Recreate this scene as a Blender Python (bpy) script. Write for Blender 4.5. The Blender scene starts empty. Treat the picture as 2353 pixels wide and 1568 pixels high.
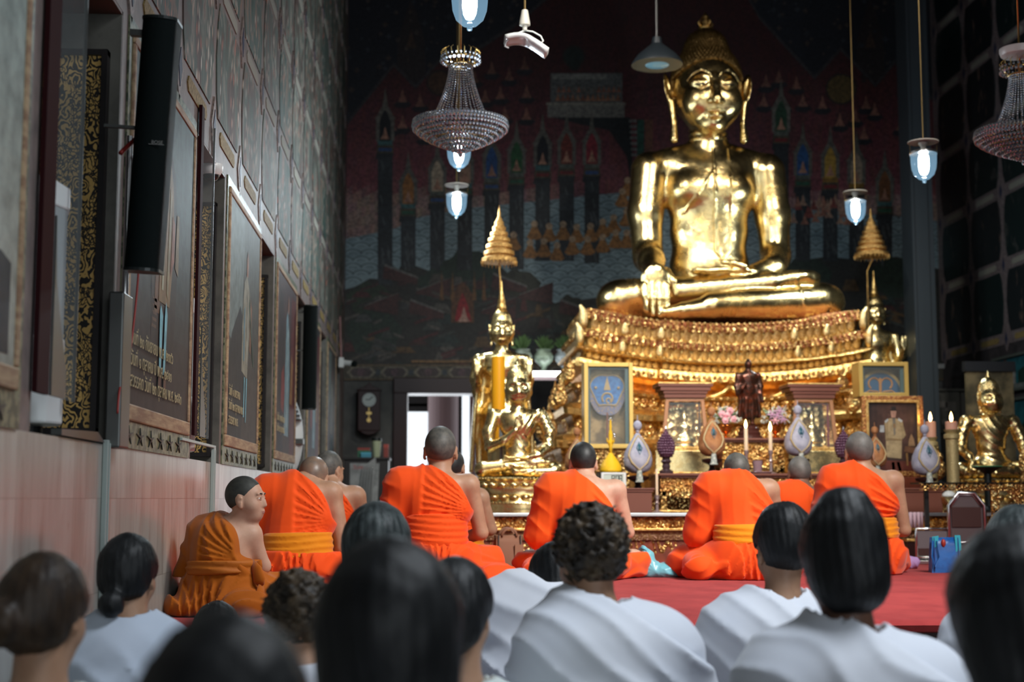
import bpy, bmesh, math, random
import numpy as np
from mathutils import Vector, Matrix, Euler
R = math.radians
PI = math.pi
rnd = random.Random(7)
COL = bpy.context.scene.collection
# ------------------------------------------------------------------ camera frame
W, H, F = 2353, 1568, 3268.0
EYE = Vector((0, 0, 0.83))
PITCH = math.atan(362 / F)
YAW = math.atan(196.5 * math.cos(PITCH) / F)
CROT = Euler((PI / 2 + PITCH, 0, -YAW), 'XYZ').to_matrix()


def at(px, py, Y):
    """point of the plane y=Y seen at photo pixel (px,py)"""
    d = CROT @ Vector(((px - W / 2) / F, -(py - H / 2) / F, -1))
    return EYE + d * (Y / d.y)


def mpp(Y):
    return Y / F


# ------------------------------------------------------------------ objects
def link(o):
    COL.objects.link(o)
    return o


def tag(o, label=None, cat=None, group=None, kind=None):
    if label: o['label'] = label
    if cat: o['category'] = cat
    if group: o['group'] = group
    if kind: o['kind'] = kind
    return o


def thing(name, label, cat, loc=(0, 0, 0), rz=0, group=None):
    o = bpy.data.objects.new(name, None)
    o.empty_display_size = .05
    link(o)
    o.location = loc
    o.rotation_euler = (0, 0, rz)
    return tag(o, label, cat, group)


def dup(root, loc, rz=None, label=None):
    def cp(o, par):
        c = o.copy()
        link(c)
        c.parent = par
        for ch in list(o.children):
            cp(ch, c)
        return c
    r = cp(root, None)
    r.location = loc
    if rz is not None: r.rotation_euler = (0, 0, rz)
    if label: r['label'] = label
    return r


class MB:
    def __init__(s):
        s.v, s.f, s.m, s.c = [], [], [], []
        s.mi = 0
        s.col = None

    def add(s, vs, fs):
        n = len(s.v)
        s.v += [tuple(v) for v in vs]
        for f in fs:
            s.f.append([i + n for i in f])
            s.m.append(s.mi)
            s.c.append(s.col)
        return s

    def box(s, lo, hi, rot=None, piv=None):
        x0, y0, z0 = lo
        x1, y1, z1 = hi
        vs = [Vector(p) for p in ((x0, y0, z0), (x1, y0, z0), (x1, y1, z0), (x0, y1, z0), (x0, y0, z1), (x1, y0, z1), (x1, y1, z1), (x0, y1, z1))]
        if rot is not None:
            pv = Vector(piv) if piv is not None else sum(vs, Vector()) / 8
            vs = [pv + rot @ (v - pv) for v in vs]
        return s.add(vs, [(0, 3, 2, 1), (4, 5, 6, 7), (0, 1, 5, 4), (1, 2, 6, 5), (2, 3, 7, 6), (3, 0, 4, 7)])

    def cbox(s, c, h, rot=None):
        return s.box([c[i] - h[i] for i in range(3)], [c[i] + h[i] for i in range(3)], rot)

    def lathe(s, prof, c=(0, 0, 0), n=24, sx=1, sy=1, lobes=0, la=0):
        vs, fs = [], []
        for r, z in prof:
            for i in range(n):
                a = 2 * PI * i / n
                rr = r * (1 + la * math.cos(lobes * a)) if lobes else r
                vs.append((c[0] + rr * math.cos(a) * sx, c[1] + rr * math.sin(a) * sy, c[2] + z))
        for j in range(len(prof) - 1):
            for i in range(n):
                k = (i + 1) % n
                fs.append((j * n + i, j * n + k, (j + 1) * n + k, (j + 1) * n + i))
        if prof[0][0] > 1e-4: fs.append(tuple(reversed(range(n))))
        if prof[-1][0] > 1e-4: fs.append(tuple((len(prof) - 1) * n + i for i in range(n)))
        return s.add(vs, fs)

    def tube(s, pts, r, n=8, closed=False, flat=1.0):
        pts = [Vector(p) for p in pts]
        rs = r if isinstance(r, (list, tuple)) else [r] * len(pts)
        vs, fs = [], []
        N = len(pts)
        t0 = (pts[1] - pts[0]).normalized()
        u = t0.orthogonal().normalized()
        for i, p in enumerate(pts):
            if closed:
                t = (pts[(i + 1) % N] - pts[i - 1]).normalized()
            else:
                t = (pts[min(i + 1, N - 1)] - pts[max(i - 1, 0)]).normalized()
            u = (u - t * u.dot(t)).normalized()
            w = t.cross(u)
            for k in range(n):
                a = 2 * PI * k / n
                vs.append(p + u * (math.cos(a) * rs[i]) + w * (math.sin(a) * rs[i] * flat))
        for j in range(N if closed else N - 1):
            for k in range(n):
                a, b = j * n + k, j * n + (k + 1) % n
                c, d = ((j + 1) % N) * n + (k + 1) % n, ((j + 1) % N) * n + k
                fs.append((a, b, c, d))
        if not closed:
            fs.append(tuple(reversed(range(n))))
            fs.append(tuple((N - 1) * n + k for k in range(n)))
        return s.add(vs, fs)

    def cyl(s, a, b, r0, r1=None, n=16):
        return s.tube([a, b], [r0, r0 if r1 is None else r1], n)

    def ball(s, c, r, n=12, m=8, sc=(1, 1, 1), rot=None):
        vs, fs = [], []
        c = Vector(c)
        for j in range(m + 1):
            t = PI * j / m
            for i in range(n):
                a = 2 * PI * i / n
                p = Vector((math.sin(t) * math.cos(a) * sc[0], math.sin(t) * math.sin(a) * sc[1], math.cos(t) * sc[2])) * r
                if rot is not None: p = rot @ p
                vs.append(c + p)
        for j in range(m):
            for i in range(n):
                k = (i + 1) % n
                fs.append(((j + 1) * n + i, (j + 1) * n + k, j * n + k, j * n + i))
        return s.add(vs, fs)

    def prism(s, pts, o, ux, uy, d):
        """polygon pts (2d) in frame o,ux,uy pushed along d (a vector)"""
        o, ux, uy, d = Vector(o), Vector(ux), Vector(uy), Vector(d)
        a = [o + ux * p[0] + uy * p[1] for p in pts]
        n = len(a)
        vs = a + [p + d for p in a]
        fs = [tuple(range(n, 2 * n)), tuple(reversed(range(n)))]
        for i in range(n):
            fs.append((i, (i + 1) % n, n + (i + 1) % n, n + i))
        return s.add(vs, fs)

    def build(s, name, mats, parent=None, smooth=False, bevel=0, kind=None):
        me = bpy.data.meshes.new(name)
        me.from_pydata(s.v, [], s.f)
        if not isinstance(mats, (list, tuple)): mats = [mats]
        for m in mats: me.materials.append(m)
        if len(mats) > 1:
            me.polygons.foreach_set('material_index', s.m)
        if any(c is not None for c in s.c):
            ca = me.color_attributes.new('Col', 'FLOAT_COLOR', 'CORNER')
            buf = []
            for f, c in zip(s.f, s.c):
                c = c or (1, 1, 1)
                buf += [c[0], c[1], c[2], 1.0] * len(f)
            ca.data.foreach_set('color', buf)
        if smooth:
            me.polygons.foreach_set('use_smooth', [True] * len(me.polygons))
        me.update()
        bm = bmesh.new()
        bm.from_mesh(me)
        bmesh.ops.recalc_face_normals(bm, faces=bm.faces)
        bm.to_mesh(me)
        bm.free()
        if smooth == 'auto':
            me.polygons.foreach_set('use_smooth', [True] * len(me.polygons))
            me.set_sharp_from_angle(angle=R(38))
        o = bpy.data.objects.new(name, me)
        link(o)
        if parent is not None: o.parent = parent
        if kind: o['kind'] = kind
        if bevel:
            b = o.modifiers.new('bevel', 'BEVEL')
            b.width = bevel
            b.segments = 2
            b.limit_method = 'ANGLE'
        return o


def rz(a): return Matrix.Rotation(a, 3, 'Z')
def rx(a): return Matrix.Rotation(a, 3, 'X')
def ry(a): return Matrix.Rotation(a, 3, 'Y')


def arc(cx, cy, r, a0, a1, n, ry_=None):
    ry_ = r if ry_ is None else ry_
    return [(cx + r * math.cos(a0 + (a1 - a0) * i / n), cy + ry_ * math.sin(a0 + (a1 - a0) * i / n)) for i in range(n + 1)]


# ------------------------------------------------------------------ implicit surfaces -> mesh (surface nets)
class SDF:
    def __init__(s, lo, hi, h):
        s.lo, s.h = np.array(lo, float), h
        s.n = np.ceil((np.array(hi) - s.lo) / h).astype(int) + 1
        s.ax = [(s.lo[i] + h * np.arange(s.n[i])).astype(np.float32) for i in range(3)]
        s.D = np.full(s.n, 9.0, np.float32)
        s.M, s.t, s.sc = Matrix.Identity(3), Vector((0, 0, 0)), 1.0

    def frame(s, t=(0, 0, 0), rot=None, sc=1.0):
        s.t, s.M, s.sc = Vector(t), (rot or Matrix.Identity(3)), sc
        return s

    def P(s, p): return s.t + s.M @ (Vector(p) * s.sc)

    def copy(s):
        c = SDF.__new__(SDF)
        c.lo, c.h, c.n, c.ax, c.M, c.t, c.sc = s.lo, s.h, s.n, s.ax, s.M, s.t, s.sc
        c.D = s.D.copy()
        return c

    def empty(s):
        c = s.copy()
        c.D[:] = 9
        return c

    def grid(s, sl=None):
        sl = sl or (slice(None),) * 3
        return (s.ax[0][sl[0]][:, None, None], s.ax[1][sl[1]][None, :, None], s.ax[2][sl[2]][None, None, :])

    def _sl(s, c, r):
        out = []
        for i in range(3):
            a = int(max(0, math.floor((c[i] - r[i] - s.lo[i]) / s.h)))
            b = int(min(s.n[i], math.ceil((c[i] + r[i] - s.lo[i]) / s.h) + 1))
            if b <= a: return None
            out.append(slice(a, b))
        return tuple(out)

    def _op(s, sl, d, k, op):
        a = s.D[sl]
        if op == 'u':
            if k > 0:
                h = np.clip(.5 + .5 * (a - d) / k, 0, 1)
                s.D[sl] = a + (d - a) * h - k * h * (1 - h)
            else:
                s.D[sl] = np.minimum(a, d)
        elif op == 's':
            h = np.clip(.5 - .5 * (a + d) / k, 0, 1)
            s.D[sl] = a + (-d - a) * h + k * h * (1 - h)

    def ell(s, c, r, k=.03, rot=None, op='u', pad=.06):
        c = s.P(c)
        r = [q * s.sc for q in r]
        m = s.M @ rot if rot is not None else s.M
        bb = [sum(abs(m[i][j]) * r[j] for j in range(3)) + pad + k for i in range(3)]
        sl = s._sl(c, bb)
        if sl is None: return s
        x, y, z = s.grid(sl)
        x, y, z = x - c[0], y - c[1], z - c[2]
        q = [m[0][j] * x + m[1][j] * y + m[2][j] * z for j in range(3)]
        k0 = np.sqrt(sum((q[j] / r[j])**2 for j in range(3)))
        k1 = np.sqrt(sum((q[j] / r[j]**2)**2 for j in range(3))) + 1e-9
        s._op(sl, (k0 * (k0 - 1) / k1).astype(np.float32), k, op)
        return s

    def sph(s, c, r, k=.03, op='u', pad=.06): return s.ell(c, (r, r, r), k, None, op, pad)

    def cap(s, a, b, ra, rb=None, k=.03, op='u', pad=.06, flat=None):
        rb = ra if rb is None else rb
        a, b, ra, rb = s.P(a), s.P(b), ra * s.sc, rb * s.sc
        c = (a + b) / 2
        mr = max(ra, rb)
        bb = [abs(a[i] - b[i]) / 2 + mr + pad + k for i in range(3)]
        sl = s._sl(c, bb)
        if sl is None: return s
        x, y, z = s.grid(sl)
        d = b - a
        L = max(d.length_squared, 1e-9)
        t = np.clip(((x - a[0]) * d[0] + (y - a[1]) * d[1] + (z - a[2]) * d[2]) / L, 0, 1)
        dist = np.sqrt((x - a[0] - t * d[0])**2 + (y - a[1] - t * d[1])**2 + (z - a[2] - t * d[2])**2)
        s._op(sl, (dist - (ra + (rb - ra) * t)).astype(np.float32), k, op)
        return s

    def chain(s, pts, rs, k=.02, op='u'):
        for i in range(len(pts) - 1):
            s.cap(pts[i], pts[i + 1], rs[i], rs[i + 1], k, op)
        return s

    def box(s, c, hlf, rd=.01, k=.01, rot=None, op='u', pad=.05):
        c = s.P(c)
        hlf = [q * s.sc for q in hlf]
        m = s.M @ rot if rot is not None else s.M
        bb = [sum(abs(m[i][j]) * hlf[j] for j in range(3)) + pad + k for i in range(3)]
        sl = s._sl(c, bb)
        if sl is None: return s
        x, y, z = s.grid(sl)
        x, y, z = x - c[0], y - c[1], z - c[2]
        q = [abs(m[0][j] * x + m[1][j] * y + m[2][j] * z) - (hlf[j] - rd) for j in range(3)]
        d = np.sqrt(sum(np.maximum(a, 0)**2 for a in q)) + np.minimum(np.maximum(np.maximum(q[0], q[1]), q[2]), 0) - rd
        s._op(sl, d.astype(np.float32), k, op)
        return s

    def mesh(s, name, mat, parent=None, trim=True, paint=None):
        D = s.D
        # never leave the grid open
        D = D.copy()
        for a in range(3):
            for e in (0, -1):
                ix = [slice(None)] * 3
                ix[a] = e
                D[tuple(ix)] = np.maximum(D[tuple(ix)], s.h * .5)
        I = D < 0
        nx, ny, nz = [k - 1 for k in D.shape]
        cnt = np.zeros((nx, ny, nz), np.int8)
        offs = [(i, j, k) for i in (0, 1) for j in (0, 1) for k in (0, 1)]
        for i, j, k in offs:
            cnt += I[i:i + nx, j:j + ny, k:k + nz]
        act = (cnt > 0) & (cnt < 8)
        idx = np.argwhere(act)
        if len(idx) == 0:
            print('EMPTY SDF', name)
            return None
        ids = np.full(act.shape, -1, np.int64)
        ids[act] = np.arange(len(idx))
        cor = {o: D[idx[:, 0] + o[0], idx[:, 1] + o[1], idx[:, 2] + o[2]].astype(np.float64) for o in offs}
        acc = np.zeros((len(idx), 3))
        w = np.zeros(len(idx))
        for a in offs:
            for ax in range(3):
                if a[ax] == 0:
                    b = list(a)
                    b[ax] = 1
                    b = tuple(b)
                    da, db = cor[a], cor[b]
                    m = (da < 0) != (db < 0)
                    t = np.where(m, da / np.where(m, da - db, 1), 0)
                    p = np.array(a, float)[None, :] + np.zeros((len(idx), 3))
                    p[:, ax] += t
                    acc += p * m[:, None]
                    w += m
        V = s.lo + s.h * (idx + acc / w[:, None])
        Q = []
        for ax in range(3):
            sa = [slice(None)] * 3
            sb = [slice(None)] * 3
            sa[ax] = slice(0, -1)
            sb[ax] = slice(1, None)
            A, B = I[tuple(sa)], I[tuple(sb)]
            e = np.argwhere(A != B)
            o1, o2 = [(1, 2), (2, 0), (0, 1)][ax]
            e = e[(e[:, o1] > 0) & (e[:, o2] > 0) & (e[:, o1] < D.shape[o1] - 1) & (e[:, o2] < D.shape[o2] - 1)]
            ins = A[e[:, 0], e[:, 1], e[:, 2]]

            def g(d1, d2):
                q = e.copy()
                q[:, o1] -= d1
                q[:, o2] -= d2
                return ids[q[:, 0], q[:, 1], q[:, 2]]
            q = np.stack([g(1, 1), g(0, 1), g(0, 0), g(1, 0)], 1)
            q[~ins] = q[~ins][:, ::-1]
            Q.append(q)
        Q = np.concatenate(Q)
        me = bpy.data.meshes.new(name)
        nf = len(Q)
        me.vertices.add(len(V))
        me.vertices.foreach_set('co', V.astype(np.float32).ravel())
        me.loops.add(nf * 4)
        me.loops.foreach_set('vertex_index', Q.astype(np.int32).ravel())
        me.polygons.add(nf)
        me.polygons.foreach_set('loop_start', np.arange(0, nf * 4, 4, dtype=np.int32))
        me.polygons.foreach_set('use_smooth', np.ones(nf, bool))
        me.update(calc_edges=True)
        mats = mat if isinstance(mat, (list, tuple)) else [mat]
        for m in mats: me.materials.append(m)
        if paint is not None:
            ca = me.color_attributes.new('Col', 'FLOAT_COLOR', 'POINT')
            c = paint(V)
            ca.data.foreach_set('color', np.concatenate([c, np.ones((len(V), 1))], 1).astype(np.float32).ravel())
        o = bpy.data.objects.new(name, me)
        link(o)
        if parent is not None: o.parent = parent
        return o


def wob(x, y, z, f, seed=0, n=5):
    """smooth pseudo noise -1..1 on broadcast grids"""
    r = random.Random(seed)
    out = 0
    for i in range(n):
        a, b, c, p = r.uniform(-1, 1), r.uniform(-1, 1), r.uniform(-1, 1), r.uniform(0, 6.3)
        g = f * (1 + .35 * i)
        out = out + np.sin(g * (a * x + b * y + c * z) + p) / n * 1.6
    return out


def ridge(u): return (1 - np.abs(np.sin(u)))**1.6


# ------------------------------------------------------------------ materials
def nt(name):
    m = bpy.data.materials.new(name)
    m.use_nodes = True
    t = m.node_tree
    t.nodes.clear()
    out = t.nodes.new('ShaderNodeOutputMaterial')
    b = t.nodes.new('ShaderNodeBsdfPrincipled')
    t.links.new(b.outputs[0], out.inputs[0])
    return m, t, b


def N(t, typ, **kw):
    n = t.nodes.new('ShaderNode' + typ)
    for k, v in kw.items():
        if k.startswith('i_'):
            n.inputs[k[2:].replace('_', ' ')].default_value = v
        else:
            setattr(n, k, v)
    return n


def ramp(t, src, stops):
    n = t.nodes.new('ShaderNodeValToRGB')
    e = n.color_ramp.elements
    while len(e) > 1: e.remove(e[-1])
    e[0].position, e[0].color = stops[0][0], (*stops[0][1], 1)
    for p, c in stops[1:]:
        q = e.new(p)
        q.color = (*c, 1)
    t.links.new(src, n.inputs[0])
    return n.outputs[0]


def mixc(t, fac, a, b, mode='MIX'):
    n = t.nodes.new('ShaderNodeMix')
    n.data_type = 'RGBA'
    n.blend_type = mode
    for s, v in ((n.inputs['Factor'], fac), (n.inputs['A'], a), (n.inputs['B'], b)):
        if isinstance(v, (tuple, list)): s.default_value = (*v, 1) if len(v) == 3 else v
        elif isinstance(v, (int, float)): s.default_value = v
        else: t.links.new(v, s)
    return n.outputs['Result']


def mat(name, col, rough=.5, metal=0, var=None, bump=None, spec=.5, coat=0, sheen=0, emit=None, es=0, trans=0, ior=1.45, stretch=None, attr=False, sss=0, rvar=0, alpha=1):
    m, t, b = nt(name)
    b.inputs['Roughness'].default_value = rough
    b.inputs['Metallic'].default_value = metal
    b.inputs['Specular IOR Level'].default_value = spec
    b.inputs['Coat Weight'].default_value = coat
    b.inputs['Coat Roughness'].default_value = .1
    b.inputs['Sheen Weight'].default_value = sheen
    b.inputs['Transmission Weight'].default_value = trans
    b.inputs['IOR'].default_value = ior
    b.inputs['Alpha'].default_value = alpha
    if sss:
        b.inputs['Subsurface Weight'].default_value = sss
        b.inputs['Subsurface Radius'].default_value = (.02, .008, .004)
    b.inputs['Base Color'].default_value = (*col, 1)
    if emit:
        b.inputs['Emission Color'].default_value = (*emit, 1)
        b.inputs['Emission Strength'].default_value = es
    co = N(t, 'TexCoord').outputs['Object']
    if stretch:
        mp = N(t, 'Mapping')
        mp.inputs['Scale'].default_value = stretch
        t.links.new(co, mp.inputs[0])
        co = mp.outputs[0]
    base = None
    if attr:
        a = N(t, 'VertexColor', layer_name='Col')
        base = a.outputs[0]
    if var:
        sc, c2, lo, hi = var
        n = N(t, 'TexNoise', i_Scale=sc, i_Detail=5.0, i_Roughness=.6)
        t.links.new(co, n.inputs[0])
        f = ramp(t, n.outputs[0], [(lo, (0, 0, 0)), (hi, (1, 1, 1))])
        if attr:
            base = mixc(t, f, base, mixc(t, 1.0, base, c2, 'MULTIPLY'))
        else:
            base = mixc(t, f, col, c2)
        if rvar:
            mm = N(t, 'Math', operation='MULTIPLY_ADD')
            t.links.new(f, mm.inputs[0])
            mm.inputs[1].default_value = rvar
            mm.inputs[2].default_value = rough
            t.links.new(mm.outputs[0], b.inputs['Roughness'])
    if base is not None: t.links.new(base, b.inputs['Base Color'])
    if bump:
        kind, sc, st, di = bump
        if kind == 'noise': n = N(t, 'TexNoise', i_Scale=sc, i_Detail=6.0, i_Roughness=.6)
        elif kind == 'vor': n = N(t, 'TexVoronoi', i_Scale=sc)
        else:
            n = N(t, 'TexWave', i_Scale=sc, i_Distortion=3.0, i_Detail=2.0)
            n.bands_direction = kind
        t.links.new(co, n.inputs[0])
        bp = N(t, 'Bump', i_Strength=st, i_Distance=di)
        t.links.new(n.outputs[0], bp.inputs['Height'])
        t.links.new(bp.outputs[0], b.inputs['Normal'])
    return m


def struct(o):
    o['kind'] = 'structure'
    return o
# ================================================================== setting
XL, YB, XR, ZP = -1.05, 18.0, 6.66, 0.36      # left wall face, back wall, right wall, platform top
ZW0, ZW1 = 1.01, 2.49                          # window sill / head


def wall_marble():
    m, t, b = nt('marble')
    g = N(t, 'NewGeometry')
    sp = N(t, 'SeparateXYZ')
    t.links.new(g.outputs['Position'], sp.inputs[0])
    cb = N(t, 'CombineXYZ')
    t.links.new(sp.outputs[2], cb.inputs[0])
    t.links.new(sp.outputs[1], cb.inputs[1])
    mp = N(t, 'Mapping')
    mp.inputs['Location'].default_value = (.07, .02, 0)
    t.links.new(cb.outputs[0], mp.inputs[0])
    br = N(t, 'TexBrick', i_Scale=1.0)
    br.offset = 0
    br.inputs['Brick Width'].default_value = .3
    br.inputs['Row Height'].default_value = .15
    br.inputs['Mortar Size'].default_value = .0012
    br.inputs['Bias'].default_value = 0
    br.inputs['Color1'].default_value = (.42, .435, .41, 1)
    br.inputs['Color2'].default_value = (.31, .32, .30, 1)
    br.inputs['Mortar'].default_value = (.2, .19, .17, 1)
    t.links.new(mp.outputs[0], br.inputs[0])
    mp2 = N(t, 'Mapping')
    mp2.inputs['Scale'].default_value = (3, 9, 1.3)
    t.links.new(g.outputs['Position'], mp2.inputs[0])
    n = N(t, 'TexNoise', i_Scale=1.4, i_Detail=8.0, i_Roughness=.65, i_Distortion=.6)
    t.links.new(mp2.outputs[0], n.inputs[0])
    v = ramp(t, n.outputs[0], [(.3, (.55, .42, .38)), (.45, (.86, .78, .74)), (.6, (1, .96, .92)), (.75, (.8, .82, .76))])
    c = mixc(t, .85, br.outputs[0], v, 'MULTIPLY')
    n2 = N(t, 'TexNoise', i_Scale=2.2, i_Detail=10.0, i_Roughness=.7, i_Distortion=1.4)
    t.links.new(mp2.outputs[0], n2.inputs[0])
    f2 = ramp(t, n2.outputs[0], [(.60, (0, 0, 0)), (.66, (1, 1, 1)), (.7, (0, 0, 0))])
    c = mixc(t, f2, c, (.22, .17, .14))
    t.links.new(c, b.inputs['Base Color'])
    b.inputs['Roughness'].default_value = .30
    b.inputs['Specular IOR Level'].default_value = .6
    n3 = N(t, 'TexNoise', i_Scale=5.0, i_Detail=4.0)
    bp = N(t, 'Bump', i_Strength=.12, i_Distance=.01)
    t.links.new(n3.outputs[0], bp.inputs['Height'])
    t.links.new(bp.outputs[0], b.inputs['Normal'])
    return m


def scene_paint(name, stops, sc, stretch, rough=.68):
    """painted narrative panel: blotches of figures on dark ground"""
    m, t, b = nt(name)
    co = N(t, 'NewGeometry').outputs['Position']
    mp = N(t, 'Mapping')
    mp.inputs['Scale'].default_value = stretch
    t.links.new(co, mp.inputs[0])
    n = N(t, 'TexNoise', i_Scale=sc, i_Detail=7.0, i_Roughness=.62, i_Distortion=.8)
    t.links.new(mp.outputs[0], n.inputs[0])
    c = ramp(t, n.outputs[0], stops)
    v = N(t, 'TexVoronoi', i_Scale=sc * 5.0)
    t.links.new(mp.outputs[0], v.inputs[0])
    f = ramp(t, v.outputs['Distance'], [(.22, (1, 1, 1)), (.42, (0, 0, 0))])
    n2 = N(t, 'TexNoise', i_Scale=sc * .8, i_Detail=2.0)
    t.links.new(mp.outputs[0], n2.inputs[0])
    f2 = ramp(t, n2.outputs[0], [(.44, (0, 0, 0)), (.54, (1, 1, 1))])
    ff = mixc(t, 1.0, f, f2, 'MULTIPLY')
    col = ramp(t, v.outputs['Color'], [(.3, (.42, .30, .22)), (.5, (.5, .5, .44)), (.7, (.36, .10, .06))])
    c = mixc(t, ff, c, col)
    t.links.new(c, b.inputs['Base Color'])
    b.inputs['Roughness'].default_value = rough
    return m


M_marble = wall_marble()
M_plaster = mat('mural_ground', (.20, .155, .14), .55, var=(9, (.11, .09, .085), .35, .7), bump=('noise', 40, .15, .004))
M_reveal = mat('grey_reveal', (.105, .1, .085), .6, var=(6, (.05, .048, .042), .4, .7))
M_soffit = mat('red_brown_soffit', (.10, .035, .02), .5)
M_panelA = scene_paint('painted_panel_green', [(.3, (.008, .018, .02)), (.42, (.035, .07, .055)), (.52, (.06, .085, .075)), (.62, (.20, .12, .08)), (.7, (.03, .06, .10))], 3.0, (1, 1.8, .9))
M_panelB = scene_paint('painted_panel_brown', [(.3, (.014, .014, .016)), (.42, (.085, .05, .04)), (.52, (.05, .08, .065)), (.62, (.18, .17, .14)), (.7, (.12, .04, .03))], 2.6, (1, 1.9, .8))
M_darkpaint = mat('dark_wall_paint', (.008, .009, .012), .7)
M_goldleafdull = mat('dull_gold_paint', (.30, .22, .09), .65, metal=0, spec=.2, var=(60, (.16, .11, .04), .4, .6))
M_bluepaint = mat('deep_blue_paint', (.03, .035, .07), .5)
M_labelpaint = mat('pale_label_paint', (.26, .25, .21), .75, spec=.2)
M_col = mat('mural_paint', (1, 1, 1), .6, attr=True, var=(28, (.45, .45, .47), .4, .62), bump=('noise', 90, .1, .003))
M_carpet = mat('red_carpet', (.37, .045, .045), .95, spec=.1, sheen=.08, var=(5, (.29, .032, .034), .4, .65), bump=('noise', 420, .7, .004), stretch=(1, .6, 1))
M_darkwood = mat('dark_red_wood', (.022, .006, .006), .4, spec=.3)
M_blackwood = mat('black_wood', (.012, .010, .010), .4)
M_greypost = mat('grey_painted_steel', (.028, .036, .042), .5)
M_floor = mat('stone_floor', (.10, .08, .07), .3)
M_white = mat('white_plastic', (.68, .70, .69), .3)
M_greyslat = mat('grey_slats', (.32, .36, .37), .45, bump=('Y', 60, .4, .01))
M_blueink = mat('blue_ink', (.03, .06, .25), .5)
M_black = mat('black_plastic', (.006, .010, .010), .35)
M_grille = mat('speaker_grille', (.003, .006, .006), .55, spec=.1, bump=('vor', 900, .5, .002))
M_silver = mat('brushed_silver', (.6, .6, .6), .25, metal=1)
M_greymetal = mat('grey_metal', (.12, .125, .12), .4, metal=.7)
M_redcable = mat('red_cable', (.25, .02, .015), .5)
M_pane = mat('clear_pane', (.8, .9, .9), .03, spec=.4, alpha=.05)

WIN = [(3.83, 4.80), (6.40, 7.30), (8.89, 9.68), (11.4, 12.25), (13.9, 14.75), (16.3, 17.1)]
# -- left wall : one mesh, openings cut by construction
b = MB()
b.mi = 0
b.box((XL - .5, -4, 0), (XL, YB, ZW0 - .005))
b.mi = 1
prev = -4
for y0, y1 in WIN:
    b.box((XL - .5, prev, ZW0 - .005), (XL, y0, ZW1))
    prev = y1
b.box((XL - .5, prev, ZW0 - .005), (XL, YB, ZW1))
b.box((XL - .5, -4, ZW1), (XL, YB, 9.5))
# reveals, lined in grey
b.mi = 2
for y0, y1 in WIN:
    b.box((XL - .49, y1 - .012, ZW0), (XL - .001, y1 + .001, ZW1))
    b.box((XL - .49, y0 - .001, ZW0), (XL - .001, y0 + .012, ZW1))
b.mi = 3
for y0, y1 in WIN:
    b.box((XL - .49, y0, ZW1 - .012), (XL - .001, y1, ZW1 + .001))
struct(b.build('wall_left', [M_marble, M_plaster, M_reveal, M_soffit]))


def mural_rows(b, x, sgn, ys, zs, hdr, seed):
    """lattice of painted panels on a side wall: ys = column edges, zs = row edges (mat slots 0,1 panels, 2 blue, 3 label, 4 gold)"""
    r = random.Random(seed)
    w = .075
    for i in range(len(ys) - 1):
        for j in range(len(zs) - 1):
            y0, y1, z0, z1 = ys[i] + w, ys[i + 1] - w, zs[j] + w, zs[j + 1] - w
            c = .09
            pts = [(y0 + c * .6, z0), (y1 - c * .6, z0), (y1, z0 + c * 1.3), (y1 + .03, (z0 + z1) / 2), (y1, z1 - c * 1.3), (y1 - c * .6, z1), (y0 + c * .6, z1), (y0, z1 - c * 1.3), (y0 - .03, (z0 + z1) / 2), (y0, z0 + c * 1.3)]
            b.mi = r.choice((0, 1))
            b.prism(pts, (x, 0, 0), (0, 1, 0), (0, 0, 1), (sgn * .006, 0, 0))
            # label on band
            b.mi = 4 if j == 0 and hdr else 3
            yc = (y0 + y1) / 2
            hw = .24
            b.prism([(yc - hw, zs[j] - .035), (yc + hw, zs[j] - .035), (yc + hw + .03, zs[j]), (yc + hw, zs[j] + .035), (yc - hw, zs[j] + .035), (yc - hw - .03, zs[j])], (x, 0, 0), (0, 1, 0), (0, 0, 1), (sgn * .006, 0, 0))
    for y in ys:
        for z in zs:
            b.mi = 5
            b.prism([(y - .085, z), (y, z - .15), (y + .085, z), (y, z + .15)], (x, 0, 0), (0, 1, 0), (0, 0, 1), (sgn * .008, 0, 0))
            b.mi = 2
            b.prism([(y - .04, z), (y, z - .085), (y + .04, z), (y, z + .085)], (x, 0, 0), (0, 1, 0), (0, 0, 1), (sgn * .011, 0, 0))


M_lattice = mat('pinkish_lattice_paint', (.27, .20, .175), .5, var=(50, (.12, .10, .09), .4, .62))
b = MB()
ys = [1.02 + .97 * i for i in range(18)]
zs = [ZW1 + .14 + .74 * j for j in range(9)]
mural_rows(b, XL, 1, ys, zs, True, 3)
o = b.build('wall_left_mural', [M_panelA, M_panelB, M_bluepaint, M_labelpaint, M_goldleafdull, M_lattice])
o.name = 'wall_left_mural'
struct(o)

# right wall
b = MB()
b.box((XR, -4, 0), (XR + .3, YB, 9.5))
struct(b.build('wall_right', mat('right_wall_ground', (.05, .042, .045), .6, var=(4, (.02, .018, .02), .4, .6))))
M_latR = mat('mauve_lattice_paint', (.21, .17, .165), .5, var=(40, (.11, .085, .09), .4, .62))
b = MB()
b.mi = 5
b.box((XR - .004, 9, 2.60), (XR, 18, 9.0))
for o_ in (0,):
    mural_rows(b, XR - .004, -1, [9.0 + .985 * i for i in range(10)], [2.66 + .86 * j for j in range(8)], True, 5)
struct(b.build('wall_right_mural', [mat('painted_panel_night', (.006, .016, .016), .5, var=(3.5, (.13, .12, .11), .60, .72), stretch=(1, 2.0, .8)), mat('painted_panel_dusk', (.010, .014, .016), .5, var=(4, (.17, .11, .085), .6, .72), stretch=(1, 2.2, .8)), M_bluepaint, M_labelpaint, M_goldleafdull, M_latR]))

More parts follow.
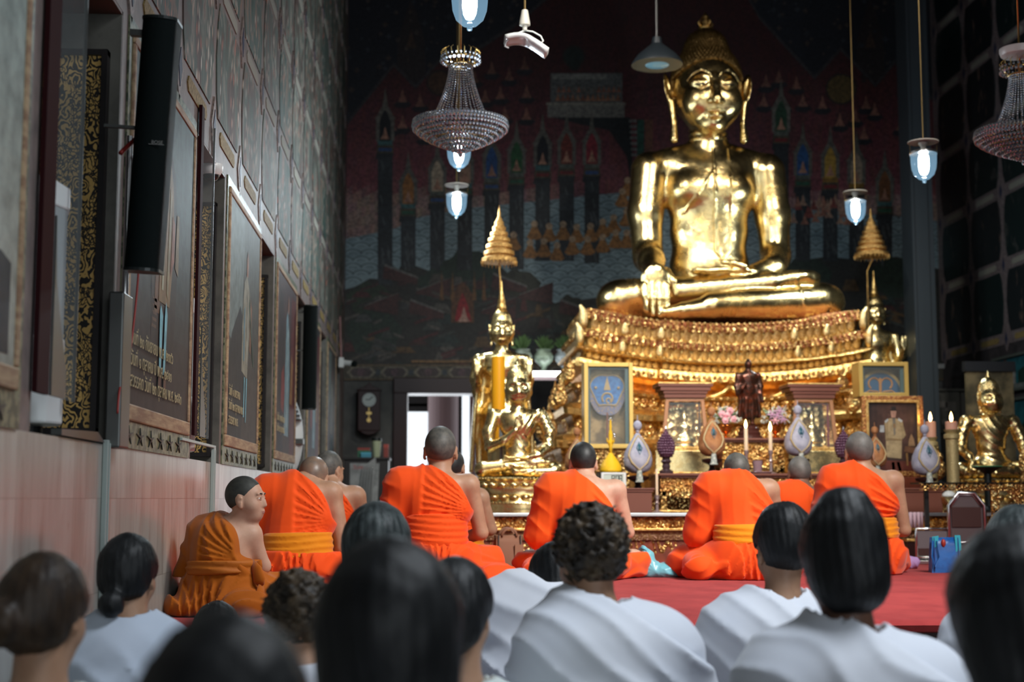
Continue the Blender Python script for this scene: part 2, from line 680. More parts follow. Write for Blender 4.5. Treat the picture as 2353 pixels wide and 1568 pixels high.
b = MB()
b.box((XL - .5, -4, -.05), (XR + .3, YB + .5, 0))
struct(b.build('floor', M_floor))
b = MB()
b.box((XL - .5, -4.3, 9.5), (XR + .3, YB + .5, 9.6))
struct(b.build('ceiling', M_darkpaint))
# wall behind the photographer, with its open entrance
b = MB()
b.box((XL - .5, -4.3, 0), (.6, -4, 9.5))
b.box((4.8, -4.3, 0), (XR + .3, -4, 9.5))
b.box((.6, -4.3, 3.9), (4.8, -4, 9.5))
struct(b.build('wall_front', M_plaster))

# carpeted platform
PF = 5.55
b = MB()
b.mi = 1
b.box((XL, PF + .03, 0), (XR, 13.2, ZP - .05))
b.mi = 0
prof = [(PF + .06, ZP - .055), (PF + .005, ZP - .045), (PF - .005, ZP - .02), (PF + .02, ZP - .004), (PF + .07, ZP)]
n = 60
vs, fs = [], []
for i in range(n + 1):
    x = XL + (XR - XL) * i / n
    dy = -.16 * max(0, min(1, (x - 0) / 6)) + .01 * math.sin(x * 4)
    for y, z in prof + [(10.9, ZP)]:
        vs.append((x, y + (dy if y < 9 else 0), z))
q = len(prof) + 1
for i in range(n):
    for j in range(q - 1):
        fs.append((i * q + j, (i + 1) * q + j, (i + 1) * q + j + 1, i * q + j + 1))
b.add(vs, fs)
struct(b.build('floor_platform', [M_carpet, M_darkwood], smooth='auto'))

# ---- back wall
DX0, DX1 = at(925, 1000, YB).x, at(1108, 1000, YB).x
DZ = at(1000, 898, YB).z
b = MB()
b.box((XL - .5, YB, 0), (DX0, YB + .4, 9.5))
b.box((DX1, YB, 0), (XR + .3, YB + .4, 9.5))
b.box((DX0, YB, DZ), (DX1, YB + .4, 9.5))
struct(b.build('wall_back', mat('back_plaster', (.075, .075, .07), .7, var=(3, (.035, .036, .036), .4, .6))))
b = MB()
for x0, x1, z0, z1 in ((DX0 - .12, DX0 + .06, 0, DZ + .12), (DX1 - .06, DX1 + .12, 0, DZ + .12), (DX0 - .12, DX1 + .12, DZ - .04, DZ + .16)):
    b.box((x0, YB - .06 - (.012 if z0 > 1 else 0), z0), (x1, YB + .42 - (.02 if z0 > 1 else 0), z1 - (.01 if z0 < 1 else 0)))
struct(b.build('door_1', M_darkwood, bevel=.01))

# painted mural of the back wall (thin relief of paint layers on the wall)
YM = YB - .004
mu = MB()
LAY = [0]


def poly(pts, col, lay=1):
    mu.col = col
    LAY[0] = (LAY[0] + 1) % 40
    y = YM - .0025 * lay - LAY[0] * 6e-5
    P = [at(px, py, y) for px, py in pts]
    mu.add([(p.x, y, p.z) for p in P], [tuple(range(len(P)))])


def rect(x0, y0, x1, y1, col, lay=1): poly([(x0, y0), (x1, y0), (x1, y1), (x0, y1)], col, lay)


def lerp(a, b, t): return tuple(a[i] + (b[i] - a[i]) * t for i in range(3))


def interp(pl, x):
    for (xa, ya), (xb, yb) in zip(pl, pl[1:]):
        if xa <= x <= xb: return ya + (yb - ya) * (x - xa) / (xb - xa)
    return pl[0][1] if x < pl[0][0] else pl[-1][1]


rect(770, -400, 2220, 838, (.010, .012, .018), 0)
peaks = [(780, 305), (905, 148), (955, 200), (1035, 110), (1062, 135), (1180, 60), (1345, -80), (1400, -10), (1480, -110), (1640, -160), (1700, -40), (1745, 40), (1872, 178), (1932, 112), (2012, 196), (2056, 142), (2110, 190), (2230, 330)]
seatop = [(780, 552), (905, 527), (960, 500), (1080, 478), (1240, 462), (1450, 440), (1800, 478), (2100, 500), (2230, 520)]
village = [(780, 668), (815, 660), (850, 640), (905, 645), (925, 600), (1000, 628), (1040, 590), (1075, 572), (1110, 600), (1150, 612), (1180, 640), (1240, 660), (1275, 700), (1330, 690), (1400, 680), (1780, 640), (1830, 600), (1900, 590), (2000, 600), (2060, 590), (2230, 640)]
NX = 145
for i in range(NX):
    xa, xb = 780 + 10 * i, 790 + 10 * i
    ta, tb = interp(peaks, xa), interp(peaks, xb)
    sa, sb = interp(seatop, xa), interp(seatop, xb)
    for j in range(14):
        f0, f1 = j / 14, (j + 1) / 14
        y = ta + (sa - ta) * (f0 + f1) / 2
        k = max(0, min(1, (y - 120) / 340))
        c = lerp((.042, .010, .011), (.20, .055, .065), k**1.4)  # own paint gradient plus painted light: darker at the top, paler lower down
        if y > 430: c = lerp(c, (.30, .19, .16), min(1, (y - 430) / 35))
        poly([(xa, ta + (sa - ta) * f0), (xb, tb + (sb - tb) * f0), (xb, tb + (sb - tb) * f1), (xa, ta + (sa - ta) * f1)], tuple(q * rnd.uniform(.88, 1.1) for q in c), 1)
    va, vb = interp(village, xa), interp(village, xb)
    poly([(xa, va), (xb, vb), (xb, 838), (xa, 838)], (.022, .021, .018), 3)
for (xa, ya), (xb, yb) in zip(peaks, peaks[1:]):
    poly([(xa, ya - 5), (xb, yb - 5), (xb, yb + 5), (xa, ya + 5)], (.035, .033, .036), 2)
# stars / flowers in the dark sky
for _ in range(420):
    x, y = rnd.uniform(790, 2090), rnd.uniform(-20, 300)
    if y < interp(peaks, x) - 12:
        s_ = rnd.uniform(2.5, 8)
        c = rnd.choice(((.05, .035, .03), (.03, .035, .045), (.06, .045, .04)))
        poly([(x - s_, y), (x, y - s_), (x + s_, y), (x, y + s_)], c, 1)
# tall painted shrines in the sky
for x, y in ((945, 90), (2000, 90)):
    poly([(x - 34, y + 100), (x - 30, y), (x - 12, y - 60), (x, y - 95), (x + 12, y - 60), (x + 30, y), (x + 34, y + 100)], (.022, .017, .018), 1)
    poly([(x - 12, y + 20), (x, y - 22), (x + 12, y + 20)], (.06, .035, .025), 2)


def arch(x, y, w, h, col, lay):
    poly([(x - w, y), (x - w, y - h * .62), (x - w * .45, y - h * .88), (x, y - h), (x + w * .45, y - h * .88), (x + w, y - h * .62), (x + w, y)], col, lay)


def figure(x, y, s, col, lay):
    poly([(x - s, y), (x - s * .45, y - s * .9), (x - s * .3, y - s * 1.5), (x, y - s * 2.6), (x + s * .3, y - s * 1.5), (x + s * .45, y - s * .9), (x + s, y)], col, lay)


NI = [(885, 352, 655, (.01, .01, .012)), (938, 497, 615, (.30, .12, .03)), (1005, 468, 630, (.42, .32, .22)), (1068, 450, 620, (.34, .2, .13)), (1130, 437, 615, (.02, .07, .2)), (1187, 425, 620, (.02, .09, .03)),
      (1247, 410, 600, (.012, .012, .016)), (1302, 405, 600, (.16, .03, .02)), (1360, 405, 605, (.22, .02, .03)), (1795, 330, 560, (.02, .06, .03)), (1845, 430, 600, (.02, .08, .22)), (1908, 437, 600, (.42, .25, .04)), (1968, 450, 600, (.33, .25, .18)), (2033, 492, 620, (.16, .06, .02)), (2090, 345, 640, (.012, .012, .014))]
for x, y, yb, c in NI:
    for k in range(5):
        a0, a1 = y + (yb - y) * k / 5, y + (yb - y) * (k + 1) / 5
        v = rnd.uniform(.8, 1.4)
        rect(x - 17, a0, x + 17, a1, (.022 * v, .026 * v, .03 * v), 4)
    for k in range(9):
        yy = y + rnd.uniform(.05, .9) * (yb - y)
        xx = x + rnd.uniform(-12, 8)
        poly([(xx, yy), (xx + 3, yy - 3), (xx + 8, yy + 14), (xx + 4, yy + 22)], (.06, .066, .07), 5)
    poly([(x - 22, y + 14), (x - 20, y), (x + 20, y), (x + 17, y + 10)], (.02, .024, .028), 5)
    rect(x - 19, y - 18, x + 19, y, (.07, .055, .035), 5)
    rect(x - 15, y - 12, x + 15, y - 4, rnd.choice(((.17, .02, .02), (.02, .09, .05), (.03, .07, .18))), 6)
    rect(x - 17, y - 30, x + 17, y - 18, rnd.choice(((.05, .12, .12), (.1, .11, .09), (.25, .13, .02))), 6)
    arch(x, y - 26, 21, 88, (.13, .12, .10), 5)
    poly([(x - 26, y - 78), (x - 8, y - 96), (x, y - 150), (x + 8, y - 96), (x + 26, y - 78), (x + 10, y - 84), (x - 10, y - 84)], (.12, .11, .09), 5)
    arch(x, y - 28, 13, 72, c, 6)
    figure(x, y - 32, 11, (.40, .20, .13), 7)
# white pavilion with courtiers
rect(1265, 168, 1430, 270, (.10, .105, .10), 2)
rect(1258, 240, 1435, 270, (.17, .16, .14), 3)
rect(1255, 236, 1438, 241, (.24, .22, .18), 4)
rect(1268, 170, 1395, 182, (.20, .20, .18), 3)
for i in range(13):
    figure(1282 + 11.5 * i, 232, 7, rnd.choice(((.30, .13, .07), (.2, .07, .04), (.28, .16, .1))), 4)
    figure(1284 + 11.5 * i, 212, 6, rnd.choice(((.26, .1, .06), (.12, .1, .08))), 4)
poly([(1270, 270), (1450, 270), (1456, 470), (1440, 360), (1400, 300), (1330, 285)], (.012, .015, .017), 3)
for i in range(7):
    rect(1445 + i, 275 + i * 13, 1462 + i, 281 + i * 13, (.17, .16, .15), 4)
rect(1464, 275, 1480, 380, (.02, .07, .05), 4)
rect(1482, 275, 1500, 380, (.13, .05, .03), 4)
# seated sages on clouds
for x, y in [(925, 235), (965, 245), (925, 295), (1160, 275), (1210, 275), (1090, 190), (1130, 170), (1170, 185), (1205, 160), (1150, 228), (1115, 235), (1210, 225), (1755, 245), (1800, 250), (1845, 245), (1890, 250), (1930, 290), (1965, 280), (1990, 250), (2010, 265), (1985, 320), (2070, 300), (1760, 200), (1790, 190), (1830, 205), (900, 300), (975, 320)]:
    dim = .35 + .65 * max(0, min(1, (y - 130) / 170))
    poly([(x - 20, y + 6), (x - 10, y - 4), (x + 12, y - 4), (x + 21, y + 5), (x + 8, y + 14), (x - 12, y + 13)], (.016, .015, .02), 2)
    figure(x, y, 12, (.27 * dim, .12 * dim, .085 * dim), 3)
# discs
for x, y, r_, c in ((1933, 205, 36, (.10, .065, .02)), (1010, 190, 30, (.07, .035, .02)), (1318, 130, 26, (.012, .02, .018)), (1320, 150, 14, (.01, .018, .016))):
    poly(arc(x, y, r_, 0, 2 * PI * 23 / 24, 23), (.02, .018, .016), 2)
    poly(arc(x, y, r_ - 4, 0, 2 * PI * 23 / 24, 23), c, 3)
# orange robed procession
for x, y in [(1228, 545), (1262, 550), (1294, 546), (1325, 552), (1357, 550), (1385, 540), (1410, 530), (1440, 515), (1218, 588), (1250, 585), (1280, 594), (1315, 580), (1350, 580), (1385, 575), (1415, 565), (1440, 565), (1180, 570), (1430, 470), (1442, 445), (1452, 500)]:
    poly([(x - 18, y), (x - 10, y - 14), (x - 6, y - 24), (x + 6, y - 24), (x + 10, y - 14), (x + 18, y), (x + 10, y + 6), (x - 10, y + 6)], (.30, .13, .035), 8)
    poly(arc(x, y - 30, 8, 0, 2 * PI * 7 / 8, 7), (.42, .28, .17), 9)
for k in range(26):
    x, y = rnd.uniform(1820, 1960), rnd.uniform(470, 520)
    figure(x, y, 10, rnd.choice(((.33, .14, .09), (.22, .05, .04), (.38, .22, .15))), 8)
# hills, trees, roofs of the village
for x, y, w, h in ((1075, 640, 62, 70), (1000, 655, 40, 35), (1190, 660, 50, 40), (850, 690, 50, 40), (1310, 720, 40, 40), (1850, 640, 60, 50), (2050, 640, 50, 50), (860, 770, 60, 60)):
    poly([(x + w * (1 + .12 * math.sin(5 * a)) * math.cos(a), y - h * (1 + .12 * math.cos(7 * a)) * math.sin(a)) for a in [2 * PI * i / 22 for i in range(22)]], rnd.choice(((.015, .03, .02), (.02, .034, .018), (.028, .03, .02))), 4)
for _ in range(210):
    x, y = rnd.uniform(795, 1440), rnd.uniform(640, 832)
    if rnd.random() < .22: x = rnd.uniform(1800, 2100)
    if y < interp(village, x) + 14: continue
    w, h = rnd.uniform(8, 30), rnd.uniform(4, 16)
    c = rnd.choice(((.05, .02, .018), (.065, .055, .045), (.02, .032, .03), (.04, .045, .04), (.085, .075, .065), (.07, .018, .018), (.03, .026, .024), (.05, .05, .05), (.09, .05, .02)))
    if rnd.random() < .5:
        poly([(x - w, y + h), (x - w * .5, y - h), (x + w * .5, y - h), (x + w, y + h)], c, 5 + rnd.random() * 2)
    else:
        s_ = rnd.choice((-1, 1))
        poly([(x - w, y), (x + w, y + s_ * w * .7), (x + w, y + s_ * w * .7 + 7), (x - w, y + 7)], c, 7 + rnd.random())
for x, y, s_ in ((925, 620, 1), (1000, 655, -1), (1175, 640, 1), (1235, 665, -1), (985, 700, 1), (1330, 700, 1), (880, 690, -1), (1150, 700, -1)):
    poly([(x - 42, y - 14 * s_), (x + 36, y + 16 * s_), (x + 34, y + 34), (x - 46, y + 20)], (.06, .022, .02), 8)
    poly([(x - 42, y - 14 * s_), (x + 36, y + 16 * s_), (x + 36, y + 19 * s_ + 2), (x - 42, y - 10 * s_ + 2)], (.13, .12, .11), 9)
arch(1063, 742, 26, 95, (.11, .045, .02), 9)
poly([(1045, 738), (1052, 700), (1063, 672), (1075, 700), (1083, 738)], (.28, .015, .02), 10)
figure(1066, 740, 14, (.45, .26, .2), 11)
for x in (1015, 1040, 1090, 1112):
    poly([(x - 5, 690), (x, 620), (x + 5, 690)], (.15, .07, .025), 9)
# scale shaped waves of the painted sea
for j in range(17):
    for i in range(38):
        x, y = 792 + 38 * i + 19 * (j % 2), 442 + 16 * j
        if not (interp(seatop, x) + 6 < y < interp(village, x) - 2): continue
        for r_, c, w_ in ((22, (.030, .046, .056), 2.4), (15, (.28, .36, .38), 1.4), (9, (.045, .065, .075), 1.3)):
            o_ = [(x + r_ * math.cos(a), y - r_ * .62 * math.sin(a)) for a in [.25 + 2.64 * k / 6 for k in range(7)]]
            i_ = [(x + (r_ - w_) * math.cos(a), y - (r_ - w_) * .62 * math.sin(a)) for a in [.25 + 2.64 * k / 6 for k in range(7)]]
            for k in range(6): poly([o_[k], o_[k + 1], i_[k + 1], i_[k]], c, 3)
# carved rail and patterned border under the mural
rect(780, 838, 2200, 874, (.055, .048, .032), 9)
rect(780, 838, 2200, 841, (.14, .09, .045), 10)
rect(780, 871, 2200, 874, (.12, .08, .04), 10)
rect(945, 828, 1330, 834, (.20, .11, .045), 10)
for i in range(17):
    x = 830 + 77 * i
    poly([(x - 34, 856), (x - 22, 843), (x + 22, 843), (x + 34, 856), (x + 22, 869), (x - 22, 869)], (.17, .15, .11), 11)
    poly([(x - 26, 856), (x - 18, 846), (x + 18, 846), (x + 26, 856), (x + 18, 866), (x - 18, 866)], (.05, .035, .035), 12)
    poly(arc(x, 856, 9, 0, 2 * PI * 9 / 10, 9), (.09, .05, .06), 13)
    poly(arc(x + 38, 856, 7, 0, 2 * PI * 9 / 10, 9), (.03, .04, .05), 11)
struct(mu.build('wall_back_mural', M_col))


# the painted sea with rows of scale shaped waves
def sea_mat():
    m, t, b = nt('painted_sea')
    co = N(t, 'TexCoord').outputs['Object']
    n = N(t, 'TexNoise', i_Scale=7.0, i_Detail=5.0)
    t.links.new(co, n.inputs[0])
    c = ramp(t, n.outputs[0], [(.3, (.10, .145, .165)), (.7, (.21, .28, .30))])
    t.links.new(c, b.inputs['Base Color'])
    b.inputs['Roughness'].default_value = .55
    return m


mu = MB()
for i in range(NX):
    xa, xb = 780 + 10 * i, 790 + 10 * i
    poly([(xa, interp(seatop, xa)), (xb, interp(seatop, xb)), (xb, interp(village, xb) + 6), (xa, interp(village, xa) + 6)], None, 2)
struct(mu.build('wall_back_sea', sea_mat()))

# steel post at the right
b = MB()
p0 = at(2104, 700, 15.2)
b.box((p0.x, 15.2, 0), (p0.x + .17, 15.5, 9.5))
b.box((p0.x + .17, 15.22, 0), (p0.x + .235, 15.48, 9.5))
b.box((p0.x - .02, 15.18, 0), (p0.x + .01, 15.52, 9.5))
struct(b.build('column_1', M_greypost))

# outdoors beyond the back door
b = MB()
b.mi = 0
b.box((-3, 18.4, -.1), (4, 30, 0))
b.mi = 1
c = at(1018, 1000, 20.5)
b.lathe([(.22, 0), (.22, 6)], (c.x, 20.5, 0), 24)
b.mi = 2
z0, z1 = at(1000, 905, 21).z, at(1000, 948, 21).z
for px0, px1, a, q_, mi in ((900, 990, 906, 946, 2), (900, 1000, 928, 934, 3), (905, 990, 897, 905, 4), (1048, 1062, 880, 1180, 2), (1078, 1130, 900, 1250, 1)):
    b.mi = mi
    p, q = at(px0, q_, 21), at(px1, a, 21)
    b.box((p.x, 21, p.z), (q.x, 21.08, q.z))
struct(b.build('outside_porch', [mat('pale_paving', (.7, .68, .64), .8), mat('mauve_column', (.20, .12, .12), .45), M_blackwood, M_white, mat('terracotta', (.4, .09, .05), .6)]))  # paving is one even pale grey
# ================================================================== things on and in the left wall
def text_mesh(name, txt, size, mat_, parent, loc, rot, ext=.0006, align='LEFT', sx=1.0):
    cu = bpy.data.curves.new(name, 'FONT')
    cu.body = txt
    cu.size = size
    cu.extrude = ext
    cu.align_x = align
    cu.resolution_u = 3
    o = bpy.data.objects.new(name, cu)
    link(o)
    dg = bpy.context.evaluated_depsgraph_get()
    me = bpy.data.meshes.new_from_object(o.evaluated_get(dg))
    bpy.data.objects.remove(o)
    me.materials.clear()
    me.materials.append(mat_)
    o = bpy.data.objects.new(name, me)
    link(o)
    o.parent = parent
    o.location = loc
    o.rotation_euler = rot
    o.scale = (sx, 1, 1)
    return o


def lacquer():
    m, t, b = nt('gold_and_black_lacquer')
    co = N(t, 'TexCoord').outputs['Object']
    mp = N(t, 'Mapping')
    mp.inputs['Scale'].default_value = (17, 1, 12)
    t.links.new(co, mp.inputs[0])
    n = N(t, 'TexNoise', i_Scale=1.6, i_Detail=2.0)
    t.links.new(mp.outputs[0], n.inputs[0])
    mx = N(t, 'VectorMath', operation='ADD')
    t.links.new(mp.outputs[0], mx.inputs[0])
    t.links.new(n.outputs['Color'], mx.inputs[1])
    v = N(t, 'TexVoronoi', i_Scale=1.0, i_Randomness=.9)
    t.links.new(mx.outputs[0], v.inputs[0])
    # spiral lines in every cell: distance rings shifted by the cell
    w = N(t, 'Math', operation='MULTIPLY')
    w.inputs[1].default_value = 30
    t.links.new(v.outputs['Distance'], w.inputs[0])
    s = N(t, 'Math', operation='SINE')
    t.links.new(w.outputs[0], s.inputs[0])
    ln = ramp(t, s.outputs[0], [(.0, (0, 0, 0)), (.10, (1, 1, 1))])
    v2 = N(t, 'TexVoronoi', i_Scale=4.5)
    v2.feature = 'DISTANCE_TO_EDGE'
    t.links.new(mx.outputs[0], v2.inputs[0])
    vine = ramp(t, v2.outputs['Distance'], [(.10, (0, 0, 0)), (.16, (1, 1, 1))])
    n3 = N(t, 'TexNoise', i_Scale=.55, i_Detail=0.0)
    t.links.new(mp.outputs[0], n3.inputs[0])
    sel = ramp(t, n3.outputs[0], [(.50, (0, 0, 0)), (.52, (1, 1, 1))])
    f = mixc(t, sel, ln, vine)
    t.links.new(mixc(t, f, (.008, .007, .006), (.62, .40, .13)), b.inputs['Base Color'])
    mt = N(t, 'Math', operation='MULTIPLY')
    mt.inputs[1].default_value = .35
    t.links.new(f, mt.inputs[0])
    t.links.new(mt.outputs[0], b.inputs['Metallic'])
    b.inputs['Roughness'].default_value = .4
    return m


M_lac = lacquer()
M_frame_gold = mat('aged_gold_frame', (.38, .27, .16), .6, metal=.1, spec=.3, var=(30, (.22, .13, .08), .4, .6), bump=('noise', 120, .5, .002), stretch=(1, .15, 1))
M_mosaic = mat('green_gold_mosaic', (.16, .17, .10), .4, var=(34, (.035, .05, .03), .45, .55), bump=('noise', 60, .3, .003))
M_darkleaf = mat('dark_star_motif', (.02, .02, .018), .5)
M_gilttext = mat('gilt_lettering', (.36, .30, .16), .5)
M_text = M_gilttext

for i, (y0, y1) in enumerate(WIN):
    b = MB()
    b.box((XL - .50, y0 - .02, ZW0 - .02), (XL - .44, y1 + .02, ZW1 + .02))
    o = struct(b.build('window_%d' % (i + 1), M_blackwood))
    b = MB()  # lacquered shutter folded into the far reveal
    xs = XL - .005
    b.box((-.40, -.03, .05), (-.055, 0, ZW1 - ZW0 - .17))
    where = ('nearest window', 'second window', 'third window', 'fourth window', 'fifth window', 'farthest window')[i]
    t = thing('lacquered_shutter', 'gold on black lacquered shutter folded inside the %s of the left wall' % where, 'shutter', (XL, y1 - .015, ZW0), group='lacquered shutters')
    b.build('panel', M_lac, t)
    b = MB()
    for x0, x1, z0, z1 in ((-.055, -.035, .03, 1.33), (-.42, -.40, .03, 1.33)):
        b.box((x0, -.045, z0), (x1, 0, z1))
    b.box((-.42, -.044, .03), (-.035, 0, .05))
    b.box((-.42, -.044, ZW1 - ZW0 - .17), (-.035, 0, ZW1 - ZW0 - .15))
    b.build('frame', M_blackwood, t)

# open casements: dark red stile with a clear pane, hinged on the near reveal
for i, nm in ((0, 'nearest'), (1, 'second')):
    y0 = WIN[i][0]
    t = thing('casement', 'dark red window casement with a clear pane, standing open at the %s window' % nm, 'window casement', (XL, y0, ZW0))
    b = MB()
    b.box((.008, -.02, .10), (.022, .10 if i == 0 else .05, 1.60))
    b.build('stile', mat('deep_red_velvet_paint_%d' % i, (.022, .002, .003), .7, spec=.15), t)
    b = MB()
    b.box((.012, .115, .10), (.018, .40, 1.60))
    b.build('pane', M_pane, t)
    b = MB()
    b.prism([(.115, .10), (.27, .10), (.27, .18), (.20, .30), (.135, .42), (.115, .6)], (.0185, 0, 0), (0, 1, 0), (0, 0, 1), (.006, 0, 0))
    b.box((.010, .395, .10), (.020, .402, 1.6))
    b.build('bracket', M_greymetal, t)

# marble ledges and grey guard of the nearest window
t = thing('window_guard', 'grey metal guard box on the far edge of the nearest window', 'guard', (XL, 4.80, ZW0))
b = MB()
b.box((.0, -.085, -.015), (.05, .06, .50))
b.build('box', M_greymetal, t, bevel=.006)
b = MB()
b.cyl((.03, .02, .50), (.03, .02, 1.05), .012)
b.build('pipe', M_silver, t, smooth='auto')
b = MB()
b.prism([(0, 0), (-.55, 0), (-.55, .018), (-.1, .03)], (-.02, -.12, .0), (0, 1, 0), (0, 0, 1), (.03, 0, 0))
b.build('sill_flap', M_greymetal, t)


def aircon(loc, label, slim=1.0, round_=0):
    t = thing('air_conditioner', label, 'air conditioner', loc, group='tower air conditioners in the windows')
    def sect(z0, z1, k=1.0, dz=0):
        b = MB()
        pts = [(-.20, .30), (-.20, .02), (-.14, .0), (-.03, .0), (.035 * k, .06), (.06 * k, .15), (.035 * k, .24), (-.03, .30)]
        n = len(pts)
        b.add([(x, y, z0) for x, y in pts] + [(x, y, z1 - dz * (y)) for x, y in pts], [tuple(reversed(range(n))), tuple(range(n, 2 * n))] + [(i, (i + 1) % n, n + (i + 1) % n, n + i) for i in range(n)])
        return b
    sect(0, .255).build('lower_body', M_white, t, bevel=.008)
    sect(.255, .64, .92).build('slats', M_greyslat, t)
    sect(.64, .725, 1.02, .12).build('cap', M_white, t, bevel=.006)
    text_mesh('label', 'เครื่องปรับอากาศ', .030, M_blueink, t, (.036, .065, .205), (R(90), 0, R(112)), .0004)
    b = MB()
    b.cyl((-.05, .05, -.035), (-.05, .05, 0), .03)
    b.cyl((-.05, .24, -.035), (-.05, .24, 0), .03)
    b.build('feet', M_black, t)
    return t


a = at(128, 978, 4.22)
aircon((-1.13, 4.10, ZW0 + .035), 'white and grey air conditioner tower standing in the nearest window')
aircon((-1.13, 6.52, ZW0 + .035), 'white and grey air conditioner tower standing in the second window')
# the bulging one of the fourth window
F_ = SDF((-.3, -.2, -.02), (.3, .3, .75), .008)
F_.ell((-.12, .05, .33), (.20, .16, .40), 0)
x, y, z = F_.grid()
F_.D = np.maximum(F_.D, np.maximum(-z, z - .66))
F_.D = np.maximum(F_.D, .012 * (np.sin(z * 95) > .3) * (z > .42) - 1e-3 + F_.D * 0)  if False else F_.D
t = thing('water_dispenser', 'white rounded dispenser bulging out of the fourth window', 'dispenser', (-1.09, 11.66, 1.0))
F_.mesh('body', M_white, t)
b = MB()
for k in range(5):
    b.box((.02, -.06, .46 + k * .035), (.07 - k * .012, .12, .47 + k * .035))
b.box((.03, -.08, .27), (.09, .10, .31))
b.build('grille', M_greymetal, t)


# ---- royal portraits
def portrait(i, y0, y1, label, bg, figure_fn, lines):
    t = thing('portrait_painting', label, 'painting', (XL, y0, 1.10), group='portraits between the windows')
    W_, H_ = y1 - y0, 1.36
    fw = .035
    b = MB()
    o3 = (.0, 0, 0)
    for q in ((0, 0, W_, fw * 1.7), (0, H_ - fw, W_, H_), (0, fw * 1.7, fw, H_ - fw), (W_ - fw, fw * 1.7, W_, H_ - fw)):
        b.box((.002, q[0], q[1]), (.019, q[2], q[3]))
    b.build('frame', M_frame_gold, t, bevel=.006)
    b = MB()
    n = 12
    for k in range(n):
        f0, f1 = k / n, (k + 1) / n
        b.col = lerp(bg[0], bg[1], max(0, min(1, (.5 - (f0 + f1) / 2) * 1.6 + .5)))
        z0, z1 = fw * 1.7 + (H_ - fw * 2.7) * f0, fw * 1.7 + (H_ - fw * 2.7) * f1
        b.add([(.012, fw, z0), (.012, W_ - fw, z0), (.012, W_ - fw, z1), (.012, fw, z1)], [(0, 1, 2, 3)])

    def P(pts, c, k=1):
        b.col = c
        x = .012 + .0012 * k
        b.add([(x, fw + (W_ - 2 * fw) * u, fw * 1.7 + (H_ - fw * 2.7) * v) for u, v in pts], [tuple(range(len(pts)))])
    figure_fn(P)
    b.build('canvas', M_canvas, t)
    for k, s in enumerate(lines):
        text_mesh('inscription', s, .072, M_gilttext, t, (.020, fw + .03, .27 - k * .075), (R(90), 0, R(90)), .0005, sx=1.0)
    # mosaic surround on the wall
    b = MB()
    for q in ((-.05, -.095, W_ + .05, 0), (-.05, H_, W_ + .05, H_ + .05), (-.05, 0, 0, H_), (W_, 0, W_ + .05, H_)):
        b.box((.001, q[0], q[1]), (.008, q[2], q[3]))
    s = b.build('mosaic_border', M_mosaic, t)
    b = MB()
    for k in range(int(W_ / .2)):
        yc = .12 + k * .2
        for a in range(5):
            an = PI / 2 + a * 2 * PI / 5
            b.tube([(.0095, yc, -.05), (.0095, yc + .07 * math.cos(an), -.05 + .035 * math.sin(an))], [.007, .002], 4)
    b.build('star_motif', M_darkleaf, s)
    return t


M_canvas = mat('oil_canvas', (1, 1, 1), .55, spec=.25, attr=True, var=(12, (.62, .62, .62), .4, .62), coat=.0)


def fig1(P):
    P([(.33, .12), (.68, .12), (.74, .55), (.66, .78), (.58, .84), (.50, .84), (.40, .74), (.30, .45)], (.035, .026, .024), 0.5)
    P([(.36, .30), (.44, .30), (.47, .62), (.44, .72), (.38, .62)], (.16, .085, .05), 1)
    P([(.42, .34), (.60, .34), (.66, .55), (.62, .74), (.55, .82), (.48, .80), (.44, .6)], (.20, .13, .06), 2)
    P([(.46, .38), (.49, .38), (.52, .72), (.49, .74)], (.33, .33, .22), 3)
    P([(.54, .38), (.57, .36), (.60, .70), (.57, .72)], (.26, .22, .12), 3)
    P([(.60, .44), (.66, .5), (.66, .62), (.62, .64)], (.24, .09, .05), 3)
    P([(.51, .83), (.565, .83), (.575, .9), (.54, .93), (.505, .9)], (.28, .17, .11), 3)
    P([(.50, .90), (.54, 1.0), (.58, .90)], (.25, .19, .08), 4)
    P([(.445, .13), (.475, .13), (.49, .30), (.455, .33), (.44, .31)], (.20, .48, .56), 4)
    P([(.51, .12), (.54, .12), (.565, .31), (.535, .35), (.52, .30)], (.22, .50, .58), 4)
    P([(.43, .08), (.47, .06), (.48, .13), (.44, .14)], (.10, .05, .03), 5)
    P([(.52, .06), (.56, .04), (.56, .12), (.52, .13)], (.12, .06, .04), 5)
    P([(.68, .48), (.74, .46), (.74, .66), (.70, .66)], (.20, .15, .08), 2)
    for k in range(5):
        P([(.33 + k * .01, .25 + k * .02), (.40, .25 + k * .02), (.40, .26 + k * .02), (.33, .26 + k * .02)], (.12, .07, .05), 1)


def fig2(P):
    P([(0, .42), (.25, .38), (.42, .55), (.46, .98), (0, .98)], (.13, .17, .165), .3)
    P([(0, .0), (.45, .0), (.5, .5), (.35, .58), (.12, .44), (0, .3)], (.022, .022, .026), .6)
    P([(.42, .30), (.60, .28), (.66, .5), (.64, .68), (.55, .75), (.46, .70), (.42, .5)], (.23, .23, .18), 1)
    P([(.46, .35), (.50, .35), (.50, .60), (.46, .58)], (.12, .22, .26), 2)
    P([(.56, .35), (.59, .33), (.60, .66), (.57, .68)], (.32, .33, .28), 2)
    P([(.66, .42), (.72, .4), (.74, .62), (.68, .66)], (.2, .11, .07), 1)
    P([(.53, .74), (.585, .74), (.59, .82), (.56, .86), (.53, .82)], (.26, .14, .1), 2)
    P([(.49, .10), (.52, .10), (.53, .28), (.50, .28)], (.18, .42, .50), 2)
    P([(.56, .08), (.585, .08), (.60, .28), (.57, .28)], (.18, .42, .50), 2)
    P([(.62, .62), (.8, .35), (.82, .36), (.64, .66)], (.05, .09, .07), 2)


